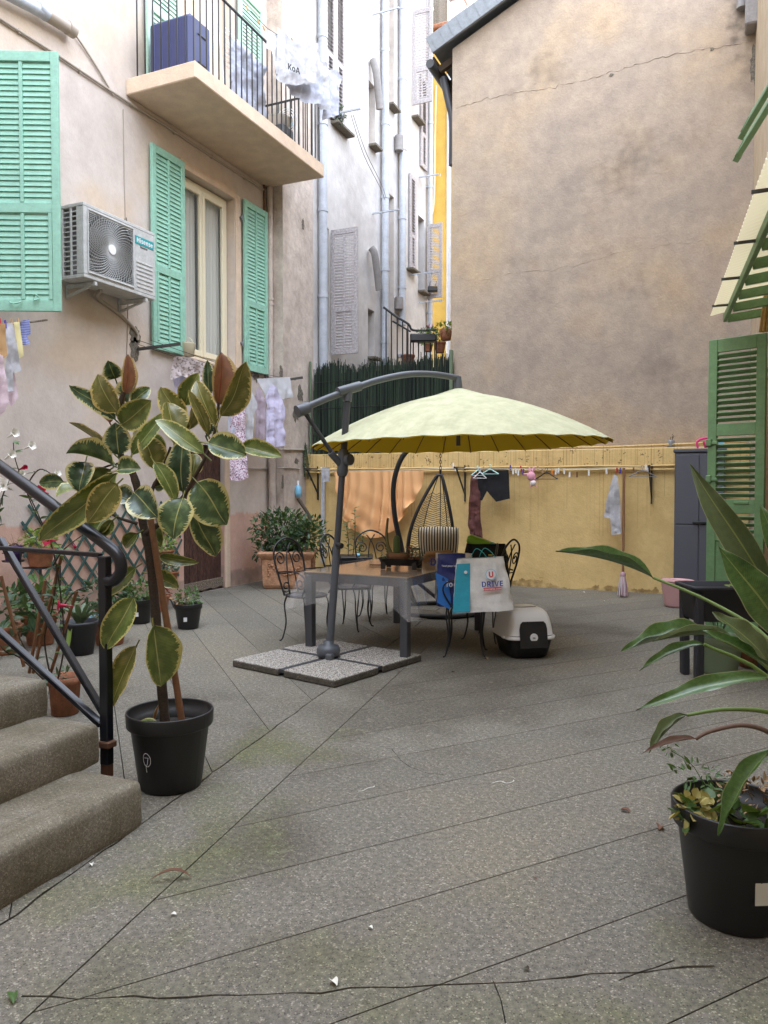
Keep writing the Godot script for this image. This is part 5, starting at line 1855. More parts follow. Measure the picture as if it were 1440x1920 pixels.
	var edge := func(u: float) -> Array:
		var d := u * prm
		var h := Vector2(tw / 2 + 0.006, tl / 2 + 0.006)
		if d < tw: return [Vector2(-h.x + 2 * h.x * d / tw, h.y), Vector2(0, 1)]
		d -= tw
		if d < tl: return [Vector2(h.x, h.y - 2 * h.y * d / tl), Vector2(1, 0)]
		d -= tl
		if d < tw: return [Vector2(h.x - 2 * h.x * d / tw, -h.y), Vector2(0, -1)]
		d -= tw
		return [Vector2(-h.x, -h.y + 2 * h.y * d / tl), Vector2(-1, 0)]
	grid(vin, 150, 6, func(u: float, v: float) -> Vector3:
		var e: Array = edge.call(fposmod(u, 0.99999))
		var p: Vector2 = e[0]
		var n: Vector2 = e[1]
		var cx: float = maxf(0.0, 1.0 - minf(absf(absf(p.x) - tw / 2), 0.3) / 0.18 - minf(absf(absf(p.y) - tl / 2), 0.3) / 0.18)
		var w := 0.012 + 0.014 * v * (1.0 + sin(u * 150.0)) + 0.014 * v * (1.0 + sin(u * 61.0 + 1.0))
		n = (n + Vector2(signf(p.x), signf(p.y)) * cx * 1.2)
		return Vector3(p.x + n.x * (w + cx * 0.03 * v), 0.748 - v * (hang + 0.03 * sin(u * 40.0) + cx * 0.09), p.y + n.y * (w + cx * 0.03 * v)))
	quad(vin, Vector3(-tw / 2, 0.7475, -tl / 2), Vector3(tw / 2, 0.7475, -tl / 2), Vector3(tw / 2, 0.7475, tl / 2), Vector3(-tw / 2, 0.7475, tl / 2))
	solo("vinyl_cover", done(vin), M.vinyl, "transparent vinyl cover hanging in folds over the table edges", "table cover", Vector3(-2.87, 0, -6.95), deg_to_rad(-4.0))

	# ---- chairs
	var c0 := iron_chair("iron_chair", "wrought iron chair with scrolled back nearest the parasol pole on the left")
	c0.position = Vector3(-3.72, 0, -6.58)
	c0.rotation.y = deg_to_rad(76)
	copy(c0, Vector3(-3.62, 0, -7.35), deg_to_rad(90), "middle wrought iron chair on the table's left, seen through the vinyl cover")
	copy(c0, Vector3(-3.60, 0, -8.05), deg_to_rad(45), "wrought iron chair whose arched back shows above the table's far left corner")
	copy(c0, Vector3(-2.10, 0, -6.62), deg_to_rad(-75), "wrought iron chair on the table's right carrying the shopping bags")
	copy(c0, Vector3(-2.12, 0, -7.38), deg_to_rad(-100), "wrought iron chair behind the bags, its back leaning out to the right")

	# ---- hanging egg chair
	var E := thing("hanging_chair", "dark brown woven egg chair hanging from a curved stand behind the table", "hanging chair", Vector3(-3.12, 0, -8.75))
	# local frame turned to face the viewer
	E.rotation.y = deg_to_rad(20)
	s = S()
	var ring := []
	for i in 41:
		ring.append(Vector3(cos(TAU * i / 40.0) * 0.53, 0.03, sin(TAU * i / 40.0) * 0.53))
	tube(s, ring, 0.028, 8, false)
	part(E, "base_ring", done(s), M.iron)
	s = S()
	tube(s, curve([Vector3(-0.30, 0.04, -0.42), Vector3(-0.40, 0.35, -0.36), Vector3(-0.46, 0.75, -0.30), Vector3(-0.54, 1.15, -0.20), Vector3(-0.55, 1.55, -0.12), Vector3(-0.44, 1.88, -0.05), Vector3(-0.22, 2.06, 0.0), Vector3(0.0, 2.10, 0.0), Vector3(0.03, 2.06, 0.0)], 6), 0.032, 10)
	part(E, "stand", done(s), M.iron)
	for q in [[Vector3(-0.43, 0.45, -0.33), Vector3(-0.52, 0.04, 0.1)], [Vector3(-0.43, 0.45, -0.33), Vector3(0.05, 0.04, -0.52)]]:
		part(E, "brace", tubem([q[0], q[1]], 0.024, 8), M.iron)
	s = S()
	for k in 9:
		var y := 2.03 - k * 0.036
		var pts := []
		for i in 9:
			var t := TAU * i / 8.0
			pts.append(Vector3(0.02 + (cos(t) * 0.012 if k % 2 == 0 else 0.0), y + sin(t) * 0.024, cos(t) * 0.012 if k % 2 == 1 else 0.0))
		tube(s, pts, 0.0045, 5, false)
	part(E, "chain", done(s), M.rusty)
	# shell: an egg cut open at the front, drawn by its rim, struts and cord
	var shell := func(a: float, y: float) -> Vector3:
		# a: -1 .. 1 from one rim round the back to the other, y: 0 bottom .. 1 top
		var h := 0.32 + 1.36 * y
		var r := 0.40 * pow(maxf(0.0, sin(PI * pow(0.10 + 0.885 * y, 0.72))), 0.9)
		var t := -PI / 2 + a * 1.75
		var x := cos(t) * r
		return Vector3(0.02 + (x if x < 0.0 else x * 0.42), h, sin(t) * r * 0.75 - 0.02)
	s = S()
	var rim := []
	for i in 21:
		rim.append(shell.call(-1.0, 0.02 + 0.96 * i / 20.0))
	for i in 21:
		rim.append(shell.call(1.0, 0.98 - 0.96 * i / 20.0))
	tube(s, rim, 0.020, 8)
	tube(s, [Vector3(0.02, 1.72, 0.0), Vector3(0.02, 1.66, -0.02)], 0.016, 6)
	part(E, "rim", done(s), M.iron)
	s = S()
	for k in 5:
		var pts := []
		for i in 17:
			pts.append(shell.call(-0.7 + 0.35 * k, 0.02 + 0.95 * i / 16.0))
		tube(s, pts, 0.006, 5)
	part(E, "strut", done(s), M.iron)
	s = S()
	var r := RandomNumberGenerator.new()
	r.seed = 77
	for k in 40:
		var y := 0.05 + 0.90 * k / 46.0
		var pts := []
		for i in 13:
			pts.append(shell.call(-1.0 + i / 6.0, clampf(y + 0.010 * (1 if i % 2 == 0 else -1) + r.randfn() * 0.003, 0.0, 0.99)))
		tube(s, pts, 0.0042, 4, false)
	part(E, "woven_cord", done(s), M.iron)
	# striped cushion in the chair
	var Q := thing("cushion", "black and cream striped cushion propped in the hanging chair", "cushion", Vector3(-3.02, 0.86, -8.46), deg_to_rad(18))
	var pillow := func(u: float, v: float, sgn: float) -> Vector3:
		var x := (u - 0.5) * 2.0
		var y := (v - 0.5) * 2.0
		var bulge := pow(maxf(0.0, (1.0 - pow(absf(x), 3.0)) * (1.0 - pow(absf(y), 3.0))), 0.5)
		return Vector3(x * 0.235 * (1.0 - 0.06 * y * y + 0.05 * y), y * 0.19 * (1.0 - 0.06 * x * x), sgn * 0.09 * bulge)
	s = S()
	grid(s, 24, 20, func(u: float, v: float) -> Vector3: return pillow.call(u, v, 1.0))
	part(Q, "striped_face", done(s), M.stripes)
	s = S()
	grid(s, 24, 20, func(u: float, v: float) -> Vector3: return pillow.call(u, v, -1.0))
	part(Q, "back_face", done(s), M.olive_cloth)

	# ---- cat litter box
	var Lb := thing("litter_box", "white and black covered cat litter box standing on the paving", "litter box", Vector3(-1.63, 0, -6.83), deg_to_rad(34))
	var hull := func(prof: Array, sup: float) -> ArrayMesh:
		# prof: [half width x, half depth z, y]
		return gridm(64, prof.size() - 1, func(u: float, v: float) -> Vector3:
			var q: Array = prof[int(round(v * (prof.size() - 1)))]
			var t := u * TAU
			var c := cos(t)
			var d := sin(t)
			return Vector3(signf(c) * pow(absf(c), sup) * q[0], q[2], signf(d) * pow(absf(d), sup) * q[1]))
	part(Lb, "tray", hull.call([[0.0, 0.0, 0.002], [0.15, 0.18, 0.002], [0.175, 0.205, 0.02], [0.215, 0.25, 0.19], [0.215, 0.25, 0.21]], 0.34), M.black_plastic)
	part(Lb, "hood", hull.call([[0.224, 0.262, 0.175], [0.23, 0.266, 0.18], [0.23, 0.266, 0.198], [0.216, 0.250, 0.203], [0.206, 0.240, 0.28], [0.190, 0.222, 0.355], [0.170, 0.20, 0.40], [0.145, 0.175, 0.425], [0.10, 0.12, 0.435], [0.0, 0.0, 0.437]], 0.34), M.white_plastic)
	s = S()
	var dp := pv([-0.125, 0.11, 0.125, 0.11, 0.125, 0.27, 0.115, 0.315, 0.095, 0.335, -0.095, 0.335, -0.115, 0.315, -0.125, 0.27])
	plate(s, dp, Vector3(0.0, 0.0, 0.300), Vector3(1, 0, 0), Vector3(0, 1, -0.17), 0.012)
	var flap := part(Lb, "flap", done(s), M.black_plastic)
	s = S()
	tube(s, [Vector3(0.0, 0.22, 0.268), Vector3(0.0, 0.22, 0.264)], 0.038, 20)
	var st := part(flap, "sticker", tubem([Vector3(0, 0.200, 0.270), Vector3(0, 0.2008, 0.2805)], 0.036, 20), M.white_print)
	part(flap, "lettering", letters("IN", 0.016, 0.002), M.black_print, Vector3(0, 0.196, 0.282), Basis(Vector3.RIGHT, -0.17))
	s = S()
	tube(s, curve([Vector3(-0.10, 0.432, 0.03), Vector3(-0.08, 0.439, 0.075), Vector3(0.08, 0.439, 0.075), Vector3(0.10, 0.432, 0.03)], 4), 0.005, 6)
	part(Lb, "handle", done(s), M.smoke_plastic)
	for e in [-0.235, 0.235]:
		s = S()
		box(s, Vector3(e * 0.97, 0.188, 0.14), Vector3(0.03, 0.02, 0.06), 0.006)
		part(Lb, "clip", done(s), M.white_plastic)

	# ---- cabinet by the wall
	var K := thing("tall_cabinet", "tall grey resin storage cabinet against the yellow wall", "cabinet", Vector3(-0.27, 0, -11.27))
	s = S()
	box(s, Vector3(0, 0.99, 0), Vector3(0.62, 1.96, 0.42), 0.008)
	box(s, Vector3(0, 2.0, 0), Vector3(0.66, 0.05, 0.46), 0.01)
	part(K, "body", done(s), M.cabinet)
	for e in [-1.0, 1.0]:
		s = S()
		box(s, Vector3(e * 0.1525 - 0.0, 1.48, 0.215), Vector3(0.295, 0.93, 0.022), 0.006)
		box(s, Vector3(e * 0.1525 - 0.0, 0.54, 0.215), Vector3(0.295, 0.93, 0.022), 0.006)
		part(K, "door", done(s), M.cabinet)
	s = S()
	bar(s, Vector3(0.13, 1.04, 0.25), Vector3(-0.08, 1.04, 0.25), 0.025, 0.03, 0.004)
	box(s, Vector3(0.12, 1.04, 0.235), Vector3(0.03, 0.05, 0.04), 0.004)
	part(K, "handle", done(s), M.black_plastic)
	var wc := thing("watering_can", "bright pink plastic watering can lying on the grey cabinet", "watering can", Vector3(-0.20, 2.03, -11.15), 0.3)
	s = S()
	tube(s, curve([Vector3(-0.10, 0.0, 0.0), Vector3(-0.11, 0.09, 0.0), Vector3(-0.04, 0.13, 0.0), Vector3(0.05, 0.13, 0), Vector3(0.10, 0.08, 0)], 5), 0.016, 8)
	tube(s, [Vector3(-0.02, 0.05, 0), Vector3(0.10, 0.08, 0)], [0.05, 0.03], 10)
	part(wc, "body", done(s), M.magenta)
	part(wc, "rose", tubem([Vector3(0.10, 0.08, 0), Vector3(0.14, 0.09, 0)], [0.025, 0.035], 10), M.magenta)
	var sk := thing("packet", "small blue packet standing at the cabinet's right corner", "packet", Vector3(-0.01, 2.03, -11.1), 0.2)
	s = S()
	box(s, Vector3(0, 0.05, 0), Vector3(0.07, 0.10, 0.03), 0.006)
	part(sk, "pack", done(s), M.light_blue)
	var jar := thing("glass_jar", "small dark jar with twigs on top of the yellow wall", "jar", Vector3(-0.66, 2.07, BZ - 0.03))
	part(jar, "jar_body", lathem([Vector2(0, 0.001), Vector2(0.045, 0.001), Vector2(0.05, 0.02), Vector2(0.05, 0.09), Vector2(0.042, 0.105), Vector2(0.04, 0.105), Vector2(0.0, 0.08)], 14), M.smoke_plastic)
	s = S()
	tube(s, [Vector3(0, 0.05, 0), Vector3(0.03, 0.17, 0)], 0.005, 5)
	tube(s, [Vector3(0, 0.05, 0), Vector3(-0.01, 0.15, 0.01)], 0.004, 5)
	leaf_cloud(s, Vector3(0.03, 0.16, 0), Vector3(0.02, 0.02, 0.02), 8, 0.03, 4)
	part(jar, "twig", done(s), M.bark)
	var bk := thing("bucket", "faded pink plastic bucket standing at the foot of yellow wall", "bucket", Vector3(-0.50, 0, -10.35))
	part(bk, "pail", lathem([Vector2(0, 0.006), Vector2(0.14, 0.006), Vector2(0.15, 0.03), Vector2(0.19, 0.30), Vector2(0.20, 0.33), Vector2(0.205, 0.335), Vector2(0.20, 0.34), Vector2(0.185, 0.30), Vector2(0.145, 0.035), Vector2(0, 0.03)], 28), M.pink_plastic)
	s = S()
	tube(s, curve([Vector3(-0.2, 0.32, 0), Vector3(-0.15, 0.38, 0.12), Vector3(0.0, 0.36, 0.2), Vector3(0.15, 0.35, 0.12), Vector3(0.2, 0.32, 0)], 5), 0.004, 5)
	part(bk, "handle", done(s), M.pink_plastic)

	# ---- raised trough planter on legs
	var TP := thing("trough_planter", "raised black plastic trough planter on four legs beside the green door", "planter", Vector3(0.09, 0, -6.62), deg_to_rad(24))
	# local x to the right of the picture, z to the viewer; 0.80 x 0.40
	var trough := func(y0: float, y1: float, i0: float, i1: float) -> void: pass
	s = S()
	for q in [[0.36, 0.16, 0.40], [0.385, 0.185, 0.74]]:
		pass
	grid(s, 48, 6, func(u: float, v: float) -> Vector3:
		var pr := [[0.33, 0.14, 0.47], [0.345, 0.155, 0.49], [0.375, 0.185, 0.715], [0.395, 0.205, 0.72], [0.40, 0.21, 0.745], [0.365, 0.175, 0.745], [0.34, 0.15, 0.62]]
		var q: Array = pr[int(round(v * 6))]
		var t := u * TAU
		return Vector3(signf(cos(t)) * pow(absf(cos(t)), 0.22) * q[0], q[2], signf(sin(t)) * pow(absf(sin(t)), 0.22) * q[1]))
	box(s, Vector3(0, 0.48, 0), Vector3(0.64, 0.01, 0.26))
	part(TP, "trough", done(s), M.anthracite)
	s = S()
	box(s, Vector3(0, 0.63, 0), Vector3(0.68, 0.02, 0.30))
	part(TP, "soil", done(s), M.soil)
	for i in [-1.0, 1.0]:
		for j in [-1.0, 1.0]:
			s = S()
			bar(s, Vector3(i * 0.325, 0.70, j * 0.145), Vector3(i * 0.315, 0.0, j * 0.135), 0.075, 0.06, 0.01, Vector3.RIGHT)
			part(TP, "leg", done(s), M.anthracite)
	s = S()
	leaf_cloud(s, Vector3(0.05, 0.70, 0.02), Vector3(0.10, 0.05, 0.08), 26, 0.06, 91, 0)
	part(TP, "seedlings", done(s), M.leaf_light).set_meta("kind", "stuff")
	s = S()
	leaf_cloud(s, Vector3(-0.1, 0.67, 0.02), Vector3(0.18, 0.02, 0.10), 26, 0.05, 92, 1)
	part(TP, "dry_leaves", done(s), M.leaf_dry)

	# ---- floor drain under the table
	var D := thing("manhole_cover", "round concrete manhole cover in the paving below the table", "manhole cover", Vector3(-3.32, 0, -8.45))
	s = S()
	lathe(s, [Vector2(0, 0.012), Vector2(0.26, 0.012), Vector2(0.265, 0.004), Vector2(0.285, 0.004), Vector2(0.29, 0.014), Vector2(0.36, 0.010), Vector2(0.37, 0.0)], 36)
	part(D, "cover", done(s), M.concrete_old)

# ---------------------------------------------------------------- pots
# a round pot with rim, soil and (optionally) a low leafy plant
func pot(called: String, label: String, at: Vector3, r: float, h: float, m: Material, fol := 0.0, leafm := "", group := "", label_on := false) -> Node3D:
	var T := thing(called, label, "pot", at, rng.randf() * TAU, group)
	part(T, "pot", lathem([Vector2(0, 0.004), Vector2(r * 0.70, 0.004), Vector2(r * 0.73, 0.015), Vector2(r * 0.92, h * 0.78), Vector2(r * 0.93, h * 0.79), Vector2(r, h * 0.80), Vector2(r * 1.02, h * 0.985), Vector2(r * 1.005, h), Vector2(r * 0.94, h), Vector2(r * 0.90, h * 0.82), Vector2(r * 0.88, h * 0.70)], 32), m)
	part(T, "soil", lathem([Vector2(r * 0.89, h * 0.80), Vector2(r * 0.5, h * 0.83), Vector2(0, h * 0.84)], 20), M.soil)
	if leafm != "":
		var s := S()
		var f := fol if fol > 0.0 else r * 1.1
		leaf_cloud(s, Vector3(0, h + f * 0.5, 0), Vector3(f * 1.1, f * 0.75, f * 1.1), 130, f * 0.42, int(at.x * 1000.0) + int(at.z * 77.0), 0)
		part(T, "foliage", done(s), M[leafm])
		s = S()
		twigs(s, Vector3(0, h * 0.8, 0), Vector3(0, h + f * 0.45, 0), Vector3(f, f * 0.6, f), 9, 0.004, 5)
		part(T, "stem", done(s), M.petiole)
	return T

# ---------------------------------------------------------------- washing
# a piece of cloth hanging in a vertical plane; pts are its outline in the world, along is the plane's horizontal direction
func hang(called: String, label: String, category: String, m: Material, pts: Array, along: Vector3, fold := 0.02, k := 30.0, sd := 1, group := "") -> MeshInstance3D:
	var poly := PackedVector2Array()
	var o: Vector3 = pts[0]
	for p in pts:
		poly.append(Vector2((p - o).dot(along), p.y - o.y))
	var b := Basis(along, Vector3.UP, along.cross(Vector3.UP))
	var i := solo(called, cloth(poly, fold, k, sd), m, label, category, o, 0.0, group)
	i.transform.basis = b
	return i

func peg(at: Vector3, m: Material, label: String, tilt := 0.0, grp := "clothes pegs on the yellow wall's line") -> void:
	var T := thing("clothes_peg", label, "clothes peg", at, 0.0, grp)
	T.rotation.z = tilt
	for e in [-1.0, 1.0]:
		var s := S()
		bar(s, Vector3(e * 0.004, 0.035, 0.0), Vector3(e * 0.007, -0.045, 0.0), 0.009, 0.012, 0.002)
		part(T, "jaw", done(s), m)

func hanger(at: Vector3, m: Material, label: String, w := 0.2, h := 0.09, turn := 0.0) -> void:
	var T := thing("clothes_hanger", label, "clothes hanger", at, turn, "clothes hangers on the yellow wall's line")
	var s := S()
	tube(s, curve([Vector3(-0.02, 0.03, 0), Vector3(-0.012, 0.05, 0), Vector3(0.008, 0.05, 0), Vector3(0.014, 0.03, 0), Vector3(0.0, 0.008, 0), Vector3(0, -0.02, 0)], 4), 0.004, 6)
	part(T, "hook", done(s), m)
	s = S()
	tube(s, curve([Vector3(-w, -h, 0), Vector3(-w * 0.5, -h * 0.55, 0), Vector3(0, -0.015, 0), Vector3(w * 0.5, -h * 0.55, 0), Vector3(w, -h, 0)], 4), 0.008, 6)
	tube(s, [Vector3(-w, -h, 0), Vector3(w, -h, 0)], 0.005, 6)
	part(T, "frame", done(s), m)

func laundry() -> void:
	var s: SurfaceTool
	var RX := Vector3(1, 0, 0)
	var LZ := Vector3(0, 0, -1)
	var LD := Vector3(0.40, 0, -0.916).normalized()
	# ---- line and brackets along the yellow wall
	var W := thing("washing_line", "washing lines strung on black iron brackets along the yellow wall", "washing line")
	for q in [[Vector3(-3.667, 1.808, -11.500), Vector3(0.0, 0, 0.52)], [Vector3(-0.908, 1.794, -11.500), Vector3(0, 0, 0.52)], [Vector3(-6.273, 1.816, -11.500), Vector3(0, 0, 0.45)]]:
		s = S()
		var a: Vector3 = q[0]
		bar(s, a, a + q[1], 0.03, 0.03)
		bar(s, a + Vector3(0, 0.05, 0), a + Vector3(0, -0.52, 0), 0.035, 0.02, 0.0, Vector3.RIGHT)
		bar(s, a + Vector3(0, -0.40, 0.01), a + q[1] * 0.85, 0.02, 0.02)
		part(W, "bracket", done(s), M.iron)
	for k in 3:
		s = S()
		var z := -11.10 - k * 0.15
		tube(s, curve([Vector3(-6.18, 1.80, z), Vector3(-4.9, 1.78, z), Vector3(-3.62, 1.80, z), Vector3(-2.2, 1.775, z), Vector3(-0.92, 1.79, z)], 5), 0.003, 5)
		part(W, "line", done(s), M.cream)
	var sheet := hang("bed_sheet", "orange fitted sheet hanging from the line on the yellow wall", "sheet", M.sheet_orange, [Vector3(-5.809, 1.771, -11.250), Vector3(-5.126, 1.765, -11.250), Vector3(-4.480, 1.752, -11.250), Vector3(-4.106, 1.740, -11.250), Vector3(-4.141, 1.500, -11.250), Vector3(-4.229, 1.250, -11.250), Vector3(-4.335, 0.956, -11.250), Vector3(-4.479, 0.828, -11.250), Vector3(-4.845, 0.802, -11.250), Vector3(-5.221, 0.768, -11.250), Vector3(-5.431, 0.850, -11.250), Vector3(-5.556, 1.065, -11.250), Vector3(-5.692, 1.238, -11.250), Vector3(-5.800, 1.369, -11.250)], RX, 0.045, 34.0, 3)
	var w0 := 1.56
	sheet.mesh = gridm(120, 30, func(u: float, v: float) -> Vector3:
		var inset := 0.20 * v * v
		var x := lerpf(inset * 1.0, w0 - inset * 1.5, u) + 0.02 * sin(v * 6.0) * (1.0 - u)
		var drop := 0.97 + 0.10 * sin(PI * clampf(u * 1.05, 0, 1)) - 0.25 * pow(absf(u - 0.45) * 2.0, 3.0)
		var q := u + 0.30 * v * v * (0.5 - u) * 1.6 + 0.04 * sin(u * 9.0)
		var z := (0.010 + 0.045 * v) * sin(q * 62.0) + (0.006 + 0.03 * v) * sin(q * 23.0 + 1.0) + 0.01 * sin(v * 20.0 - u * 14.0) * v
		return Vector3(x, -drop * v, z + 0.04))
	hang("dress", "dark brown garment hanging on the line beside black shorts", "garment", M.brown_cloth, [Vector3(-3.439, 1.708, -11.100), Vector3(-3.364, 1.731, -11.100), Vector3(-3.314, 1.580, -11.100), Vector3(-3.288, 1.141, -11.100), Vector3(-3.261, 0.743, -11.100), Vector3(-3.419, 0.755, -11.100), Vector3(-3.495, 0.938, -11.100), Vector3(-3.471, 1.300, -11.100)], RX, 0.045, 70.0, 5)
	hang("shorts", "black shorts pegged on the line above yellow wall", "shorts", M.black_cloth, [Vector3(-3.362, 1.764, -11.120), Vector3(-2.873, 1.767, -11.120), Vector3(-2.855, 1.343, -11.120), Vector3(-3.065, 1.294, -11.120), Vector3(-3.204, 1.452, -11.120), Vector3(-3.278, 1.309, -11.120), Vector3(-3.319, 1.324, -11.120)], RX, 0.012, 20.0, 6)
	hang("shirt", "white shirt hung sideways beside the mop", "shirt", M.white_cloth, [Vector3(-1.382, 1.694, -11.150), Vector3(-1.331, 1.664, -11.150), Vector3(-1.300, 1.388, -11.150), Vector3(-1.274, 0.860, -11.150), Vector3(-1.410, 0.841, -11.150), Vector3(-1.427, 1.073, -11.150), Vector3(-1.514, 1.087, -11.150), Vector3(-1.473, 1.350, -11.150)], RX, 0.03, 60.0, 8)
	hang("cloth_bag", "small white plastic bag hung on the bracket by the white post", "bag", M.white_cloth, [Vector3(-6.030, 1.843, -11.200), Vector3(-5.891, 1.841, -11.200), Vector3(-5.882, 1.614, -11.200), Vector3(-6.010, 1.597, -11.200)], RX, 0.02, 60.0, 9)
	var post := thing("white_post", "slim white plastic pole leaning on the yellow wall behind the bush", "pole", Vector3.ZERO)
	s = S()
	bar(s, Vector3(-6.128, 1.831, -11.420), Vector3(-6.142, 0.242, -11.420), 0.07, 0.05, 0.006)
	part(post, "pole", done(s), M.pvc_grey)
	part(post, "cap", boxm(Vector3(0.08, 0.02, 0.06), 0.004), M.white_plastic, Vector3(-6.128, 1.840, -11.420))
	# ---- pegs and hangers
	for q in [[Vector3(-2.849, 1.806, -11.120), "violet_plastic", "violet clothes peg holding the black shorts' corner", 0.0], [Vector3(-2.690, 1.789, -11.120), "red_plastic", "red clothes peg leaning beside the plush toy", 0.25], [Vector3(-2.658, 1.742, -11.120), "violet_plastic", "violet clothes peg left of the plush toy", -0.15], [Vector3(-2.239, 1.738, -11.120), "orange_plastic", "orange clothes peg on the yellow wall's line", 0.05], [Vector3(-2.440, 1.786, -11.120), "peg_wood", "wooden clothes peg just right of the plush toy", 0.1], [Vector3(-2.377, 1.755, -11.120), "peg_wood", "wooden clothes peg above the black hanger", 0.0], [Vector3(-1.883, 1.697, -11.120), "stake", "dark brown clothes peg alone on the wall's line", 0.0], [Vector3(-1.116, 1.758, -11.120), "stake", "dark brown clothes peg right of the mop handle", 0.0], [Vector3(-1.336, 1.760, -11.120), "red_plastic", "dark red clothes peg gripping the white shirt", 0.05], [Vector3(-1.293, 1.745, -11.120), "violet_plastic", "violet clothes peg at the mop's top", -0.05], [Vector3(-3.255, 1.787, -11.120), "peg_wood", "wooden clothes peg between the mint hangers", 0.0]]:
		peg(q[0], M[q[1]], q[2], q[3])
	var nth := ["first", "second", "third", "fourth", "fifth", "sixth", "seventh", "eighth", "ninth", "tenth", "eleventh", "twelfth", "thirteenth"]
	var wi := 0
	for q in [Vector3(-3.792, 1.854, -11.300), Vector3(-3.758, 1.804, -11.300), Vector3(-2.809, 1.743, -11.120), Vector3(-2.769, 1.758, -11.120), Vector3(-2.730, 1.727, -11.120), Vector3(-2.185, 1.738, -11.120), Vector3(-2.147, 1.753, -11.120), Vector3(-2.064, 1.744, -11.120), Vector3(-1.988, 1.698, -11.120), Vector3(-1.720, 1.718, -11.120), Vector3(-1.479, 1.739, -11.120), Vector3(-0.955, 1.785, -11.120), Vector3(-0.927, 1.771, -11.120)]:
		peg(q, M.white_plastic, "%s white clothes peg from the left on the yellow wall's line" % nth[wi], rng.randfn() * 0.05)
		wi += 1
	hanger(Vector3(-3.137, 1.792, -11.050), M.mint_plastic, "mint plastic hanger in front of the black shorts", 0.13, 0.085)
	hanger(Vector3(-3.322, 1.777, -11.040), M.mint_plastic, "mint plastic hanger turned edge-on beside the brown garment", 0.13, 0.09, 1.0)
	hanger(Vector3(-3.283, 1.745, -11.020), M.white_plastic, "white plastic hanger tangled with the mint one", 0.10, 0.10, 0.6)
	hanger(Vector3(-2.307, 1.738, -11.080), M.black_plastic, "black hanger hanging askew on the line", 0.16, 0.11)
	hanger(Vector3(-0.993, 1.756, -11.080), M.smoke_plastic, "clear hanger beside the right-hand iron bracket", 0.18, 0.10)
	# ---- plush toy hung upside down by its feet
	var toy := thing("plush_toy", "pink plush rabbit pegged upside down on the line", "soft toy", Vector3(-2.536, 1.670, -11.100))
	s = S()
	lathe(s, [Vector2(0, 0.07), Vector2(0.045, 0.055), Vector2(0.065, 0.01), Vector2(0.055, -0.04), Vector2(0.02, -0.065), Vector2(0, -0.068)], 14, Vector3.ZERO, 1.0, 0.7)
	part(toy, "body", done(s), M.toy_pink)
	s = S()
	lathe(s, [Vector2(0, 0.04), Vector2(0.035, 0.03), Vector2(0.048, 0.0), Vector2(0.035, -0.035), Vector2(0, -0.045)], 14, Vector3(0.03, -0.095, 0.0), 1.0, 0.85)
	part(toy, "head", done(s), M.toy_white)
	for q in [[Vector3(-0.02, 0.06, 0), Vector3(-0.03, 0.13, 0), 0.02], [Vector3(0.02, 0.06, 0), Vector3(0.045, 0.14, 0), 0.02], [Vector3(-0.04, 0.03, 0), Vector3(-0.11, 0.03, 0.01), 0.017], [Vector3(0.05, -0.04, 0), Vector3(0.11, -0.05, 0.01), 0.017], [Vector3(0.02, -0.12, 0), Vector3(-0.01, -0.16, 0.0), 0.014], [Vector3(0.05, -0.12, 0), Vector3(0.08, -0.155, 0), 0.014]]:
		part(toy, "limb", tubem([q[0], q[0].lerp(q[1], 0.6), q[1]], [q[2] * 0.8, q[2], q[2] * 0.5], 8), M.toy_pink)
	# ---- mop
	var mp := thing("mop", "string mop with long red wooden handle leaning on the yellow wall", "mop")
	part(mp, "handle", tubem([Vector3(-1.270, 1.795, -11.360), Vector3(-1.540, 0.000, -13.769).lerp(Vector3(-1.228, 0.304, -10.980), 1.0)], 0.018, 8), M.stake)
	var hb := Vector3(-1.228, 0.319, -10.980)
	s = S()
	lathe(s, [Vector2(0, 0.03), Vector2(0.03, 0.02), Vector2(0.04, -0.02), Vector2(0.03, -0.05), Vector2(0, -0.05)], 10, hb)
	part(mp, "collar", done(s), M.mop)
	s = S()
	var s2 := S()
	var r := RandomNumberGenerator.new()
	r.seed = 3
	for k in 70:
		var a := r.randf() * TAU
		var rr := r.randf_range(0.02, 0.085)
		var e := Vector3(hb.x + cos(a) * rr, maxf(0.01, hb.y - 0.31 + r.randf() * 0.03), hb.z + sin(a) * rr)
		tube(s if k % 3 else s2, curve([hb + Vector3(cos(a), 0, sin(a)) * 0.02, hb.lerp(e, 0.5) + Vector3(cos(a), 0, sin(a)) * 0.02, e], 3), 0.007, 4, false)
	part(mp, "strings", done(s), M.mop)
	part(mp, "strings", done(s2), M.mop_white)

	# ---- washing below the window, on the left facade
	var W2 := thing("washing_line", "washing lines on flat iron brackets below the mint shuttered window", "washing line")
	for k in 3:
		s = S()
		var x := -6.62 + k * 0.15
		tube(s, curve([Vector3(x, 3.28, -7.4), Vector3(x, 3.20, -9.0), Vector3(x, 3.24, -10.85)], 6), 0.004, 5)
		part(W2, "line", done(s), M.bracket)
	var bsk := thing("peg_basket", "cream wire peg basket hung outside the window sill", "basket", Vector3(-6.550, 3.354, -8.424))
	part(bsk, "basket", lathem([Vector2(0, -0.09), Vector2(0.07, -0.09), Vector2(0.085, 0.07), Vector2(0.092, 0.08), Vector2(0.08, 0.07), Vector2(0.065, -0.08)], 16), M.cream)
	s = S()
	tube(s, curve([Vector3(-0.085, 0.07, 0), Vector3(0, 0.16, 0), Vector3(0.085, 0.07, 0)], 5), 0.005, 5)
	part(bsk, "handle", done(s), M.cream)
	var f1 := "washing hung below the window"
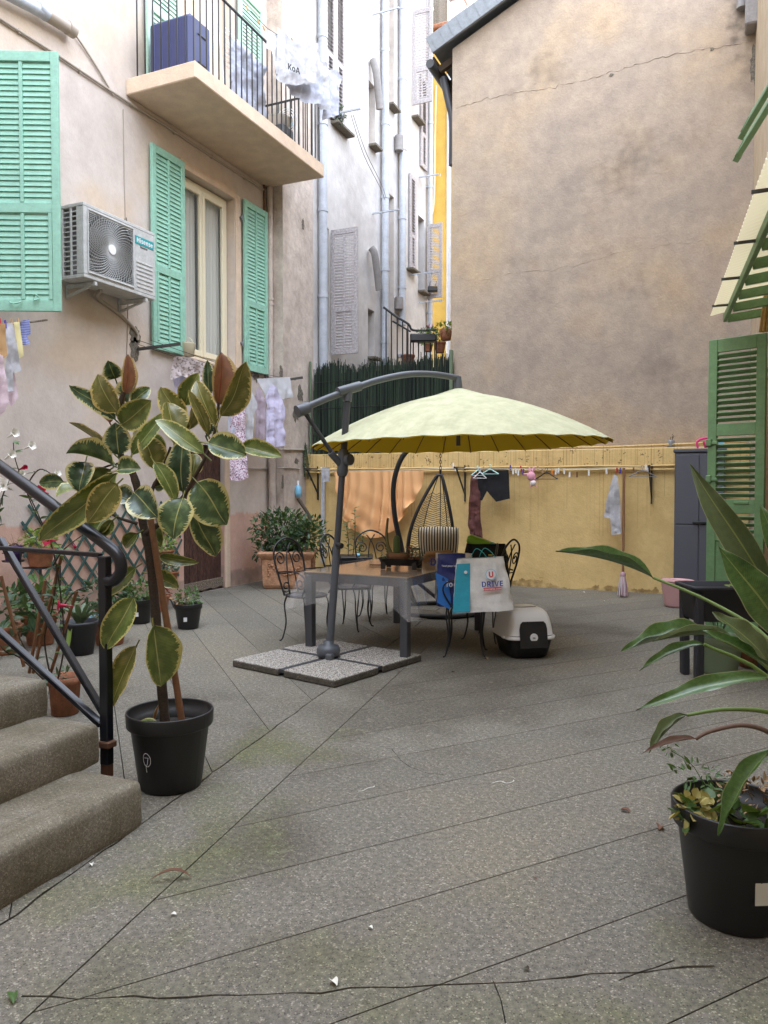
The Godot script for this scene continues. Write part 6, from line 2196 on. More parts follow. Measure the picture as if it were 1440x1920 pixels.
	hang("blouse", "crumpled grey-brown patterned blouse hung below the window", "garment", M.taupe_print, [Vector3(-6.400, 3.173, -7.919), Vector3(-6.400, 3.179, -8.131), Vector3(-6.400, 3.116, -8.557), Vector3(-6.400, 2.833, -8.588), Vector3(-6.400, 2.764, -8.357), Vector3(-6.400, 2.841, -8.181), Vector3(-6.400, 2.944, -8.074), Vector3(-6.400, 2.872, -7.884)], LD, 0.05, 30.0, 11, f1)
	hang("towel", "lilac towel hanging behind the patterned blouse", "towel", M.lilac_cloth, [Vector3(-6.500, 2.976, -8.008), Vector3(-6.500, 3.017, -8.311), Vector3(-6.500, 2.912, -8.605), Vector3(-6.500, 2.553, -8.624), Vector3(-6.500, 2.559, -8.305), Vector3(-6.500, 2.674, -8.068)], LD, 0.03, 34.0, 12, f1)
	hang("trousers", "long pink and grey floral trousers hanging lowest of the washing", "trousers", M.floral, [Vector3(-6.360, 2.960, -9.177), Vector3(-6.360, 2.983, -9.363), Vector3(-6.360, 2.388, -9.397), Vector3(-6.360, 1.655, -9.444), Vector3(-6.360, 1.600, -9.268), Vector3(-6.360, 1.613, -9.098), Vector3(-6.360, 1.914, -9.088), Vector3(-6.360, 2.367, -9.119)], LD, 0.03, 36.0, 13, f1)
	hang("pillowcase", "pale blue pillowcase hanging left of floral trousers", "pillowcase", M.blue_white, [Vector3(-6.420, 2.922, -9.082), Vector3(-6.420, 2.957, -9.251), Vector3(-6.420, 2.189, -9.269), Vector3(-6.420, 2.158, -9.125)], LD, 0.02, 40.0, 14, f1)
	hang("t_shirt", "white t-shirt hung by its hem, folded narrow", "t-shirt", M.white_cloth, [Vector3(-6.340, 2.997, -9.483), Vector3(-6.340, 2.989, -9.552), Vector3(-6.340, 2.706, -9.675), Vector3(-6.340, 2.591, -9.618), Vector3(-6.340, 2.166, -9.585), Vector3(-6.340, 2.143, -9.447), Vector3(-6.340, 2.586, -9.479), Vector3(-6.340, 2.569, -9.370), Vector3(-6.340, 2.759, -9.426)], LD, 0.02, 50.0, 15, f1)
	hang("camisole", "dusty mauve top hanging between two white shirts", "garment", M.mauve_cloth, [Vector3(-6.360, 3.020, -9.794), Vector3(-6.360, 2.944, -9.895), Vector3(-6.360, 2.710, -9.952), Vector3(-6.360, 2.144, -9.903), Vector3(-6.360, 2.159, -9.729), Vector3(-6.360, 2.692, -9.763), Vector3(-6.360, 2.789, -9.706)], LD, 0.03, 50.0, 16, f1)
	hang("underpants", "pale grey briefs spread wide at the end of washing line", "garment", M.grey_cloth, [Vector3(-6.420, 3.144, -9.873), Vector3(-6.420, 3.229, -10.530), Vector3(-6.420, 2.917, -10.592), Vector3(-6.420, 2.876, -10.369), Vector3(-6.420, 2.861, -10.062)], LD, 0.02, 24.0, 17, f1)
	hang("shirt", "long white sleeveless shirt hung nearest the drainpipe", "shirt", M.lilac_cloth, [Vector3(-6.280, 3.079, -10.053), Vector3(-6.280, 3.027, -10.160), Vector3(-6.280, 2.844, -10.282), Vector3(-6.280, 2.702, -10.344), Vector3(-6.280, 2.450, -10.295), Vector3(-6.280, 2.156, -10.356), Vector3(-6.280, 2.104, -9.940), Vector3(-6.280, 2.424, -9.928), Vector3(-6.280, 2.747, -9.960), Vector3(-6.280, 2.863, -9.917)], LD, 0.03, 44.0, 18, f1)

	# ---- washing at the left edge
	var W3 := thing("washing_rod", "rough twig-like rod holding washing under the swung-out shutter", "rod")
	s = S()
	tube(s, curve([Vector3(-6.200, 2.947, -4.851), Vector3(-6.220, 3.036, -5.203), Vector3(-6.280, 3.108, -5.497), Vector3(-6.400, 3.234, -5.921)], 5), [0.012, 0.015, 0.012, 0.016, 0.011, 0.014, 0.012, 0.016, 0.012, 0.016, 0.010], 7)
	part(W3, "rod", done(s), M.bare_wood)
	var f2 := "washing at the left edge"
	hang("towel", "folded tan cloth at the left picture edge", "cloth", M.tan_cloth, [Vector3(-6.150, 3.003, -5.065), Vector3(-6.150, 3.027, -5.185), Vector3(-6.150, 2.845, -5.194), Vector3(-6.150, 2.732, -5.198), Vector3(-6.150, 2.688, -5.139), Vector3(-6.150, 2.653, -5.069)], LD, 0.02, 40.0, 21, f2)
	hang("shirt", "long white shirt at the left edge, sleeves hanging", "shirt", M.white_cloth, [Vector3(-6.180, 3.047, -5.228), Vector3(-6.180, 3.060, -5.294), Vector3(-6.180, 2.896, -5.333), Vector3(-6.180, 2.614, -5.377), Vector3(-6.180, 2.587, -5.291), Vector3(-6.180, 2.430, -5.325), Vector3(-6.180, 2.405, -5.240), Vector3(-6.180, 2.576, -5.208), Vector3(-6.180, 2.822, -5.248), Vector3(-6.180, 2.874, -5.202)], LD, 0.03, 44.0, 22, f2)
	hang("scarf", "frayed cream scarf showing below the white shirt", "scarf", M.pale_pink, [Vector3(-6.240, 2.639, -5.272), Vector3(-6.240, 2.651, -5.356), Vector3(-6.240, 2.374, -5.394), Vector3(-6.240, 2.276, -5.325), Vector3(-6.240, 2.336, -5.266)], LD, 0.02, 50.0, 23, f2)
	hang("towel", "pale yellow towel pegged beside blue gingham cloth", "towel", M.yellow_cloth, [Vector3(-6.220, 3.085, -5.352), Vector3(-6.220, 3.097, -5.414), Vector3(-6.220, 2.917, -5.435), Vector3(-6.220, 2.776, -5.451), Vector3(-6.220, 2.743, -5.401), Vector3(-6.220, 2.908, -5.386)], LD, 0.012, 40.0, 24, f2)
	hang("apron", "blue and white gingham cloth at the rod's right end", "cloth", M.gingham, [Vector3(-6.260, 3.121, -5.467), Vector3(-6.260, 3.149, -5.556), Vector3(-6.260, 3.005, -5.566), Vector3(-6.260, 2.989, -5.534), Vector3(-6.260, 2.905, -5.558), Vector3(-6.260, 2.886, -5.476)], LD, 0.03, 40.0, 25, f2)
	hang("dress", "pale pink dress lowest at the left edge", "dress", M.pale_pink, [Vector3(-6.100, 2.734, -4.985), Vector3(-6.100, 2.714, -5.109), Vector3(-6.100, 2.416, -5.150), Vector3(-6.100, 2.293, -5.159), Vector3(-6.100, 2.206, -5.123), Vector3(-6.100, 2.147, -5.064), Vector3(-6.100, 2.106, -4.974)], LD, 0.03, 40.0, 26, f2)
	for q in [[Vector3(-6.180, 3.046, -5.170), "red_plastic", "red clothes peg at the left picture edge"], [Vector3(-6.180, 3.042, -5.228), "violet_plastic", "dark violet clothes peg on the white shirt"], [Vector3(-6.200, 3.076, -5.317), "peg_wood", "wooden clothes peg between white shirt and yellow towel"], [Vector3(-6.220, 3.101, -5.408), "peg_wood", "wooden clothes peg holding the gingham cloth"]]:
		peg(q[0], M[q[1]], q[2], 0.1, "clothes pegs at the left edge")

	# ---- on the balcony
	var Bx := thing("storage_tub", "dark navy plastic storage case standing on the balcony behind the bars", "storage case", Vector3(-6.28, 6.55, -7.95), 0.0)
	s = S()
	box(s, Vector3(0, 0.37, 0), Vector3(0.66, 0.72, 0.42), 0.05)
	part(Bx, "case", done(s), M.navy)
	s = S()
	for k in 5:
		box(s, Vector3(-0.24 + k * 0.12, 0.37, 0.215), Vector3(0.05, 0.60, 0.012), 0.005)
	part(Bx, "moulded_rib", done(s), M.navy)
	s = S()
	tube(s, curve([Vector3(-0.12, 0.73, 0), Vector3(-0.10, 0.79, 0), Vector3(0.10, 0.79, 0), Vector3(0.12, 0.73, 0)], 5), 0.02, 8)
	box(s, Vector3(0.335, 0.52, 0.0), Vector3(0.012, 0.02, 0.16), 0.004)
	box(s, Vector3(0.335, 0.18, 0.0), Vector3(0.012, 0.02, 0.16), 0.004)
	part(Bx, "handle", done(s), M.black_plastic)
	var ck := thing("drying_rack", "white wire drying rack draped with pale washing on the balcony", "drying rack", Vector3(-6.3, 6.55, -9.0))
	s = S()
	for k in 9:
		var y := 0.55 + k * 0.06
		bar(s, Vector3(0.22, y, 0.40), Vector3(0.18, y, -0.40), 0.006, 0.006)
	for e in [-0.42, 0.42]:
		tube(s, [Vector3(0.26, 0.0, e), Vector3(0.14, 1.1, e)], 0.010, 6)
		tube(s, [Vector3(-0.2, 0.0, e), Vector3(0.14, 1.1, e)], 0.010, 6)
	part(ck, "frame", done(s), M.white_plastic)
	hang("sheet", "white sheet draped on the balcony drying rack", "sheet", M.blue_white, [Vector3(-6.0, 7.45, -8.60), Vector3(-6.0, 7.50, -8.9), Vector3(-6.0, 7.45, -9.45), Vector3(-6.0, 6.75, -9.50), Vector3(-6.0, 6.68, -9.05), Vector3(-6.0, 6.72, -8.58)], LZ, 0.05, 22.0, 31)
	# line out past the balcony end with white tops pegged along it
	var W4 := thing("washing_line", "washing line running out from the balcony rail to the white building", "washing line")
	s = S()
	tube(s, [Vector3(-5.620, 7.634, -8.538), Vector3(-5.560, 7.557, -8.822), Vector3(-5.560, 7.950, -10.940)], 0.004, 5)
	part(W4, "line", done(s), M.bracket)
	var f3 := "white tops on the balcony line"
	var q1 := hang("t_shirt", "white t-shirt with black lettering on the balcony line", "t-shirt", M.white_cloth, [Vector3(-5.550, 7.711, -9.087), Vector3(-5.550, 7.622, -9.350), Vector3(-5.550, 7.749, -9.826), Vector3(-5.550, 7.477, -9.917), Vector3(-5.550, 7.197, -9.837), Vector3(-5.550, 7.086, -9.535), Vector3(-5.550, 6.990, -9.205), Vector3(-5.550, 7.011, -9.027), Vector3(-5.550, 7.343, -9.056)], LD, 0.035, 26.0, 32, f3)
	part(q1, "lettering", letters("KoA", 0.085, 0.004), M.black_print, Vector3(0.22, -0.50, 0.055), Basis(Vector3(0, 0, 1), 0.0))
	hang("t_shirt", "off-white t-shirt nearest the balcony rail, half hidden", "t-shirt", M.white_cloth, [Vector3(-5.620, 7.609, -8.944), Vector3(-5.620, 7.624, -9.186), Vector3(-5.620, 7.085, -9.223), Vector3(-5.620, 7.084, -9.073), Vector3(-5.620, 7.362, -8.995), Vector3(-5.620, 7.357, -8.915)], LD, 0.03, 30.0, 33, f3)
	hang("blouse", "white blouse with bunched hem beside the lettered t-shirt", "blouse", M.white_cloth, [Vector3(-5.550, 7.705, -9.887), Vector3(-5.550, 7.767, -10.274), Vector3(-5.550, 7.541, -10.373), Vector3(-5.550, 7.091, -10.337), Vector3(-5.550, 7.067, -10.106), Vector3(-5.550, 7.111, -9.946), Vector3(-5.550, 7.379, -9.870)], LD, 0.035, 34.0, 34, f3)
	hang("t_shirt", "white top at the far end of the balcony line", "t-shirt", M.blue_white, [Vector3(-5.550, 7.728, -10.274), Vector3(-5.550, 7.831, -10.615), Vector3(-5.550, 7.762, -10.756), Vector3(-5.550, 7.591, -10.684), Vector3(-5.550, 7.186, -10.683), Vector3(-5.550, 7.012, -10.353), Vector3(-5.550, 7.438, -10.322)], LD, 0.035, 34.0, 35, f3)
	hang("vest", "pale grey vest hanging below the lettered t-shirt", "vest", M.blue_white, [Vector3(-5.660, 7.263, -9.276), Vector3(-5.660, 7.495, -10.065), Vector3(-5.660, 7.099, -10.306), Vector3(-5.660, 6.966, -9.828), Vector3(-5.660, 7.005, -9.501)], LD, 0.03, 30.0, 36, f3)
	var bi := -1
	for q in [Vector3(-5.700, 7.707, -8.573), Vector3(-5.700, 7.681, -8.836), Vector3(-5.700, 7.667, -8.965), Vector3(-5.560, 7.745, -9.483), Vector3(-5.560, 7.715, -9.858), Vector3(-5.560, 7.755, -10.326)]:
		bi += 1
		peg(q, M.peg_wood, "%s wooden clothes peg from the left on the balcony washing line" % nth[bi], 0.4, "clothes pegs on the balcony line")
	# things on the balcony floor at its far end
	var fan := thing("pedestal_fan", "small light blue fan standing at the balcony's far end", "fan", Vector3(-6.1, 6.55, -10.25))
	part(fan, "base", lathem([Vector2(0, 0), Vector2(0.14, 0), Vector2(0.13, 0.03), Vector2(0.02, 0.05), Vector2(0.018, 0.4), Vector2(0, 0.4)], 18), M.light_blue)
	s = S()
	for k in 5:
		var pts := []
		for i in 25:
			pts.append(Vector3(cos(TAU * i / 24.0) * (0.05 + 0.033 * k), 0.5 + sin(TAU * i / 24.0) * (0.05 + 0.033 * k), 0.04))
		tube(s, pts, 0.006, 5, false)
	part(fan, "guard", done(s), M.white_plastic)
	part(fan, "motor", tubem([Vector3(0, 0.5, -0.1), Vector3(0, 0.5, 0.02)], 0.05, 12), M.light_blue)
	var bsn := thing("wash_basin", "white plastic basin stood on edge on the balcony", "basin", Vector3(-6.02, 6.62, -9.85))
	s = S()
	lathe(s, [Vector2(0, 0), Vector2(0.14, 0), Vector2(0.20, 0.12), Vector2(0.215, 0.125), Vector2(0.19, 0.11), Vector2(0.13, 0.01)], 22)
	part(bsn, "bowl", done(s), M.white_plastic, Vector3(0, 0.14, 0), Basis(Vector3(0, 0, 1), 0.0))
	part(bsn, "stand", boxm(Vector3(0.36, 0.14, 0.30), 0.02), M.grey_metal, Vector3(0, 0.07, 0))
	var bt := thing("bottle", "blue plastic bottle standing beside the basin on balcony", "bottle", Vector3(-5.98, 6.55, -10.0))
	part(bt, "body", lathem([Vector2(0, 0), Vector2(0.05, 0), Vector2(0.055, 0.2), Vector2(0.03, 0.27), Vector2(0, 0.27)], 12), M.blue_plastic)
	part(bt, "cap", lathem([Vector2(0.025, 0.27), Vector2(0.025, 0.31), Vector2(0, 0.31)], 10), M.white_plastic)

# ---------------------------------------------------------------- plants
func big_pot(T: Node3D, r: float, h: float) -> void:
	part(T, "pot", lathem([Vector2(0, 0.004), Vector2(r * 0.70, 0.004), Vector2(r * 0.72, 0.012), Vector2(r * 0.90, h * 0.79), Vector2(r * 0.905, h * 0.80), Vector2(r * 0.985, h * 0.81), Vector2(r, h * 0.83), Vector2(r * 1.01, h * 0.99), Vector2(r * 1.0, h), Vector2(r * 0.965, h), Vector2(r * 0.955, h * 0.985), Vector2(r * 0.93, h * 0.86), Vector2(r * 0.87, h * 0.855), Vector2(r * 0.84, h * 0.70)], 56), M.black_plastic)
	part(T, "soil", lathem([Vector2(r * 0.85, h * 0.76), Vector2(r * 0.5, h * 0.79), Vector2(0, h * 0.80)], 28), M.soil)

func flower(T: Node3D, at: Vector3, dir: Vector3, m: Material, r := 0.032, open := 1.0) -> void:
	dir = dir.normalized()
	var sd := dir.cross(Vector3.UP if absf(dir.y) < 0.9 else Vector3.RIGHT).normalized()
	var up := sd.cross(dir)
	var s := S()
	tube(s, [at - dir * r * 2.0, at - dir * r * 0.9, at], [r * 0.10, r * 0.18, r * 0.38], 8, false)
	for k in 5:
		var a := TAU * k / 5.0
		var d := sd * cos(a) + up * sin(a)
		blade(s, at + d * r * 0.25, at + d * r * 1.25 * open + dir * r * (0.3 + 0.6 * (1.0 - open)), dir, r * 1.0, 0.08, 0.15, 4, 0, 0.06)
	part(T, "flower", done(s), m)

func leafy(T: Node3D, pts: Array, r0: float, n: int, size: float, sd: int, ml: Material, kind := 1) -> void:
	# a twining stem with pairs of leaves along it
	var c := curve(pts, 6)
	var rad := []
	for i in c.size():
		rad.append(lerpf(r0, r0 * 0.45, float(i) / c.size()))
	part(T, "stem", tubem(c, rad, 5), M.bark)
	var r := RandomNumberGenerator.new()
	r.seed = sd
	for k in n:
		var p: Vector3 = c[int(lerpf(c.size() * 0.12, c.size() - 1, float(k) / maxf(1.0, n - 1)))]
		var s := S()
		for e in [-1.0, 1.0]:
			var d := Vector3(r.randfn(), r.randf_range(-0.5, 0.4), r.randfn()).normalized()
			blade(s, p, p + d * size * r.randf_range(0.7, 1.2), Vector3(r.randfn() * 0.4, 1, r.randfn() * 0.4), size * 0.42, 0.05, 0.15, 5, kind)
		part(T, "leaf", done(s), ml)

func plants() -> void:
	var s: SurfaceTool
	# ---- variegated rubber plant
	var T := thing("rubber_plant", "tall variegated rubber plant tied to a stake in a big black pot", "plant", Vector3.ZERO)
	var base := Vector3(-2.531, -0.023, -3.083)
	base.y = 0.0
	T.position = base
	big_pot(T, 0.213, 0.385)
	var V := func(p: Vector3) -> Vector3: return p - base
	var stems := [
		[[Vector3(-2.551, 0.271, -3.074), Vector3(-2.575, 0.602, -3.063), Vector3(-2.604, 0.923, -3.062), Vector3(-2.626, 1.165, -3.052), Vector3(-2.654, 1.326, -3.039), Vector3(-2.677, 1.527, -3.018), Vector3(-2.713, 1.614, -3.003), Vector3(-2.747, 1.673, -2.988), Vector3(-2.728, 1.805, -2.996), Vector3(-2.754, 1.880, -2.985), Vector3(-2.729, 1.977, -2.996)], 0.026],
		[[Vector3(-2.638, 1.273, -3.036), Vector3(-2.550, 1.335, -3.063), Vector3(-2.450, 1.455, -3.096), Vector3(-2.396, 1.553, -3.120), Vector3(-2.342, 1.664, -3.144), Vector3(-2.300, 1.791, -3.162), Vector3(-2.283, 1.922, -3.170)], 0.013],
		[[Vector3(-2.679, 1.321, -3.029), Vector3(-2.752, 1.348, -2.986), Vector3(-2.830, 1.393, -2.951)], 0.009],
		[[Vector3(-2.643, 1.406, -3.055), Vector3(-2.624, 1.508, -3.085), Vector3(-2.602, 1.578, -3.117), Vector3(-2.557, 1.708, -3.137)], 0.012],
		[[Vector3(-2.697, 1.527, -3.021), Vector3(-2.727, 1.594, -3.018), Vector3(-2.817, 1.622, -3.023), Vector3(-3.035, 1.541, -2.971)], 0.008]]
	for q in stems:
		var c := []
		for p in q[0]:
			c.append(V.call(p))
		c = curve(c, 5)
		var rad := []
		for i in c.size():
			rad.append(lerpf(q[1], q[1] * 0.45, float(i) / c.size()) * (1.0 + 0.08 * sin(i * 2.3)))
		part(T, "stem", tubem(c, rad, 9), M.bark)
	part(T, "stake", tubem([V.call(Vector3(-2.446, 0.300, -3.076)), V.call(Vector3(-2.511, 0.798, -3.048)), V.call(Vector3(-2.565, 1.142, -3.035)), V.call(Vector3(-2.609, 1.420, -3.027))], [0.017, 0.017, 0.016, 0.016], 9), M.stake)
	var leaves := [
		[Vector3(-2.768, 1.841, -2.979), Vector3(-2.925, 2.009, -2.844), 0.088, "rubber3"],
		[Vector3(-2.723, 1.871, -2.944), Vector3(-2.800, 2.057, -2.899), 0.162, "rubber2"],
		[Vector3(-2.740, 1.967, -3.013), Vector3(-2.749, 2.174, -3.053), 0.101, "rubber_back"],
		[Vector3(-2.809, 2.052, -3.026), Vector3(-2.807, 2.135, -2.972), 0.096, "rubber3"],
		[Vector3(-2.767, 1.929, -3.067), Vector3(-2.721, 2.045, -3.087), 0.129, "rubber3"],
		[Vector3(-2.736, 1.927, -3.058), Vector3(-2.685, 2.015, -3.135), 0.077, "rubber0"],
		[Vector3(-2.701, 1.809, -2.943), Vector3(-2.535, 1.922, -2.972), 0.137, "rubber1"],
		[Vector3(-2.836, 1.828, -3.014), Vector3(-2.887, 1.897, -3.003), 0.090, "rubber_back"],
		[Vector3(-2.769, 1.664, -2.978), Vector3(-3.029, 1.831, -2.930), 0.114, "rubber2"],
		[Vector3(-2.725, 1.662, -2.954), Vector3(-2.726, 1.821, -2.932), 0.137, "rubber3"],
		[Vector3(-2.720, 1.609, -2.912), Vector3(-2.946, 1.666, -2.835), 0.161, "rubber0"],
		[Vector3(-2.923, 1.629, -2.932), Vector3(-2.905, 1.475, -2.875), 0.139, "rubber3"],
		[Vector3(-2.824, 1.594, -2.998), Vector3(-2.915, 1.488, -2.947), 0.153, "rubber1"],
		[Vector3(-2.676, 1.573, -2.888), Vector3(-3.053, 1.235, -2.766), 0.134, "rubber1"],
		[Vector3(-2.662, 1.521, -2.872), Vector3(-2.762, 1.339, -2.774), 0.146, "rubber2"],
		[Vector3(-2.647, 1.585, -2.857), Vector3(-2.543, 1.594, -2.902), 0.103, "rubber0"],
		[Vector3(-3.085, 1.532, -2.949), Vector3(-3.242, 1.532, -2.934), 0.084, "rubber0"],
		[Vector3(-2.988, 1.495, -2.936), Vector3(-3.051, 1.457, -2.865), 0.115, "rubber1"],
		[Vector3(-2.741, 1.432, -3.056), Vector3(-2.846, 1.471, -3.021), 0.128, "rubber3"],
		[Vector3(-2.696, 1.664, -3.010), Vector3(-2.576, 1.885, -3.128), 0.088, "rubber1"],
		[Vector3(-2.744, 1.703, -3.077), Vector3(-2.702, 1.809, -3.073), 0.116, "rubber2"],
		[Vector3(-2.618, 1.594, -3.088), Vector3(-2.693, 1.769, -3.077), 0.153, "rubber2"],
		[Vector3(-2.574, 1.479, -2.889), Vector3(-2.429, 1.362, -2.887), 0.157, "rubber3"],
		[Vector3(-2.557, 1.627, -3.016), Vector3(-2.457, 1.428, -3.050), 0.106, "rubber1"],
		[Vector3(-2.301, 1.911, -3.184), Vector3(-2.306, 2.180, -3.225), 0.151, "rubber_back"],
		[Vector3(-2.254, 1.853, -3.139), Vector3(-2.099, 2.107, -3.152), 0.137, "rubber2"],
		[Vector3(-2.374, 1.971, -3.217), Vector3(-2.386, 2.145, -3.212), 0.064, "rubber3"],
		[Vector3(-2.296, 1.812, -3.153), Vector3(-2.412, 2.036, -3.157), 0.113, "rubber2"],
		[Vector3(-2.527, 1.924, -3.215), Vector3(-2.438, 2.085, -3.211), 0.104, "rubber1"],
		[Vector3(-2.537, 1.815, -3.211), Vector3(-2.641, 2.022, -3.176), 0.130, "rubber2"],
		[Vector3(-2.540, 1.721, -3.144), Vector3(-2.614, 1.940, -3.177), 0.154, "rubber2"],
		[Vector3(-2.507, 1.795, -3.202), Vector3(-2.466, 1.988, -3.198), 0.129, "rubber2"],
		[Vector3(-2.367, 1.754, -3.177), Vector3(-2.449, 1.900, -3.162), 0.139, "rubber3"],
		[Vector3(-2.328, 1.768, -3.139), Vector3(-2.376, 1.978, -3.053), 0.063, "rubber2"],
		[Vector3(-2.306, 1.668, -3.072), Vector3(-2.515, 1.825, -2.969), 0.104, "rubber1"],
		[Vector3(-2.265, 1.718, -3.046), Vector3(-2.115, 1.655, -3.156), 0.146, "rubber0"],
		[Vector3(-2.168, 1.705, -3.187), Vector3(-1.956, 1.651, -3.226), 0.093, "rubber1"],
		[Vector3(-2.475, 1.478, -3.129), Vector3(-2.482, 1.752, -3.126), 0.152, "rubber3"],
		[Vector3(-2.453, 1.558, -3.172), Vector3(-2.465, 1.677, -3.221), 0.089, "rubber2"],
		[Vector3(-2.366, 1.453, -2.991), Vector3(-2.384, 1.257, -2.940), 0.194, "rubber0"],
		[Vector3(-2.322, 1.530, -3.043), Vector3(-2.193, 1.325, -3.111), 0.208, "rubber0"],
		[Vector3(-2.351, 1.396, -3.052), Vector3(-2.295, 1.157, -3.143), 0.160, "rubber0"],
		[Vector3(-2.646, 1.505, -3.119), Vector3(-2.570, 1.524, -3.131), 0.064, "rubber0"],
		[Vector3(-2.617, 1.668, -3.154), Vector3(-2.701, 1.787, -3.139), 0.078, "rubber1"],
		[Vector3(-2.813, 1.367, -2.959), Vector3(-2.840, 1.251, -2.882), 0.114, "rubber1"],
		[Vector3(-2.749, 1.342, -2.933), Vector3(-2.803, 1.257, -2.898), 0.062, "rubber1"],
		[Vector3(-2.658, 1.274, -3.005), Vector3(-2.748, 1.204, -3.009), 0.069, "rubber1"],
		[Vector3(-2.686, 1.304, -3.124), Vector3(-2.600, 1.199, -3.107), 0.116, "rubber1"],
		[Vector3(-2.459, 1.478, -3.180), Vector3(-2.424, 1.400, -3.195), 0.077, "rubber1"],
		[Vector3(-2.680, 1.104, -3.017), Vector3(-2.856, 0.946, -2.994), 0.090, "rubber1"],
		[Vector3(-2.622, 0.967, -2.933), Vector3(-2.719, 0.713, -2.847), 0.135, "rubber1"],
		[Vector3(-2.600, 0.732, -2.921), Vector3(-2.719, 0.427, -2.880), 0.155, "rubber2"],
		[Vector3(-2.495, 0.842, -2.924), Vector3(-2.506, 0.528, -2.984), 0.204, "rubber1"],
		[Vector3(-2.607, 1.156, -3.104), Vector3(-2.410, 1.125, -3.168), 0.059, "rubber1"],
		[Vector3(-2.670, 1.061, -3.109), Vector3(-2.551, 0.984, -3.183), 0.087, "rubber1"]]
	var r := RandomNumberGenerator.new()
	r.seed = 12
	var cam := Vector3(0, 1.5, 0)
	for q in leaves:
		var b: Vector3 = q[0]
		var t: Vector3 = q[1]
		var mid := (b + t) * 0.5
		var n := (cam - mid).normalized() * 0.85 + Vector3(r.randfn() * 0.42, 0.45 + r.randfn() * 0.35, r.randfn() * 0.42)
		s = S()
		blade(s, V.call(b), V.call(t), n.normalized(), q[2], r.randf_range(-0.01, 0.11), r.randf_range(0.10, 0.42), 12, 0, r.randfn() * 0.02)
		var d := (t - b).normalized()
		tube(s, [V.call(b - d * 0.045 - Vector3(0, 0.01, 0)), V.call(b + d * 0.01)], 0.0042, 5)
		part(T, "leaf", done(s), M[q[3]])
	s = S()
	blade(s, Vector3(-0.15, 0.315, 0.06), Vector3(-0.06, 0.325, 0.03), Vector3.UP, 0.05, 0.05, 0.2, 6, 0)
	part(T, "fallen_leaf", done(s), M.rubber1)
	s = S()
	blade(s, Vector3(-0.10, 0.30, 0.0), Vector3(-0.075, 0.41, -0.02), Vector3(0, 0, 1), 0.02, 0.1, 0.3, 6, 1)
	part(T, "dry_leaf", done(s), M.rubber_back)
	# maker's mark scratched on the pot
	s = S()
	var fc := (Vector3(0, 0, 0) - base).normalized()
	var mark := func(px: Vector3) -> Vector3:
		var p: Vector3 = px - base
		var rr := 0.213 * lerpf(0.715, 0.905, p.y / (0.385 * 0.8)) + 0.0025
		var h := Vector2(p.x, p.z).normalized() * rr
		return Vector3(h.x, p.y, h.y)
	var oval := []
	for i in 17:
		oval.append(TAU * i / 16.0)
	var ring := []
	var c0: Vector3 = mark.call(Vector3(-2.529, 0.184, -2.887))
	var tg := Vector3(0.9157, 0, -0.402)
	for a in oval:
		var p: Vector3 = c0 + tg * cos(a) * 0.024 + Vector3(0, sin(a) * 0.034, 0)
		var hh := Vector2(p.x, p.z).normalized() * (0.213 * lerpf(0.715, 0.905, p.y / 0.308) + 0.001)
		ring.append(Vector3(hh.x, p.y, hh.y))
	tube(s, ring, 0.0013, 4)
	tube(s, [c0 + Vector3(-0.008, 0.012, 0.004), c0 + Vector3(0.010, 0.012, 0.0), c0 + Vector3(0.008, -0.014, 0.002), c0 + Vector3(0.0, -0.034, 0.002), c0 + Vector3(0.0, -0.06, -0.003)], 0.0013, 4)
	part(T, "maker_mark", done(s), M.white_print)

	# ---- bird of paradise at the right edge
	var Bp := thing("bird_of_paradise", "bird of paradise plant arching from a big black pot at right edge", "plant", Vector3.ZERO)
	base = Vector3(0.060, -0.087, -2.931)
	base.y = 0.0
	Bp.position = base
	big_pot(Bp, 0.212, 0.40)
	V = func(p: Vector3) -> Vector3: return p - base
	var crown := base + Vector3(0.10, 0.31, 0.02)
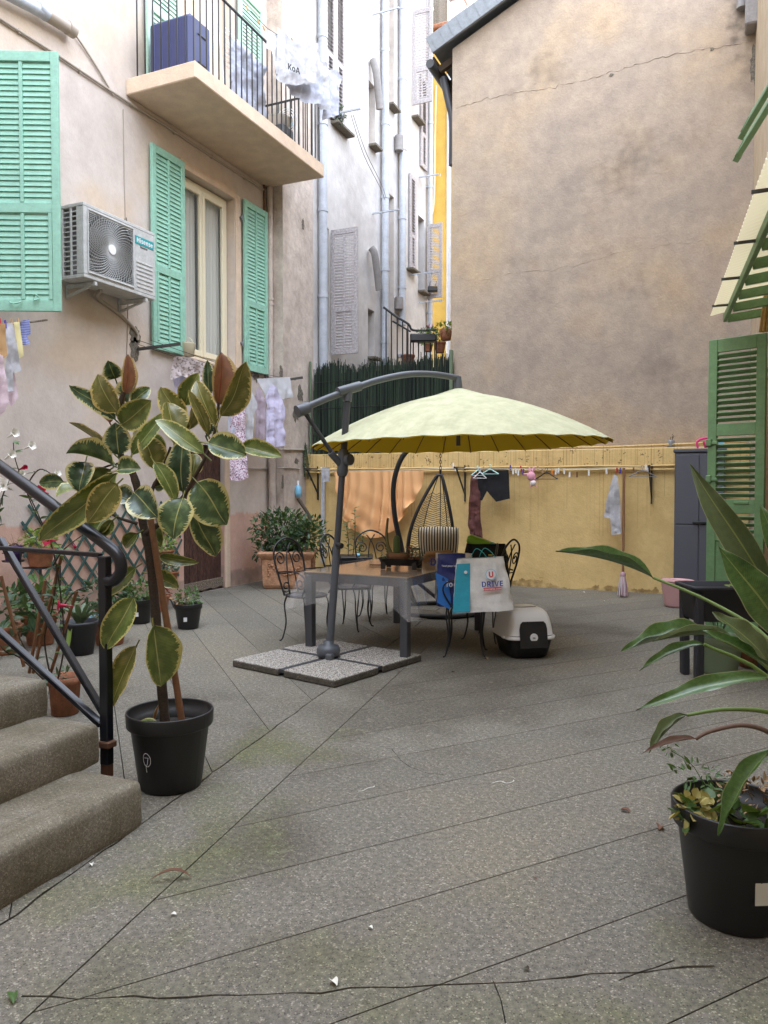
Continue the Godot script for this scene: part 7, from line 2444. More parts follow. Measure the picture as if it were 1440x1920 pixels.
	# petiole points, then blade base, tip, width, material, cup
	var fr := [
		[[crown, Vector3(0.260, 0.733, -3.227), Vector3(0.174, 0.908, -3.353), Vector3(-0.040, 1.033, -3.423)], Vector3(-0.262, 1.120, -3.434), Vector3(-0.660, 1.223, -3.369), 0.085, "strel0", 0.55, Vector3(0.1, 1, 0.25)],
		[[crown, Vector3(0.262, 0.868, -3.064)], Vector3(0.175, 1.107, -3.080), Vector3(-0.104, 1.594, -3.121), 0.125, "strel1", 0.30, Vector3(-0.5, 0.6, 0.9)],
		[[crown, Vector3(0.287, 0.800, -2.966)], Vector3(0.209, 0.983, -2.931), Vector3(-0.004, 1.299, -2.892), 0.16, "strel0", 0.15, Vector3(-0.2, 0.8, 0.9)],
		[[crown, Vector3(0.230, 0.716, -3.050), Vector3(0.161, 0.857, -3.074)], Vector3(-0.034, 0.967, -3.043), Vector3(-0.335, 0.891, -2.966), 0.10, "strel0", 0.45, Vector3(0, 1, 0.35)],
		[[crown, Vector3(0.238, 0.745, -2.944)], Vector3(0.038, 0.996, -2.856), Vector3(-0.213, 0.968, -2.800), 0.045, "strel1", 0.6, Vector3(0, 1, 0.3)],
		[[crown, Vector3(0.194, 0.773, -3.034)], Vector3(-0.051, 0.938, -2.981), Vector3(-0.269, 0.831, -2.940), 0.055, "strel0", 0.4, Vector3(0, 1, 0.5)],
		[[crown, Vector3(0.213, 0.792, -2.824)], Vector3(0.146, 0.933, -2.795), Vector3(-0.024, 1.088, -2.774), 0.10, "strel1", 0.2, Vector3(0, 1, 0.6)],
		[[crown, Vector3(0.229, 0.739, -2.831)], Vector3(0.179, 0.889, -2.809), Vector3(-0.062, 1.020, -2.812), 0.07, "strel0", 0.3, Vector3(0, 1, 0.6)],
		[[crown, Vector3(0.204, 0.803, -2.711)], Vector3(0.141, 0.905, -2.683), Vector3(-0.244, 0.789, -2.569), 0.07, "strel0", 0.25, Vector3(0.1, 1, 0.7)],
		[[crown, Vector3(0.222, 0.690, -2.937), Vector3(0.155, 0.736, -2.907), Vector3(0.021, 0.745, -2.849)], Vector3(-0.098, 0.725, -2.796), Vector3(-0.217, 0.594, -2.744), 0.055, "strel1", 0.5, Vector3(-0.4, 1, 0.5)],
		[[crown, Vector3(0.203, 0.633, -2.874), Vector3(0.153, 0.684, -2.852), Vector3(0.071, 0.706, -2.816), Vector3(-0.027, 0.684, -2.773)], Vector3(-0.068, 0.659, -2.755), Vector3(-0.234, 0.612, -2.682), 0.03, "strel_dead", 0.5, Vector3(0, 1, 0.5)],
		[[crown, Vector3(0.231, 0.615, -2.832)], Vector3(0.152, 0.676, -2.688), Vector3(0.003, 0.392, -2.644), 0.075, "strel0", 0.35, Vector3(-0.6, 0.8, 0.6)],
		[[crown, Vector3(0.247, 0.615, -2.839)], Vector3(0.195, 0.633, -2.761), Vector3(0.039, 0.553, -2.748), 0.06, "strel1", 0.3, Vector3(-0.2, 1, 0.5)],
		[[crown, Vector3(0.284, 0.983, -2.964)], Vector3(0.214, 1.202, -2.934), Vector3(0.127, 1.445, -2.950), 0.08, "strel0", 0.3, Vector3(-0.3, 0.6, 0.9)],
		[[crown, Vector3(0.267, 0.857, -3.120)], Vector3(0.178, 1.120, -3.136), Vector3(0.056, 1.272, -3.137), 0.05, "strel1", 0.3, Vector3(-0.3, 0.8, 0.7)]]
	for q in fr:
		var c := []
		for p in q[0]:
			c.append(V.call(p))
		c.append(V.call(q[1]))
		s = S()
		var cc := curve(c, 5)
		var rad := []
		for i in cc.size():
			rad.append(lerpf(0.011, 0.0055, float(i) / cc.size()))
		tube(s, cc, rad, 7)
		var lf := part(Bp, "stalk", done(s), M.strel_dead if q[4] == "strel_dead" else M.petiole)
		s = S()
		blade(s, V.call(q[1]), V.call(q[2]), q[6].normalized(), q[3] * 0.86, 0.05, q[5] * 1.3, 18, 1, 0.012)
		part(Bp, "leaf", done(s), M[q[4]])
	s = S()
	leaf_cloud(s, Vector3(-0.03, 0.365, 0.06), Vector3(0.15, 0.05, 0.12), 46, 0.065, 201, 0, 0.3, 0.9)
	part(Bp, "weed_foliage", done(s), M.leaf_mid)
	s = S()
	leaf_cloud(s, Vector3(-0.13, 0.385, 0.09), Vector3(0.07, 0.05, 0.07), 34, 0.045, 202, 0, 0.3, 0.9)
	part(Bp, "weed_foliage", done(s), M.leaf_yellow)
	s = S()
	leaf_cloud(s, Vector3(0.05, 0.43, -0.05), Vector3(0.14, 0.06, 0.12), 110, 0.03, 203, 1, 0.2, 0.5)
	part(Bp, "dry_flower", done(s), M.leaf_dry)
	s = S()
	leaf_cloud(s, Vector3(-0.12, 0.44, -0.10), Vector3(0.10, 0.05, 0.06), 70, 0.035, 204, 1, 0.2, 0.35)
	tube(s, curve([Vector3(-0.08, 0.36, -0.06), Vector3(-0.14, 0.47, -0.1), Vector3(-0.22, 0.52, -0.1)], 4), 0.002, 4)
	leaf_cloud(s, Vector3(-0.23, 0.53, -0.1), Vector3(0.03, 0.03, 0.03), 24, 0.02, 205, 1, 0.1, 0.4)
	part(Bp, "weed_foliage", done(s), M.leaf_mid)
	s = S()
	var lp: Vector3 = V.call(Vector3(0.143, 0.165, -2.766))
	var lh := Vector2(lp.x, lp.z).normalized() * (0.212 * lerpf(0.71, 0.905, lp.y / 0.32) + 0.003)
	var ln := Vector3(lh.x, 0, lh.y).normalized()
	box(s, Vector3(lh.x, lp.y, lh.y), Vector3(0.045, 0.075, 0.003), 0.0, Basis(Vector3.UP.cross(ln), Vector3.UP, ln))
	part(Bp, "price_sticker", done(s), M.paper)

	# ---- flowering climber behind the railing
	var C := thing("mandevilla", "flowering climber with crimson and white trumpets on stakes behind the railing", "plant", Vector3(-3.980, 0.000, -3.788))
	base = C.position
	V = func(p: Vector3) -> Vector3: return p - base
	part(C, "pot", lathem([Vector2(0, 0.004), Vector2(0.085, 0.004), Vector2(0.10, 0.20), Vector2(0.115, 0.205), Vector2(0.12, 0.255), Vector2(0.108, 0.255), Vector2(0.09, 0.19)], 28), M.terracotta)
	part(C, "soil", lathem([Vector2(0.095, 0.215), Vector2(0, 0.225)], 20), M.soil)
	s = S()
	leaf_cloud(s, Vector3(0.0, 0.26, 0.02), Vector3(0.08, 0.04, 0.08), 26, 0.05, 33, 0)
	part(C, "foliage", done(s), M.leaf_grey)
	for q in [[Vector3(-4.074, 0.300, -3.618), Vector3(-3.854, 1.074, -3.659)], [Vector3(-4.010, 0.288, -3.700), Vector3(-3.770, 0.842, -3.697)], [Vector3(-4.086, 0.354, -3.558), Vector3(-4.169, 0.943, -3.467)], [Vector3(-4.138, 0.288, -3.644), Vector3(-4.034, 0.898, -3.690)]]:
		part(C, "stake", tubem([V.call(q[0]), V.call(q[1])], 0.011, 7), M.stake)
	for q in [
		[[Vector3(-3.995, 0.189, -3.707), Vector3(-4.002, 0.516, -3.649), Vector3(-3.908, 0.766, -3.636), Vector3(-3.853, 1.045, -3.606), Vector3(-3.913, 1.350, -3.524), Vector3(-3.960, 1.533, -3.449), Vector3(-3.977, 1.614, -3.387)], 11, 0.075, "leaf_dark"],
		[[Vector3(-3.982, 0.189, -3.713), Vector3(-3.888, 0.481, -3.699), Vector3(-3.869, 0.869, -3.653), Vector3(-3.876, 1.146, -3.595), Vector3(-3.890, 1.267, -3.535), Vector3(-3.916, 1.434, -3.468), Vector3(-3.947, 1.663, -3.400), Vector3(-3.960, 1.776, -3.395)], 11, 0.07, "leaf_mid"],
		[[Vector3(-4.011, 0.189, -3.700), Vector3(-4.079, 0.377, -3.615), Vector3(-4.129, 0.595, -3.539), Vector3(-4.183, 0.800, -3.515)], 10, 0.07, "leaf_dark"],
		[[Vector3(-4.001, 0.189, -3.704), Vector3(-4.101, 0.405, -3.551), Vector3(-4.136, 0.451, -3.481), Vector3(-4.138, 0.512, -3.425)], 9, 0.06, "leaf_grey"],
		[[Vector3(-3.901, 1.451, -3.475), Vector3(-3.883, 1.516, -3.428), Vector3(-3.813, 1.614, -3.459), Vector3(-3.724, 1.565, -3.498)], 5, 0.055, "leaf_dark"],
		[[Vector3(-3.979, 1.614, -3.408), Vector3(-4.024, 1.451, -3.366), Vector3(-4.072, 1.255, -3.345)], 5, 0.06, "leaf_dark"],
		[[Vector3(-3.865, 1.011, -3.600), Vector3(-3.763, 1.116, -3.590), Vector3(-3.640, 1.217, -3.644)], 5, 0.05, "leaf_mid"],
		[[Vector3(-3.878, 0.698, -3.649), Vector3(-3.782, 0.835, -3.691), Vector3(-3.682, 0.869, -3.735)], 5, 0.05, "leaf_dark"]]:
		leafy(C, q[0].map(V), 0.006, q[1], q[2], int(q[2] * 1000.0) + q[1], M[q[3]])
	for q in [[Vector3(-3.806, 1.474, -3.462), 0.038, Vector3(0.3, 0.1, 1), 1.0], [Vector3(-3.902, 1.624, -3.420), 0.032, Vector3(1, 0.2, 0.2), 0.35], [Vector3(-3.814, 1.177, -3.513), 0.036, Vector3(0.1, 0.1, 1), 0.9], [Vector3(-3.786, 0.764, -3.580), 0.036, Vector3(-1, 0.1, 0.7), 0.9], [Vector3(-3.663, 1.137, -3.579), 0.022, Vector3(0.8, -0.3, 0.5), 0.3], [Vector3(-3.825, 1.292, -3.509), 0.022, Vector3(0.9, 0.1, 0.3), 0.3]]:
		flower(C, V.call(q[0]), q[2], M.petal_red, q[1], q[3])
	for q in [[Vector3(-3.978, 1.513, -3.332), 0.045, Vector3(0.2, 0.3, 1), 1.0], [Vector3(-3.914, 1.828, -3.360), 0.036, Vector3(1, 0.3, 0.2), 0.7], [Vector3(-3.821, 1.754, -3.401), 0.032, Vector3(1, 0.3, 0.1), 0.8], [Vector3(-3.934, 1.700, -3.352), 0.036, Vector3(1, 0.4, 0.2), 0.7], [Vector3(-3.681, 1.587, -3.462), 0.030, Vector3(1, 0.5, 0.1), 0.7], [Vector3(-3.870, 1.587, -3.379), 0.032, Vector3(0.6, 0.2, 0.6), 0.5]]:
		flower(C, V.call(q[0]), q[2], M.petal_white, q[1], q[3])

	# ---- trellis on the wall
	var Tr := thing("trellis", "dark green diagonal lattice trellis fixed low on the pink wall", "trellis")
	for k in range(-6, 16):
		for e in [1.0, -1.0]:
			var x0 := -0.8 + k * 0.235
			var pts := []
			var a := Vector2(x0, 0.30 if e > 0 else 1.32)
			var b := Vector2(x0 + 0.83, 1.32 if e > 0 else 0.30)
			var lo := 0.05
			var hi := 2.66
			if b.x < lo or a.x > hi:
				continue
			if a.x < lo:
				a = a.lerp(b, (lo - a.x) / (b.x - a.x))
			if b.x > hi:
				b = a.lerp(b, (hi - a.x) / (b.x - a.x))
			s = S()
			bar(s, Vector3(-6.768 + 0.010 * e, a.y, -5.85 - a.x), Vector3(-6.768 + 0.010 * e, b.y, -5.85 - b.x), 0.008, 0.030, 0.0, Vector3(1, 0, 0).cross(Vector3(0, b.y - a.y, a.x - b.x)).normalized())
			part(Tr, "lath", done(s), M.trellis)

	# ---- pots along the pink wall
	var g := "pots along the pink wall"
	var p1 := pot("plant_pot", "black plastic pot of geraniums standing alone before the brown door", Vector3(-5.205, 0.000, -6.648), 0.148, 0.27, M.black_plastic, 0.13, "leaf_mid", g)
	s = S()
	leaf_cloud(s, Vector3(-0.08, 0.31, 0.05), Vector3(0.09, 0.05, 0.08), 40, 0.05, 301, 0)
	part(p1, "dry_leaves", done(s), M.leaf_dry)
	var p2 := pot("plant_pot", "black plastic pot with feathery green plant behind the rubber plant's stems", Vector3(-5.906, 0.000, -6.696), 0.15, 0.27, M.black_plastic, 0.17, "leaf_mid", g)
	for q in [[p1, 0.148, 0.27], [p2, 0.15, 0.27]]:
		s = S()
		var dv: Vector3 = (Vector3(0, 0, 0) - q[0].position)
		var an = atan2(dv.x, dv.z) - q[0].rotation.y
		box(s, Basis(Vector3.UP, an) * Vector3(-0.03, q[2] * 0.42, q[1] * 0.835), Vector3(0.035, 0.045, 0.003), 0.0, Basis(Vector3.UP, an))
		part(q[0], "price_sticker", done(s), M.white_print)
	var p3 := thing("aloe_pot", "large dark pot with grey strap-leaved plant beside the railing post", "plant", Vector3(-5.296, 0.000, -5.222))
	part(p3, "pot", lathem([Vector2(0, 0.004), Vector2(0.115, 0.004), Vector2(0.155, 0.27), Vector2(0.165, 0.275), Vector2(0.165, 0.30), Vector2(0.15, 0.30), Vector2(0.14, 0.25), Vector2(0, 0.25)], 28), M.anthracite)
	for k in 14:
		var a := k * 2.4
		var L := 0.26 + 0.10 * sin(k * 3.1)
		s = S()
		blade(s, Vector3(cos(a) * 0.03, 0.27, sin(a) * 0.03), Vector3(cos(a) * L * 0.6, 0.27 + L * (0.85 - 0.035 * k), sin(a) * L * 0.6), Vector3(-cos(a), 0.8, -sin(a)), 0.05, 0.08, 0.35, 7, 2)
		part(p3, "leaf", done(s), M.leaf_grey)
	s = S()
	blade(s, Vector3(0.03, 0.30, 0.13), Vector3(0.05, 0.04, 0.20), Vector3(0.2, 0.1, 1), 0.045, -0.02, 0.2, 7, 2)
	part(p3, "hanging_leaf", done(s), M.leaf_light)
	var p4 := pot("plant_pot", "brick red pot with blue rim and pale leaves behind the railing post", Vector3(-5.360, 0.000, -5.660), 0.17, 0.26, M.terracotta, 0.16, "leaf_dark", g)
	s = S()
	var rr := []
	for i in 25:
		rr.append(Vector3(cos(TAU * i / 24.0) * 0.176, 0.262, sin(TAU * i / 24.0) * 0.176))
	tube(s, rr, 0.012, 6, false)
	part(p4, "blue_rim", done(s), M.light_blue)
	for k in 5:
		s = S()
		var a := k * 1.1 + 0.2
		blade(s, Vector3(cos(a) * 0.05, 0.24, sin(a) * 0.05), Vector3(cos(a) * 0.26, 0.20 + 0.05 * sin(k * 2.0), sin(a) * 0.26), Vector3.UP, 0.06, 0.12, 0.2, 7, 1)
		part(p4, "broad_leaf", done(s), M.leaf_light)
	pot("plant_pot", "wide terracotta pot of broad-leaved green plants under the hanging pot", Vector3(-5.970, 0.000, -5.393), 0.16, 0.30, M.terracotta, 0.26, "leaf_mid", g)
	pot("plant_pot", "terracotta pot of dark shrub foliage at the left picture edge", Vector3(-5.934, 0.000, -4.966), 0.15, 0.26, M.terracotta, 0.30, "leaf_dark", g)
	pot("plant_pot", "low bushy green pot plant in front of the trellis's middle", Vector3(-6.243, 0.000, -6.548), 0.13, 0.20, M.terracotta, 0.26, "leaf_dark", g)
	pot("plant_pot", "brown pot of bronze rosettes beside the door's left edge", Vector3(-6.244, 0.000, -7.437), 0.12, 0.20, M.terracotta, 0.14, "succulent_red", g)
	# stands and the pots on them
	var st1 := thing("plant_stand", "black wire plant stand holding pots in front of the trellis", "plant stand", Vector3(-6.306, 0.000, -5.711))
	s = S()
	for e in [Vector3(-0.14, 0, -0.12), Vector3(0.14, 0, -0.12), Vector3(-0.14, 0, 0.12), Vector3(0.14, 0, 0.12)]:
		tube(s, [e, e + Vector3(0, 0.70, 0)], 0.008, 5)
	for y in [0.45, 0.695]:
		for e in 5:
			tube(s, [Vector3(-0.14 + e * 0.07, y, -0.12), Vector3(-0.14 + e * 0.07, y, 0.12)], 0.005, 5)
		tube(s, [Vector3(-0.14, y, 0.12), Vector3(0.14, y, 0.12)], 0.006, 5)
		tube(s, [Vector3(-0.14, y, -0.12), Vector3(0.14, y, -0.12)], 0.006, 5)
	tube(s, curve([Vector3(-0.14, 0.6, 0.12), Vector3(-0.16, 0.92, 0.12), Vector3(-0.36, 0.90, 0.10)], 4), 0.008, 5)
	part(st1, "frame", done(s), M.iron)
	pot("plant_pot", "terracotta pot of pale green creeper on the black plant stand", st1.position + Vector3(0.0, 0.70, 0), 0.14, 0.20, M.terracotta, 0.16, "leaf_light", g)
	var pp := pot("purple_pot", "small purple pot with dry twigs held on the stand's arm", st1.position + Vector3(-0.24, 0.76, 0.12), 0.10, 0.16, M.purple, 0.0, "", g)
	s = S()
	twigs(s, Vector3(0, 0.13, 0), Vector3(0, 0.22, 0), Vector3(0.14, 0.08, 0.14), 16, 0.003, 12)
	part(pp, "dry_twig", done(s), M.leaf_dry)
	s = S()
	var rg := []
	for i in 21:
		rg.append(Vector3(cos(TAU * i / 20.0) * 0.10, 0.085, sin(TAU * i / 20.0) * 0.10))
	tube(s, rg, 0.005, 5, false)
	lathe(s, [Vector2(0, -0.005), Vector2(0.10, -0.005), Vector2(0.11, 0.01), Vector2(0.10, 0.003), Vector2(0, 0.003)], 20)
	part(pp, "saucer_ring", done(s), M.iron)
	var st2 := thing("plant_stand", "tiered stand of terracotta pots beside the trellis's right end", "plant stand", Vector3(-6.420, 0.000, -7.727))
	s = S()
	tube(s, [Vector3(0, 0, 0), Vector3(0, 0.62, 0)], 0.014, 7)
	for k in 3:
		var a := TAU * k / 3.0
		tube(s, curve([Vector3(0, 0.12, 0), Vector3(cos(a) * 0.1, 0.10, sin(a) * 0.1), Vector3(cos(a) * 0.15, 0.0, sin(a) * 0.15)], 3), 0.01, 5)
	for y in [0.33, 0.56]:
		lathe(s, [Vector2(0, y), Vector2(0.11, y), Vector2(0.11, y + 0.008), Vector2(0, y + 0.008)], 16)
	part(st2, "frame", done(s), M.iron)
	pot("plant_pot", "upper terracotta pot of pale succulents on the tiered stand", st2.position + Vector3(0.0, 0.57, 0), 0.13, 0.15, M.terracotta, 0.14, "leaf_light", g)
	pot("plant_pot", "lower terracotta bowl on the tiered stand", st2.position + Vector3(0.13, 0.34, 0.06), 0.12, 0.12, M.terracotta, 0.10, "leaf_grey", g)
	# ---- terracotta planter with garlands, and its bush
	var cj := thing("terracotta_planter", "big square terracotta planter with garland relief under the bush", "planter", Vector3(-6.02, 0, -10.12), deg_to_rad(24))
	s = S()
	var q0 := 0.36
	s.set_smooth_group(-1)
	var lev := [[0.31, 0.0], [0.33, 0.02], [0.35, 0.06], [0.36, 0.44], [0.38, 0.46], [0.41, 0.50], [0.42, 0.53], [0.40, 0.56], [0.36, 0.56], [0.34, 0.48]]
	for i in lev.size() - 1:
		for k in 4:
			var a0 := PI / 4 + k * PI / 2
			var a1 := a0 + PI / 2
			var f := func(l: Array, a: float) -> Vector3: return Vector3(cos(a) * l[0] * 1.414, l[1], sin(a) * l[0] * 1.414)
			quad(s, f.call(lev[i], a0), f.call(lev[i], a1), f.call(lev[i + 1], a1), f.call(lev[i + 1], a0))
	part(cj, "planter_body", done(s), M.terracotta_pale)
	s = S()
	box(s, Vector3(0, 0.46, 0), Vector3(0.68, 0.04, 0.68))
	part(cj, "soil", done(s), M.soil)
	for k in 4:
		s = S()
		var bb := Basis(Vector3.UP, k * PI / 2)
		for j in 26:
			var t := j / 25.0
			var x := lerpf(-0.22, 0.22, t)
			var y := 0.36 - 0.13 * sin(t * PI) + 0.02 * sin(j * 2.7)
			lathe(s, [Vector2(0, 0.02), Vector2(0.018, 0.01), Vector2(0.02, -0.005), Vector2(0, -0.02)], 6, bb * Vector3(x, y, 0.362))
		for e in [-0.26, 0.26]:
			for j in 6:
				lathe(s, [Vector2(0, 0.02), Vector2(0.016, 0.01), Vector2(0.018, -0.005), Vector2(0, -0.02)], 6, bb * Vector3(e + 0.012 * sin(j * 2.0), 0.38 - j * 0.035, 0.362))
		part(cj, "garland", done(s), M.terracotta_pale)
	var bu := thing("camellia_bush", "dense dark green bush spilling over the terracotta planter", "bush", Vector3(-6.02, 0.48, -10.12))
	s = S()
	twigs(s, Vector3.ZERO, Vector3(0, 0.35, 0), Vector3(0.55, 0.40, 0.5), 34, 0.011, 41)
	part(bu, "branch", done(s), M.bark)
	part(bu, "sawn_limb", tubem(curve([Vector3(0.05, 0, 0), Vector3(0.30, 0.25, 0.05), Vector3(0.36, 0.55, 0.0), Vector3(0.22, 0.78, 0.0), Vector3(0.16, 0.86, 0.0)], 5), [0.035, 0.035, 0.03, 0.03, 0.028], 8), M.bark)
	var md := ["leaf_dark", "leaf_dark", "leaf_mid"]
	for k in 3:
		s = S()
		leaf_cloud(s, Vector3(-0.10, 0.36, 0.05), Vector3(0.50, 0.36, 0.42), 420, 0.085, 410 + k, 1, 0.25)
		leaf_cloud(s, Vector3(0.36, 0.30, 0.1), Vector3(0.34, 0.32, 0.3), 170, 0.085, 420 + k, 1, 0.2)
		leaf_cloud(s, Vector3(-0.42, 0.02, 0.16), Vector3(0.12, 0.12, 0.1), 14, 0.085, 430 + k, 1, 0.2)
		part(bu, "foliage", done(s), M[md[k]])
	# ---- black square planter with an upright sapling
	var bq := thing("square_planter", "black square plastic planter behind the near left iron chair", "planter", Vector3(-5.02, 0, -10.35), deg_to_rad(24))
	s = S()
	box(s, Vector3(0, 0.23, 0), Vector3(0.50, 0.46, 0.46), 0.015)
	box(s, Vector3(0, 0.47, 0), Vector3(0.54, 0.035, 0.50), 0.008)
	part(bq, "planter_body", done(s), M.black_plastic)
	s = S()
	for k in 3:
		var b := Vector3(-0.10 + 0.07 * k, 0.47, 0.02 * k)
		var e := b + Vector3(-0.03 + 0.06 * k, [0.50, 0.72, 0.35][k], 0.0)
		tube(s, [b, b.lerp(e, 0.5) + Vector3(0.02, 0, 0), e], [0.007, 0.006, 0.003], 5)
	part(bq, "stem", done(s), M.bark)
	for k in 3:
		s = S()
		var b := Vector3(-0.10 + 0.07 * k, 0.47, 0.02 * k)
		var e := b + Vector3(-0.03 + 0.06 * k, [0.50, 0.72, 0.35][k], 0.0)
		for j in 14:
			var p := b.lerp(e, 0.15 + 0.85 * j / 13.0)
			var a := j * 2.4 + k
			blade(s, p, p + Vector3(cos(a) * 0.10, 0.03, sin(a) * 0.10), Vector3(0, 1, 0.2), 0.042, 0.06, 0.2, 5, 1)
		part(bq, "foliage", done(s), M.leaf_mid)
	s = S()
	leaf_cloud(s, Vector3(0.12, 0.50, 0.10), Vector3(0.12, 0.06, 0.12), 40, 0.05, 55)
	part(bq, "groundcover", done(s), M.leaf_light)
	part(bq, "blue_pinwheel", lathem([Vector2(0, 0), Vector2(0.03, 0.01), Vector2(0.035, 0.03), Vector2(0.02, 0.05), Vector2(0, 0.05)], 10), M.light_blue, Vector3(0.05, 0.49, 0.2))
	# creeper at the corner of the coping, trailing on the pink wall end
	var cr := thing("creeper", "thin dry creeper trailing down the corner beside the yellow wall", "plant", Vector3(-6.480, 1.998, -11.446))
	s = S()
	for k in 16:
		var a := k * 1.3
		tube(s, curve([Vector3(0, 0.28, 0), Vector3(0.03 * cos(a), 0.05, 0.05 * sin(a)), Vector3(0.03 + 0.04 * cos(a), -0.25 - 0.03 * (k % 5), 0.09 * sin(a))], 3), 0.003, 4, false)
	leaf_cloud(s, Vector3(0.03, 0.0, 0), Vector3(0.05, 0.3, 0.09), 130, 0.035, 61)
	part(cr, "foliage", done(s), M.leaf_dark)
	# ---- pots under the trough planter
	var gp := pot("plant_pot", "large sage green plastic pot in front of the raised trough", Vector3(-0.001, 0.000, -6.798), 0.19, 0.30, M.sage, 0.0, "", "pots by the raised trough")
	for k in 6:
		var a := k * 1.05
		var e := Vector3(cos(a) * (0.10 + 0.03 * k), 0.50 + 0.06 * (k % 3), sin(a) * 0.12)
		part(gp, "stem", tubem(curve([Vector3(0, 0.25, 0), Vector3(cos(a) * 0.06, 0.40, sin(a) * 0.05), e], 4), 0.004, 5), M.leaf_grey)
		s = S()
		leaf_cloud(s, e, Vector3(0.05, 0.05, 0.05), 9, 0.06, 500 + k)
		part(gp, "leaf_tuft", done(s), M.leaf_grey)
	pot("plant_pot", "small terracotta pot right of the sage green pot", Vector3(0.233, 0.000, -7.104), 0.11, 0.17, M.terracotta, 0.0, "", "pots by the raised trough")
	pot("plant_pot", "terracotta pot at the right picture edge under the trough", Vector3(0.407, 0.000, -7.139), 0.12, 0.18, M.terracotta, 0.10, "leaf_grey", "pots by the raised trough")

# ---------------------------------------------------------------- small things
func bag_shell(w0: float, w1: float, h: float, d: float, sd: int, puff := 0.5) -> ArrayMesh:
	# a soft standing bag: width w0 at the foot, w1 at the mouth
	var n := FastNoiseLite.new()
	n.seed = sd
	n.frequency = 5.0
	return gridm(64, 18, func(u: float, v: float) -> Vector3:
		var t := u * TAU
		var w := lerpf(w0, w1, v) * 0.5
		var dd := d * 0.5 * (1.0 - 0.55 * v) * (1.0 - puff * 0.0)
		var c := cos(t)
		var e := sin(t)
		var p := Vector3(signf(c) * pow(absf(c), 0.35) * w, h * v, signf(e) * pow(absf(e), 0.5) * dd)
		var q := n.get_noise_3d(p.x, p.y, p.z + sd) * 0.035 + n.get_noise_3d(p.x * 3.0, p.y * 2.0, p.z * 3.0) * 0.007
		if v < 0.05:
			p.x *= 0.97; p.z *= 0.95
		return p + Vector3(q * 0.5, q * 0.3 * v, q))

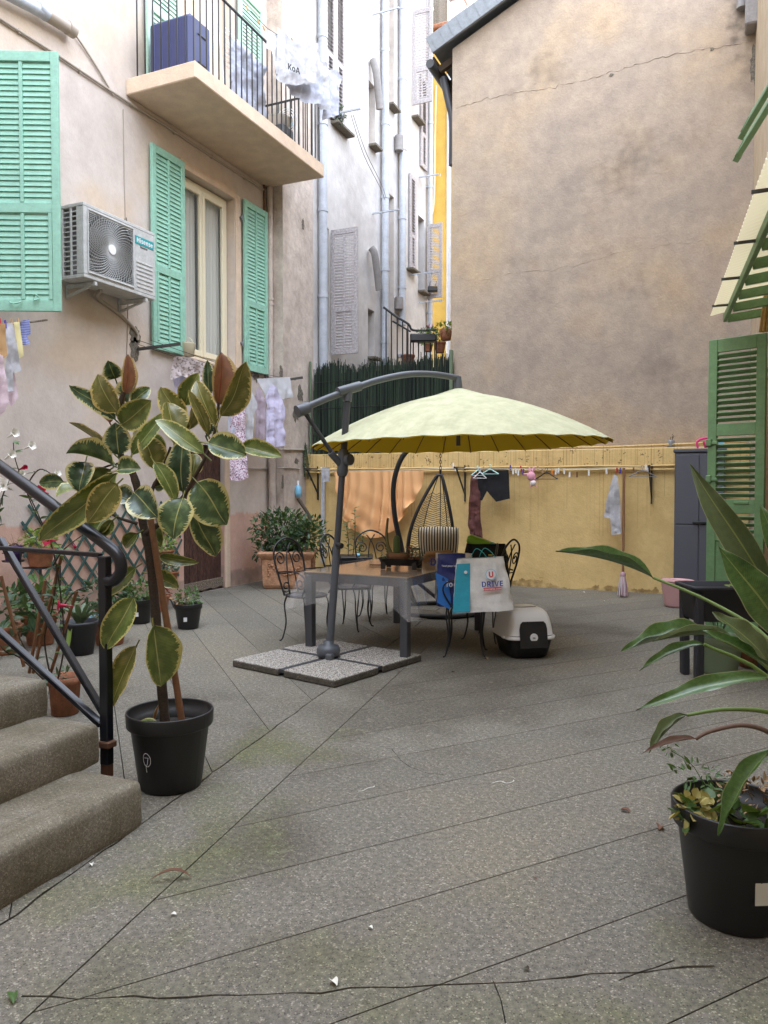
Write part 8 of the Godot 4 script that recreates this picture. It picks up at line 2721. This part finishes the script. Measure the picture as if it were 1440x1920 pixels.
func small_things() -> void:
	var s: SurfaceTool
	# ---- big white and turquoise shopping bag on the near right chair
	var bt := deg_to_rad(16)
	var B := thing("shopping_bag", "large white and turquoise U DRIVE shopping bag slumped on the right chair", "bag", Vector3(-1.86, 0.452, -6.36), bt)
	part(B, "bag_body", bag_shell(0.52, 0.40, 0.45, 0.24, 5), M.bag_white)
	# printed side panel, lettering and emblem, lying on the front face
	B.rotation.z = 0.07
	var fz := func(x: float, y: float) -> float: return 0.122 * (1.0 - 0.50 * y / 0.42)
	s = S()
	grid(s, 6, 12, func(u: float, v: float) -> Vector3:
		var w := lerpf(0.52, 0.40, v) * 0.5
		return Vector3(lerpf(-w * 0.99, -w * 0.42, u), 0.01 + 0.405 * v, fz.call(0.0, 0.42 * v) + 0.014))
	part(B, "turquoise_panel", done(s), M.bag_teal)
	var fb := Basis(Vector3.RIGHT, -0.13)
	var em := part(B, "emblem", tubem([Vector3(0, 0, 0), Vector3(0, 0, 0.003)], 0.046, 24), M.light_blue, Vector3(0.085, 0.315, 0.112), fb)
	part(em, "emblem_field", tubem([Vector3(0, 0, 0.0), Vector3(0, 0, 0.005)], 0.040, 24), M.white_print)
	part(em, "lettering", letters("U", 0.050, 0.003), M.print_red, Vector3(0, 0, 0.007))
	part(B, "lettering", letters("DRIVE", 0.048, 0.003), M.print_blue, Vector3(0.09, 0.235, 0.123), fb)
	part(B, "red_band", boxm(Vector3(0.15, 0.026, 0.003), 0.001), M.print_red, Vector3(0.09, 0.195, 0.127), fb)
	part(B, "lettering", letters("coursesu.com", 0.017, 0.002), M.white_print, Vector3(0.09, 0.195, 0.130), fb)
	part(B, "badge", tubem([Vector3(0, 0, 0), Vector3(0, 0, 0.003)], 0.014, 16), M.white_print, Vector3(-0.125, 0.345, 0.106), fb)
	for e in [[-0.02, 0.05], [0.05, 0.02]]:
		s = S()
		var x: float = e[0]
		var pts := curve([Vector3(x - 0.07, 0.41, 0.03 * e[1]), Vector3(x - 0.04, 0.49, 0.0), Vector3(x + 0.0, 0.53, -0.01), Vector3(x + 0.06, 0.48, -0.01), Vector3(x + 0.10, 0.40, 0.0)], 5)
		for i in pts.size() - 1:
			bar(s, pts[i], pts[i + 1], 0.004, 0.028, 0.0, Vector3(0, 0, 1))
		part(B, "strap", done(s), M.strap_teal)
	# ---- dark blue bag left of it
	var B2 := thing("shopping_bag", "dark blue carrier bag squeezed between table and white shopping bag", "bag", Vector3(-2.20, 0.452, -6.52), deg_to_rad(20))
	part(B2, "bag_body", bag_shell(0.28, 0.24, 0.46, 0.20, 9), M.bag_blue)
	s = S()
	grid(s, 6, 8, func(u: float, v: float) -> Vector3:
		return Vector3(lerpf(-0.135, -0.02, u) + 0.01 * sin(v * 5.0), 0.04 + 0.26 * v - 0.06 * u, 0.118 - 0.05 * v))
	part(B2, "sky_blue_print", done(s), M.bag_sky)
	part(B2, "lettering", letters("foot", 0.05, 0.003), M.white_print, Vector3(0.01, 0.20, 0.116), fb)
	part(B2, "lettering", letters("Tout pour le sport", 0.016, 0.002), M.white_print, Vector3(0.0, 0.36, 0.088), fb)
	var B3 := thing("paper_bag", "white paper bag with dark letters behind the blue bag", "bag", Vector3(-2.28, 0.452, -6.80), deg_to_rad(14))
	part(B3, "bag_body", bag_shell(0.34, 0.34, 0.44, 0.14, 12), M.white_print)
	part(B3, "lettering", letters("DRIVE", 0.07, 0.003), M.print_blue, Vector3(-0.08, 0.36, 0.066), fb)
	# ---- black bags on the far right chair
	var B4 := thing("sports_bag", "black bag with yellow print heaped on the rear right chair", "bag", Vector3(-2.12, 0.452, -7.32), deg_to_rad(10))
	part(B4, "bag_body", bag_shell(0.50, 0.38, 0.50, 0.34, 15), M.black_cloth)
	for k in 7:
		part(B4, "yellow_print", boxm(Vector3(0.04, 0.012, 0.003)), M.print_yellow, Vector3(0.06 + 0.02 * (k % 3), 0.40 - 0.025 * k, 0.125 + 0.006 * k), Basis(Vector3(0, 0, 1), 0.6 * sin(k * 2.0)))
	s = S()
	for e in [[-0.12, 0.0], [0.10, 0.0]]:
		tube(s, curve([Vector3(e[0] - 0.08, 0.30, 0.16), Vector3(e[0] - 0.05, 0.24, 0.19), Vector3(e[0] + 0.02, 0.22, 0.20), Vector3(e[0] + 0.08, 0.30, 0.17)], 5), 0.009, 7)
	part(B4, "handle", done(s), M.black_plastic)
	var B5 := thing("lime_pack", "lime green and blue folded pack lying on the black bag", "pack", Vector3(-2.20, 0.93, -7.36), deg_to_rad(12))
	s = S()
	box(s, Vector3(0, 0.03, 0), Vector3(0.24, 0.09, 0.16), 0.02, Basis(Vector3(0, 0, 1), -0.35))
	part(B5, "pack", done(s), M.lime)
	s = S()
	box(s, Vector3(0.125, -0.012, 0.0), Vector3(0.07, 0.085, 0.165), 0.02, Basis(Vector3(0, 0, 1), -0.45))
	part(B5, "blue_end", done(s), M.strap_teal)

	# ---- on the table: tray of cacti, driftwood
	var Tr := thing("plant_tray", "long black plastic tray planter with cacti on the table", "planter", Vector3(-2.72, 0.75, -6.60), deg_to_rad(6))
	s = S()
	grid(s, 40, 5, func(u: float, v: float) -> Vector3:
		var pr := [[0.165, 0.085, 0.035], [0.17, 0.09, 0.04], [0.20, 0.115, 0.095], [0.215, 0.125, 0.10], [0.195, 0.11, 0.10], [0.185, 0.10, 0.075]]
		var q: Array = pr[int(round(v * 5))]
		var t := u * TAU
		return Vector3(signf(cos(t)) * pow(absf(cos(t)), 0.25) * q[0], q[2], signf(sin(t)) * pow(absf(sin(t)), 0.25) * q[1]))
	box(s, Vector3(0, 0.038, 0), Vector3(0.32, 0.006, 0.16))
	for i in [-1.0, 1.0]:
		for j in [-1.0, 1.0]:
			box(s, Vector3(i * 0.15, 0.045, j * 0.088), Vector3(0.045, 0.09, 0.022), 0.004)
	part(Tr, "tray", done(s), M.black_plastic)
	s = S()
	box(s, Vector3(0, 0.078, 0), Vector3(0.36, 0.02, 0.19))
	part(Tr, "soil", done(s), M.soil)
	s = S()
	lathe(s, [Vector2(0.03, 0.0), Vector2(0.05, 0.03), Vector2(0.045, 0.06), Vector2(0.0, 0.06)], 14, Vector3(-0.10, 0.08, 0.0))
	lathe(s, [Vector2(0.06, 0.0), Vector2(0.09, 0.03), Vector2(0.08, 0.07), Vector2(0.0, 0.065)], 14, Vector3(-0.02, 0.08, 0.02), 1.2, 0.8)
	part(Tr, "bowl", done(s), M.stake)
	part(Tr, "cactus", tubem(curve([Vector3(-0.09, 0.12, 0), Vector3(-0.13, 0.20, 0), Vector3(-0.145, 0.32, 0), Vector3(-0.135, 0.44, 0), Vector3(-0.13, 0.47, 0)], 4), [0.016, 0.019, 0.021, 0.02, 0.018, 0.016, 0.015, 0.014, 0.014, 0.013, 0.013, 0.012, 0.012, 0.012, 0.011, 0.008, 0.004], 8), M.cactus_old)
	part(Tr, "cactus", tubem([Vector3(-0.045, 0.10, 0), Vector3(-0.047, 0.16, 0), Vector3(-0.047, 0.27, 0), Vector3(-0.045, 0.30, 0), Vector3(-0.045, 0.312, 0)], [0.026, 0.033, 0.030, 0.022, 0.006], 10), M.cactus)
	s = S()
	leaf_cloud(s, Vector3(0.11, 0.14, 0.0), Vector3(0.10, 0.06, 0.08), 150, 0.032, 601, 1, 0.1, 0.3)
	leaf_cloud(s, Vector3(-0.13, 0.13, 0.0), Vector3(0.07, 0.06, 0.06), 60, 0.03, 603, 1, 0.1, 0.3)
	part(Tr, "succulent", done(s), M.leaf_grey)
	s = S()
	leaf_cloud(s, Vector3(0.09, 0.185, 0.0), Vector3(0.03, 0.03, 0.03), 60, 0.022, 602, 1, 0.2, 0.4)
	leaf_cloud(s, Vector3(0.14, 0.12, 0.04), Vector3(0.06, 0.04, 0.04), 60, 0.022, 604, 1, 0.2, 0.4)
	part(Tr, "red_succulent", done(s), M.succulent_red)
	var Dw := thing("driftwood", "rough piece of bleached driftwood on the table below the cushion", "wood", Vector3(-2.58, 0.75, -7.28), deg_to_rad(12))
	s = S()
	for k in 4:
		tube(s, curve([Vector3(-0.20 + 0.02 * k, 0.02 + 0.022 * k, 0.03 * k - 0.05), Vector3(-0.05, 0.035 + 0.02 * k, 0.02 * k), Vector3(0.10, 0.03 + 0.024 * k, 0.01 * k), Vector3(0.22 - 0.03 * k, 0.03 + 0.015 * k, 0.03 * k - 0.03)], 5), [0.016, 0.025, 0.03, 0.028, 0.032, 0.028, 0.03, 0.026, 0.028, 0.03, 0.03, 0.026, 0.022, 0.02, 0.014, 0.01], 8)
	part(Dw, "log", done(s), M.wood)
	var Bw := thing("wire_candle_holder", "small black ring holder standing on the table behind the tray", "holder", Vector3(-2.93, 0.75, -7.45))
	s = S()
	for y in [0.0, 0.11]:
		var rg := []
		for i in 17:
			rg.append(Vector3(cos(TAU * i / 16.0) * 0.06, y + 0.006, sin(TAU * i / 16.0) * 0.06))
		tube(s, rg, 0.006, 5, false)
	for k in 4:
		var a := k * PI / 2
		tube(s, [Vector3(cos(a) * 0.06, 0.006, sin(a) * 0.06), Vector3(cos(a) * 0.06, 0.116, sin(a) * 0.06)], 0.004, 5)
	part(Bw, "frame", done(s), M.iron)
	var Sp := thing("scissors", "small dark secateurs lying near the table's left edge", "secateurs", Vector3(-3.05, 0.752, -6.75), 0.4)
	s = S()
	bar(s, Vector3(-0.06, 0.006, 0), Vector3(0.05, 0.006, 0.01), 0.014, 0.012, 0.002)
	part(Sp, "handle", done(s), M.stake)
	part(Sp, "blade", boxm(Vector3(0.05, 0.006, 0.012), 0.001), M.iron, Vector3(0.065, 0.006, 0.012))

	# ---- bottle hanging on the wall end
	var bo := thing("hanging_bottle", "light blue plastic bottle hung on the peeling wall above the bush", "bottle", Vector3(-6.470, 1.473, -11.174))
	part(bo, "body", lathem([Vector2(0, -0.12), Vector2(0.045, -0.12), Vector2(0.05, -0.05), Vector2(0.05, 0.04), Vector2(0.02, 0.08), Vector2(0, 0.08)], 12), M.light_blue)
	part(bo, "cap", lathem([Vector2(0.018, 0.08), Vector2(0.018, 0.15), Vector2(0, 0.15)], 8), M.white_plastic)

	# ---- litter on the paving
	var lv := [["fallen_leaf", "long curled brown leaf lying on the paving joint near the steps", Vector3(-1.912, 0.000, -2.324), 0.16, 0.022, "leaf_fallen", 2.6, 0.35], ["fallen_leaf", "rust-coloured leaf lying flat to the left of the right pot", Vector3(-0.388, 0.000, -3.671), 0.05, 0.028, "leaf_fallen", 0.4, 0.12], ["fallen_leaf", "dark brown curled leaf beside the right-hand pot", Vector3(-0.228, 0.000, -3.541), 0.05, 0.035, "leaf_fallen", 1.8, 0.3], ["fallen_leaf", "dry tan leaf in front of the litter box", Vector3(-1.863, 0.000, -6.469), 0.07, 0.035, "leaf_dry", 0.9, 0.2], ["fallen_leaf", "dark scrap of leaf below the table's near leg", Vector3(-1.973, 0.000, -5.892), 0.035, 0.02, "leaf_fallen", 0.2, 0.2], ["fallen_leaf", "small dark scrap beside the parasol slab's corner", Vector3(-2.387, 0.000, -5.730), 0.04, 0.02, "leaf_fallen", 1.0, 0.2], ["fallen_leaf", "pale petal lying in the middle of the near paving", Vector3(-1.741, 0.000, -2.131), 0.022, 0.016, "petal_white", 0.0, 0.1], ["fallen_leaf", "pale scrap lying on the long crack", Vector3(-1.053, 0.000, -2.025), 0.035, 0.025, "paper", 0.7, 0.3], ["fallen_leaf", "tiny brown leaf on the near paving right of the centre", Vector3(-0.635, 0.000, -2.885), 0.018, 0.012, "leaf_fallen", 0.5, 0.2], ["fallen_leaf", "little dark clod beside the long crack", Vector3(-0.535, 0.000, -2.325), 0.018, 0.016, "bark", 0.5, 0.3], ["fallen_leaf", "pale chip on the paving left of the curled leaf", Vector3(-1.074, 0.000, -2.334), 0.02, 0.014, "paper", 0.5, 0.2], ["fallen_leaf", "green sprig in the lowest left corner of the paving", Vector3(-1.882, 0.000, -1.584), 0.06, 0.03, "leaf_mid", 0.8, 0.25], ["fallen_leaf", "white scrap on the joint at the step's foot", Vector3(-2.270, 0.000, -2.285), 0.03, 0.018, "paper", 0.8, 0.25], ["fallen_leaf", "white scrap of paper near the mop", Vector3(-1.787, 0.000, -11.159), 0.06, 0.03, "paper", 0.8, 0.25], ["fallen_leaf", "small pale scrap below the mop's left", Vector3(-1.406, 0.000, -10.425), 0.04, 0.02, "paper", 0.2, 0.25]]
	for q in lv:
		s = S()
		var d = Vector3(cos(q[6]), 0, sin(q[6])) * q[3] * 0.5
		blade(s, -d + Vector3(0, 0.004, 0), d + Vector3(0, 0.006, 0), Vector3.UP, q[4], q[7] * 0.5, 0.35, 7, 1, 0.05)
		solo(q[0], done(s), M[q[5]], q[1], "leaf", q[2], 0.0, "scraps lying on the paving")
	for q in [["pale squiggle of string lying on the paving in the middle", [Vector3(-1.048, 0.000, -3.746), Vector3(-1.016, 0.000, -3.791), Vector3(-0.979, 0.000, -3.777), Vector3(-0.954, 0.000, -3.811), Vector3(-0.957, 0.000, -3.833)]], ["short bit of pale string beside the cracked strip", [Vector3(-1.623, 0.000, -3.382), Vector3(-1.606, 0.000, -3.396), Vector3(-1.596, 0.000, -3.438), Vector3(-1.578, 0.000, -3.461), Vector3(-1.578, 0.000, -3.475)]]]:
		s = S()
		var pts := []
		for p in q[1]:
			pts.append(p + Vector3(0, 0.003, 0))
		tube(s, curve(pts, 4), 0.0028, 5)
		solo("string", done(s), M.paper, q[0], "string", Vector3.ZERO, 0.0, "bits of string on the paving")
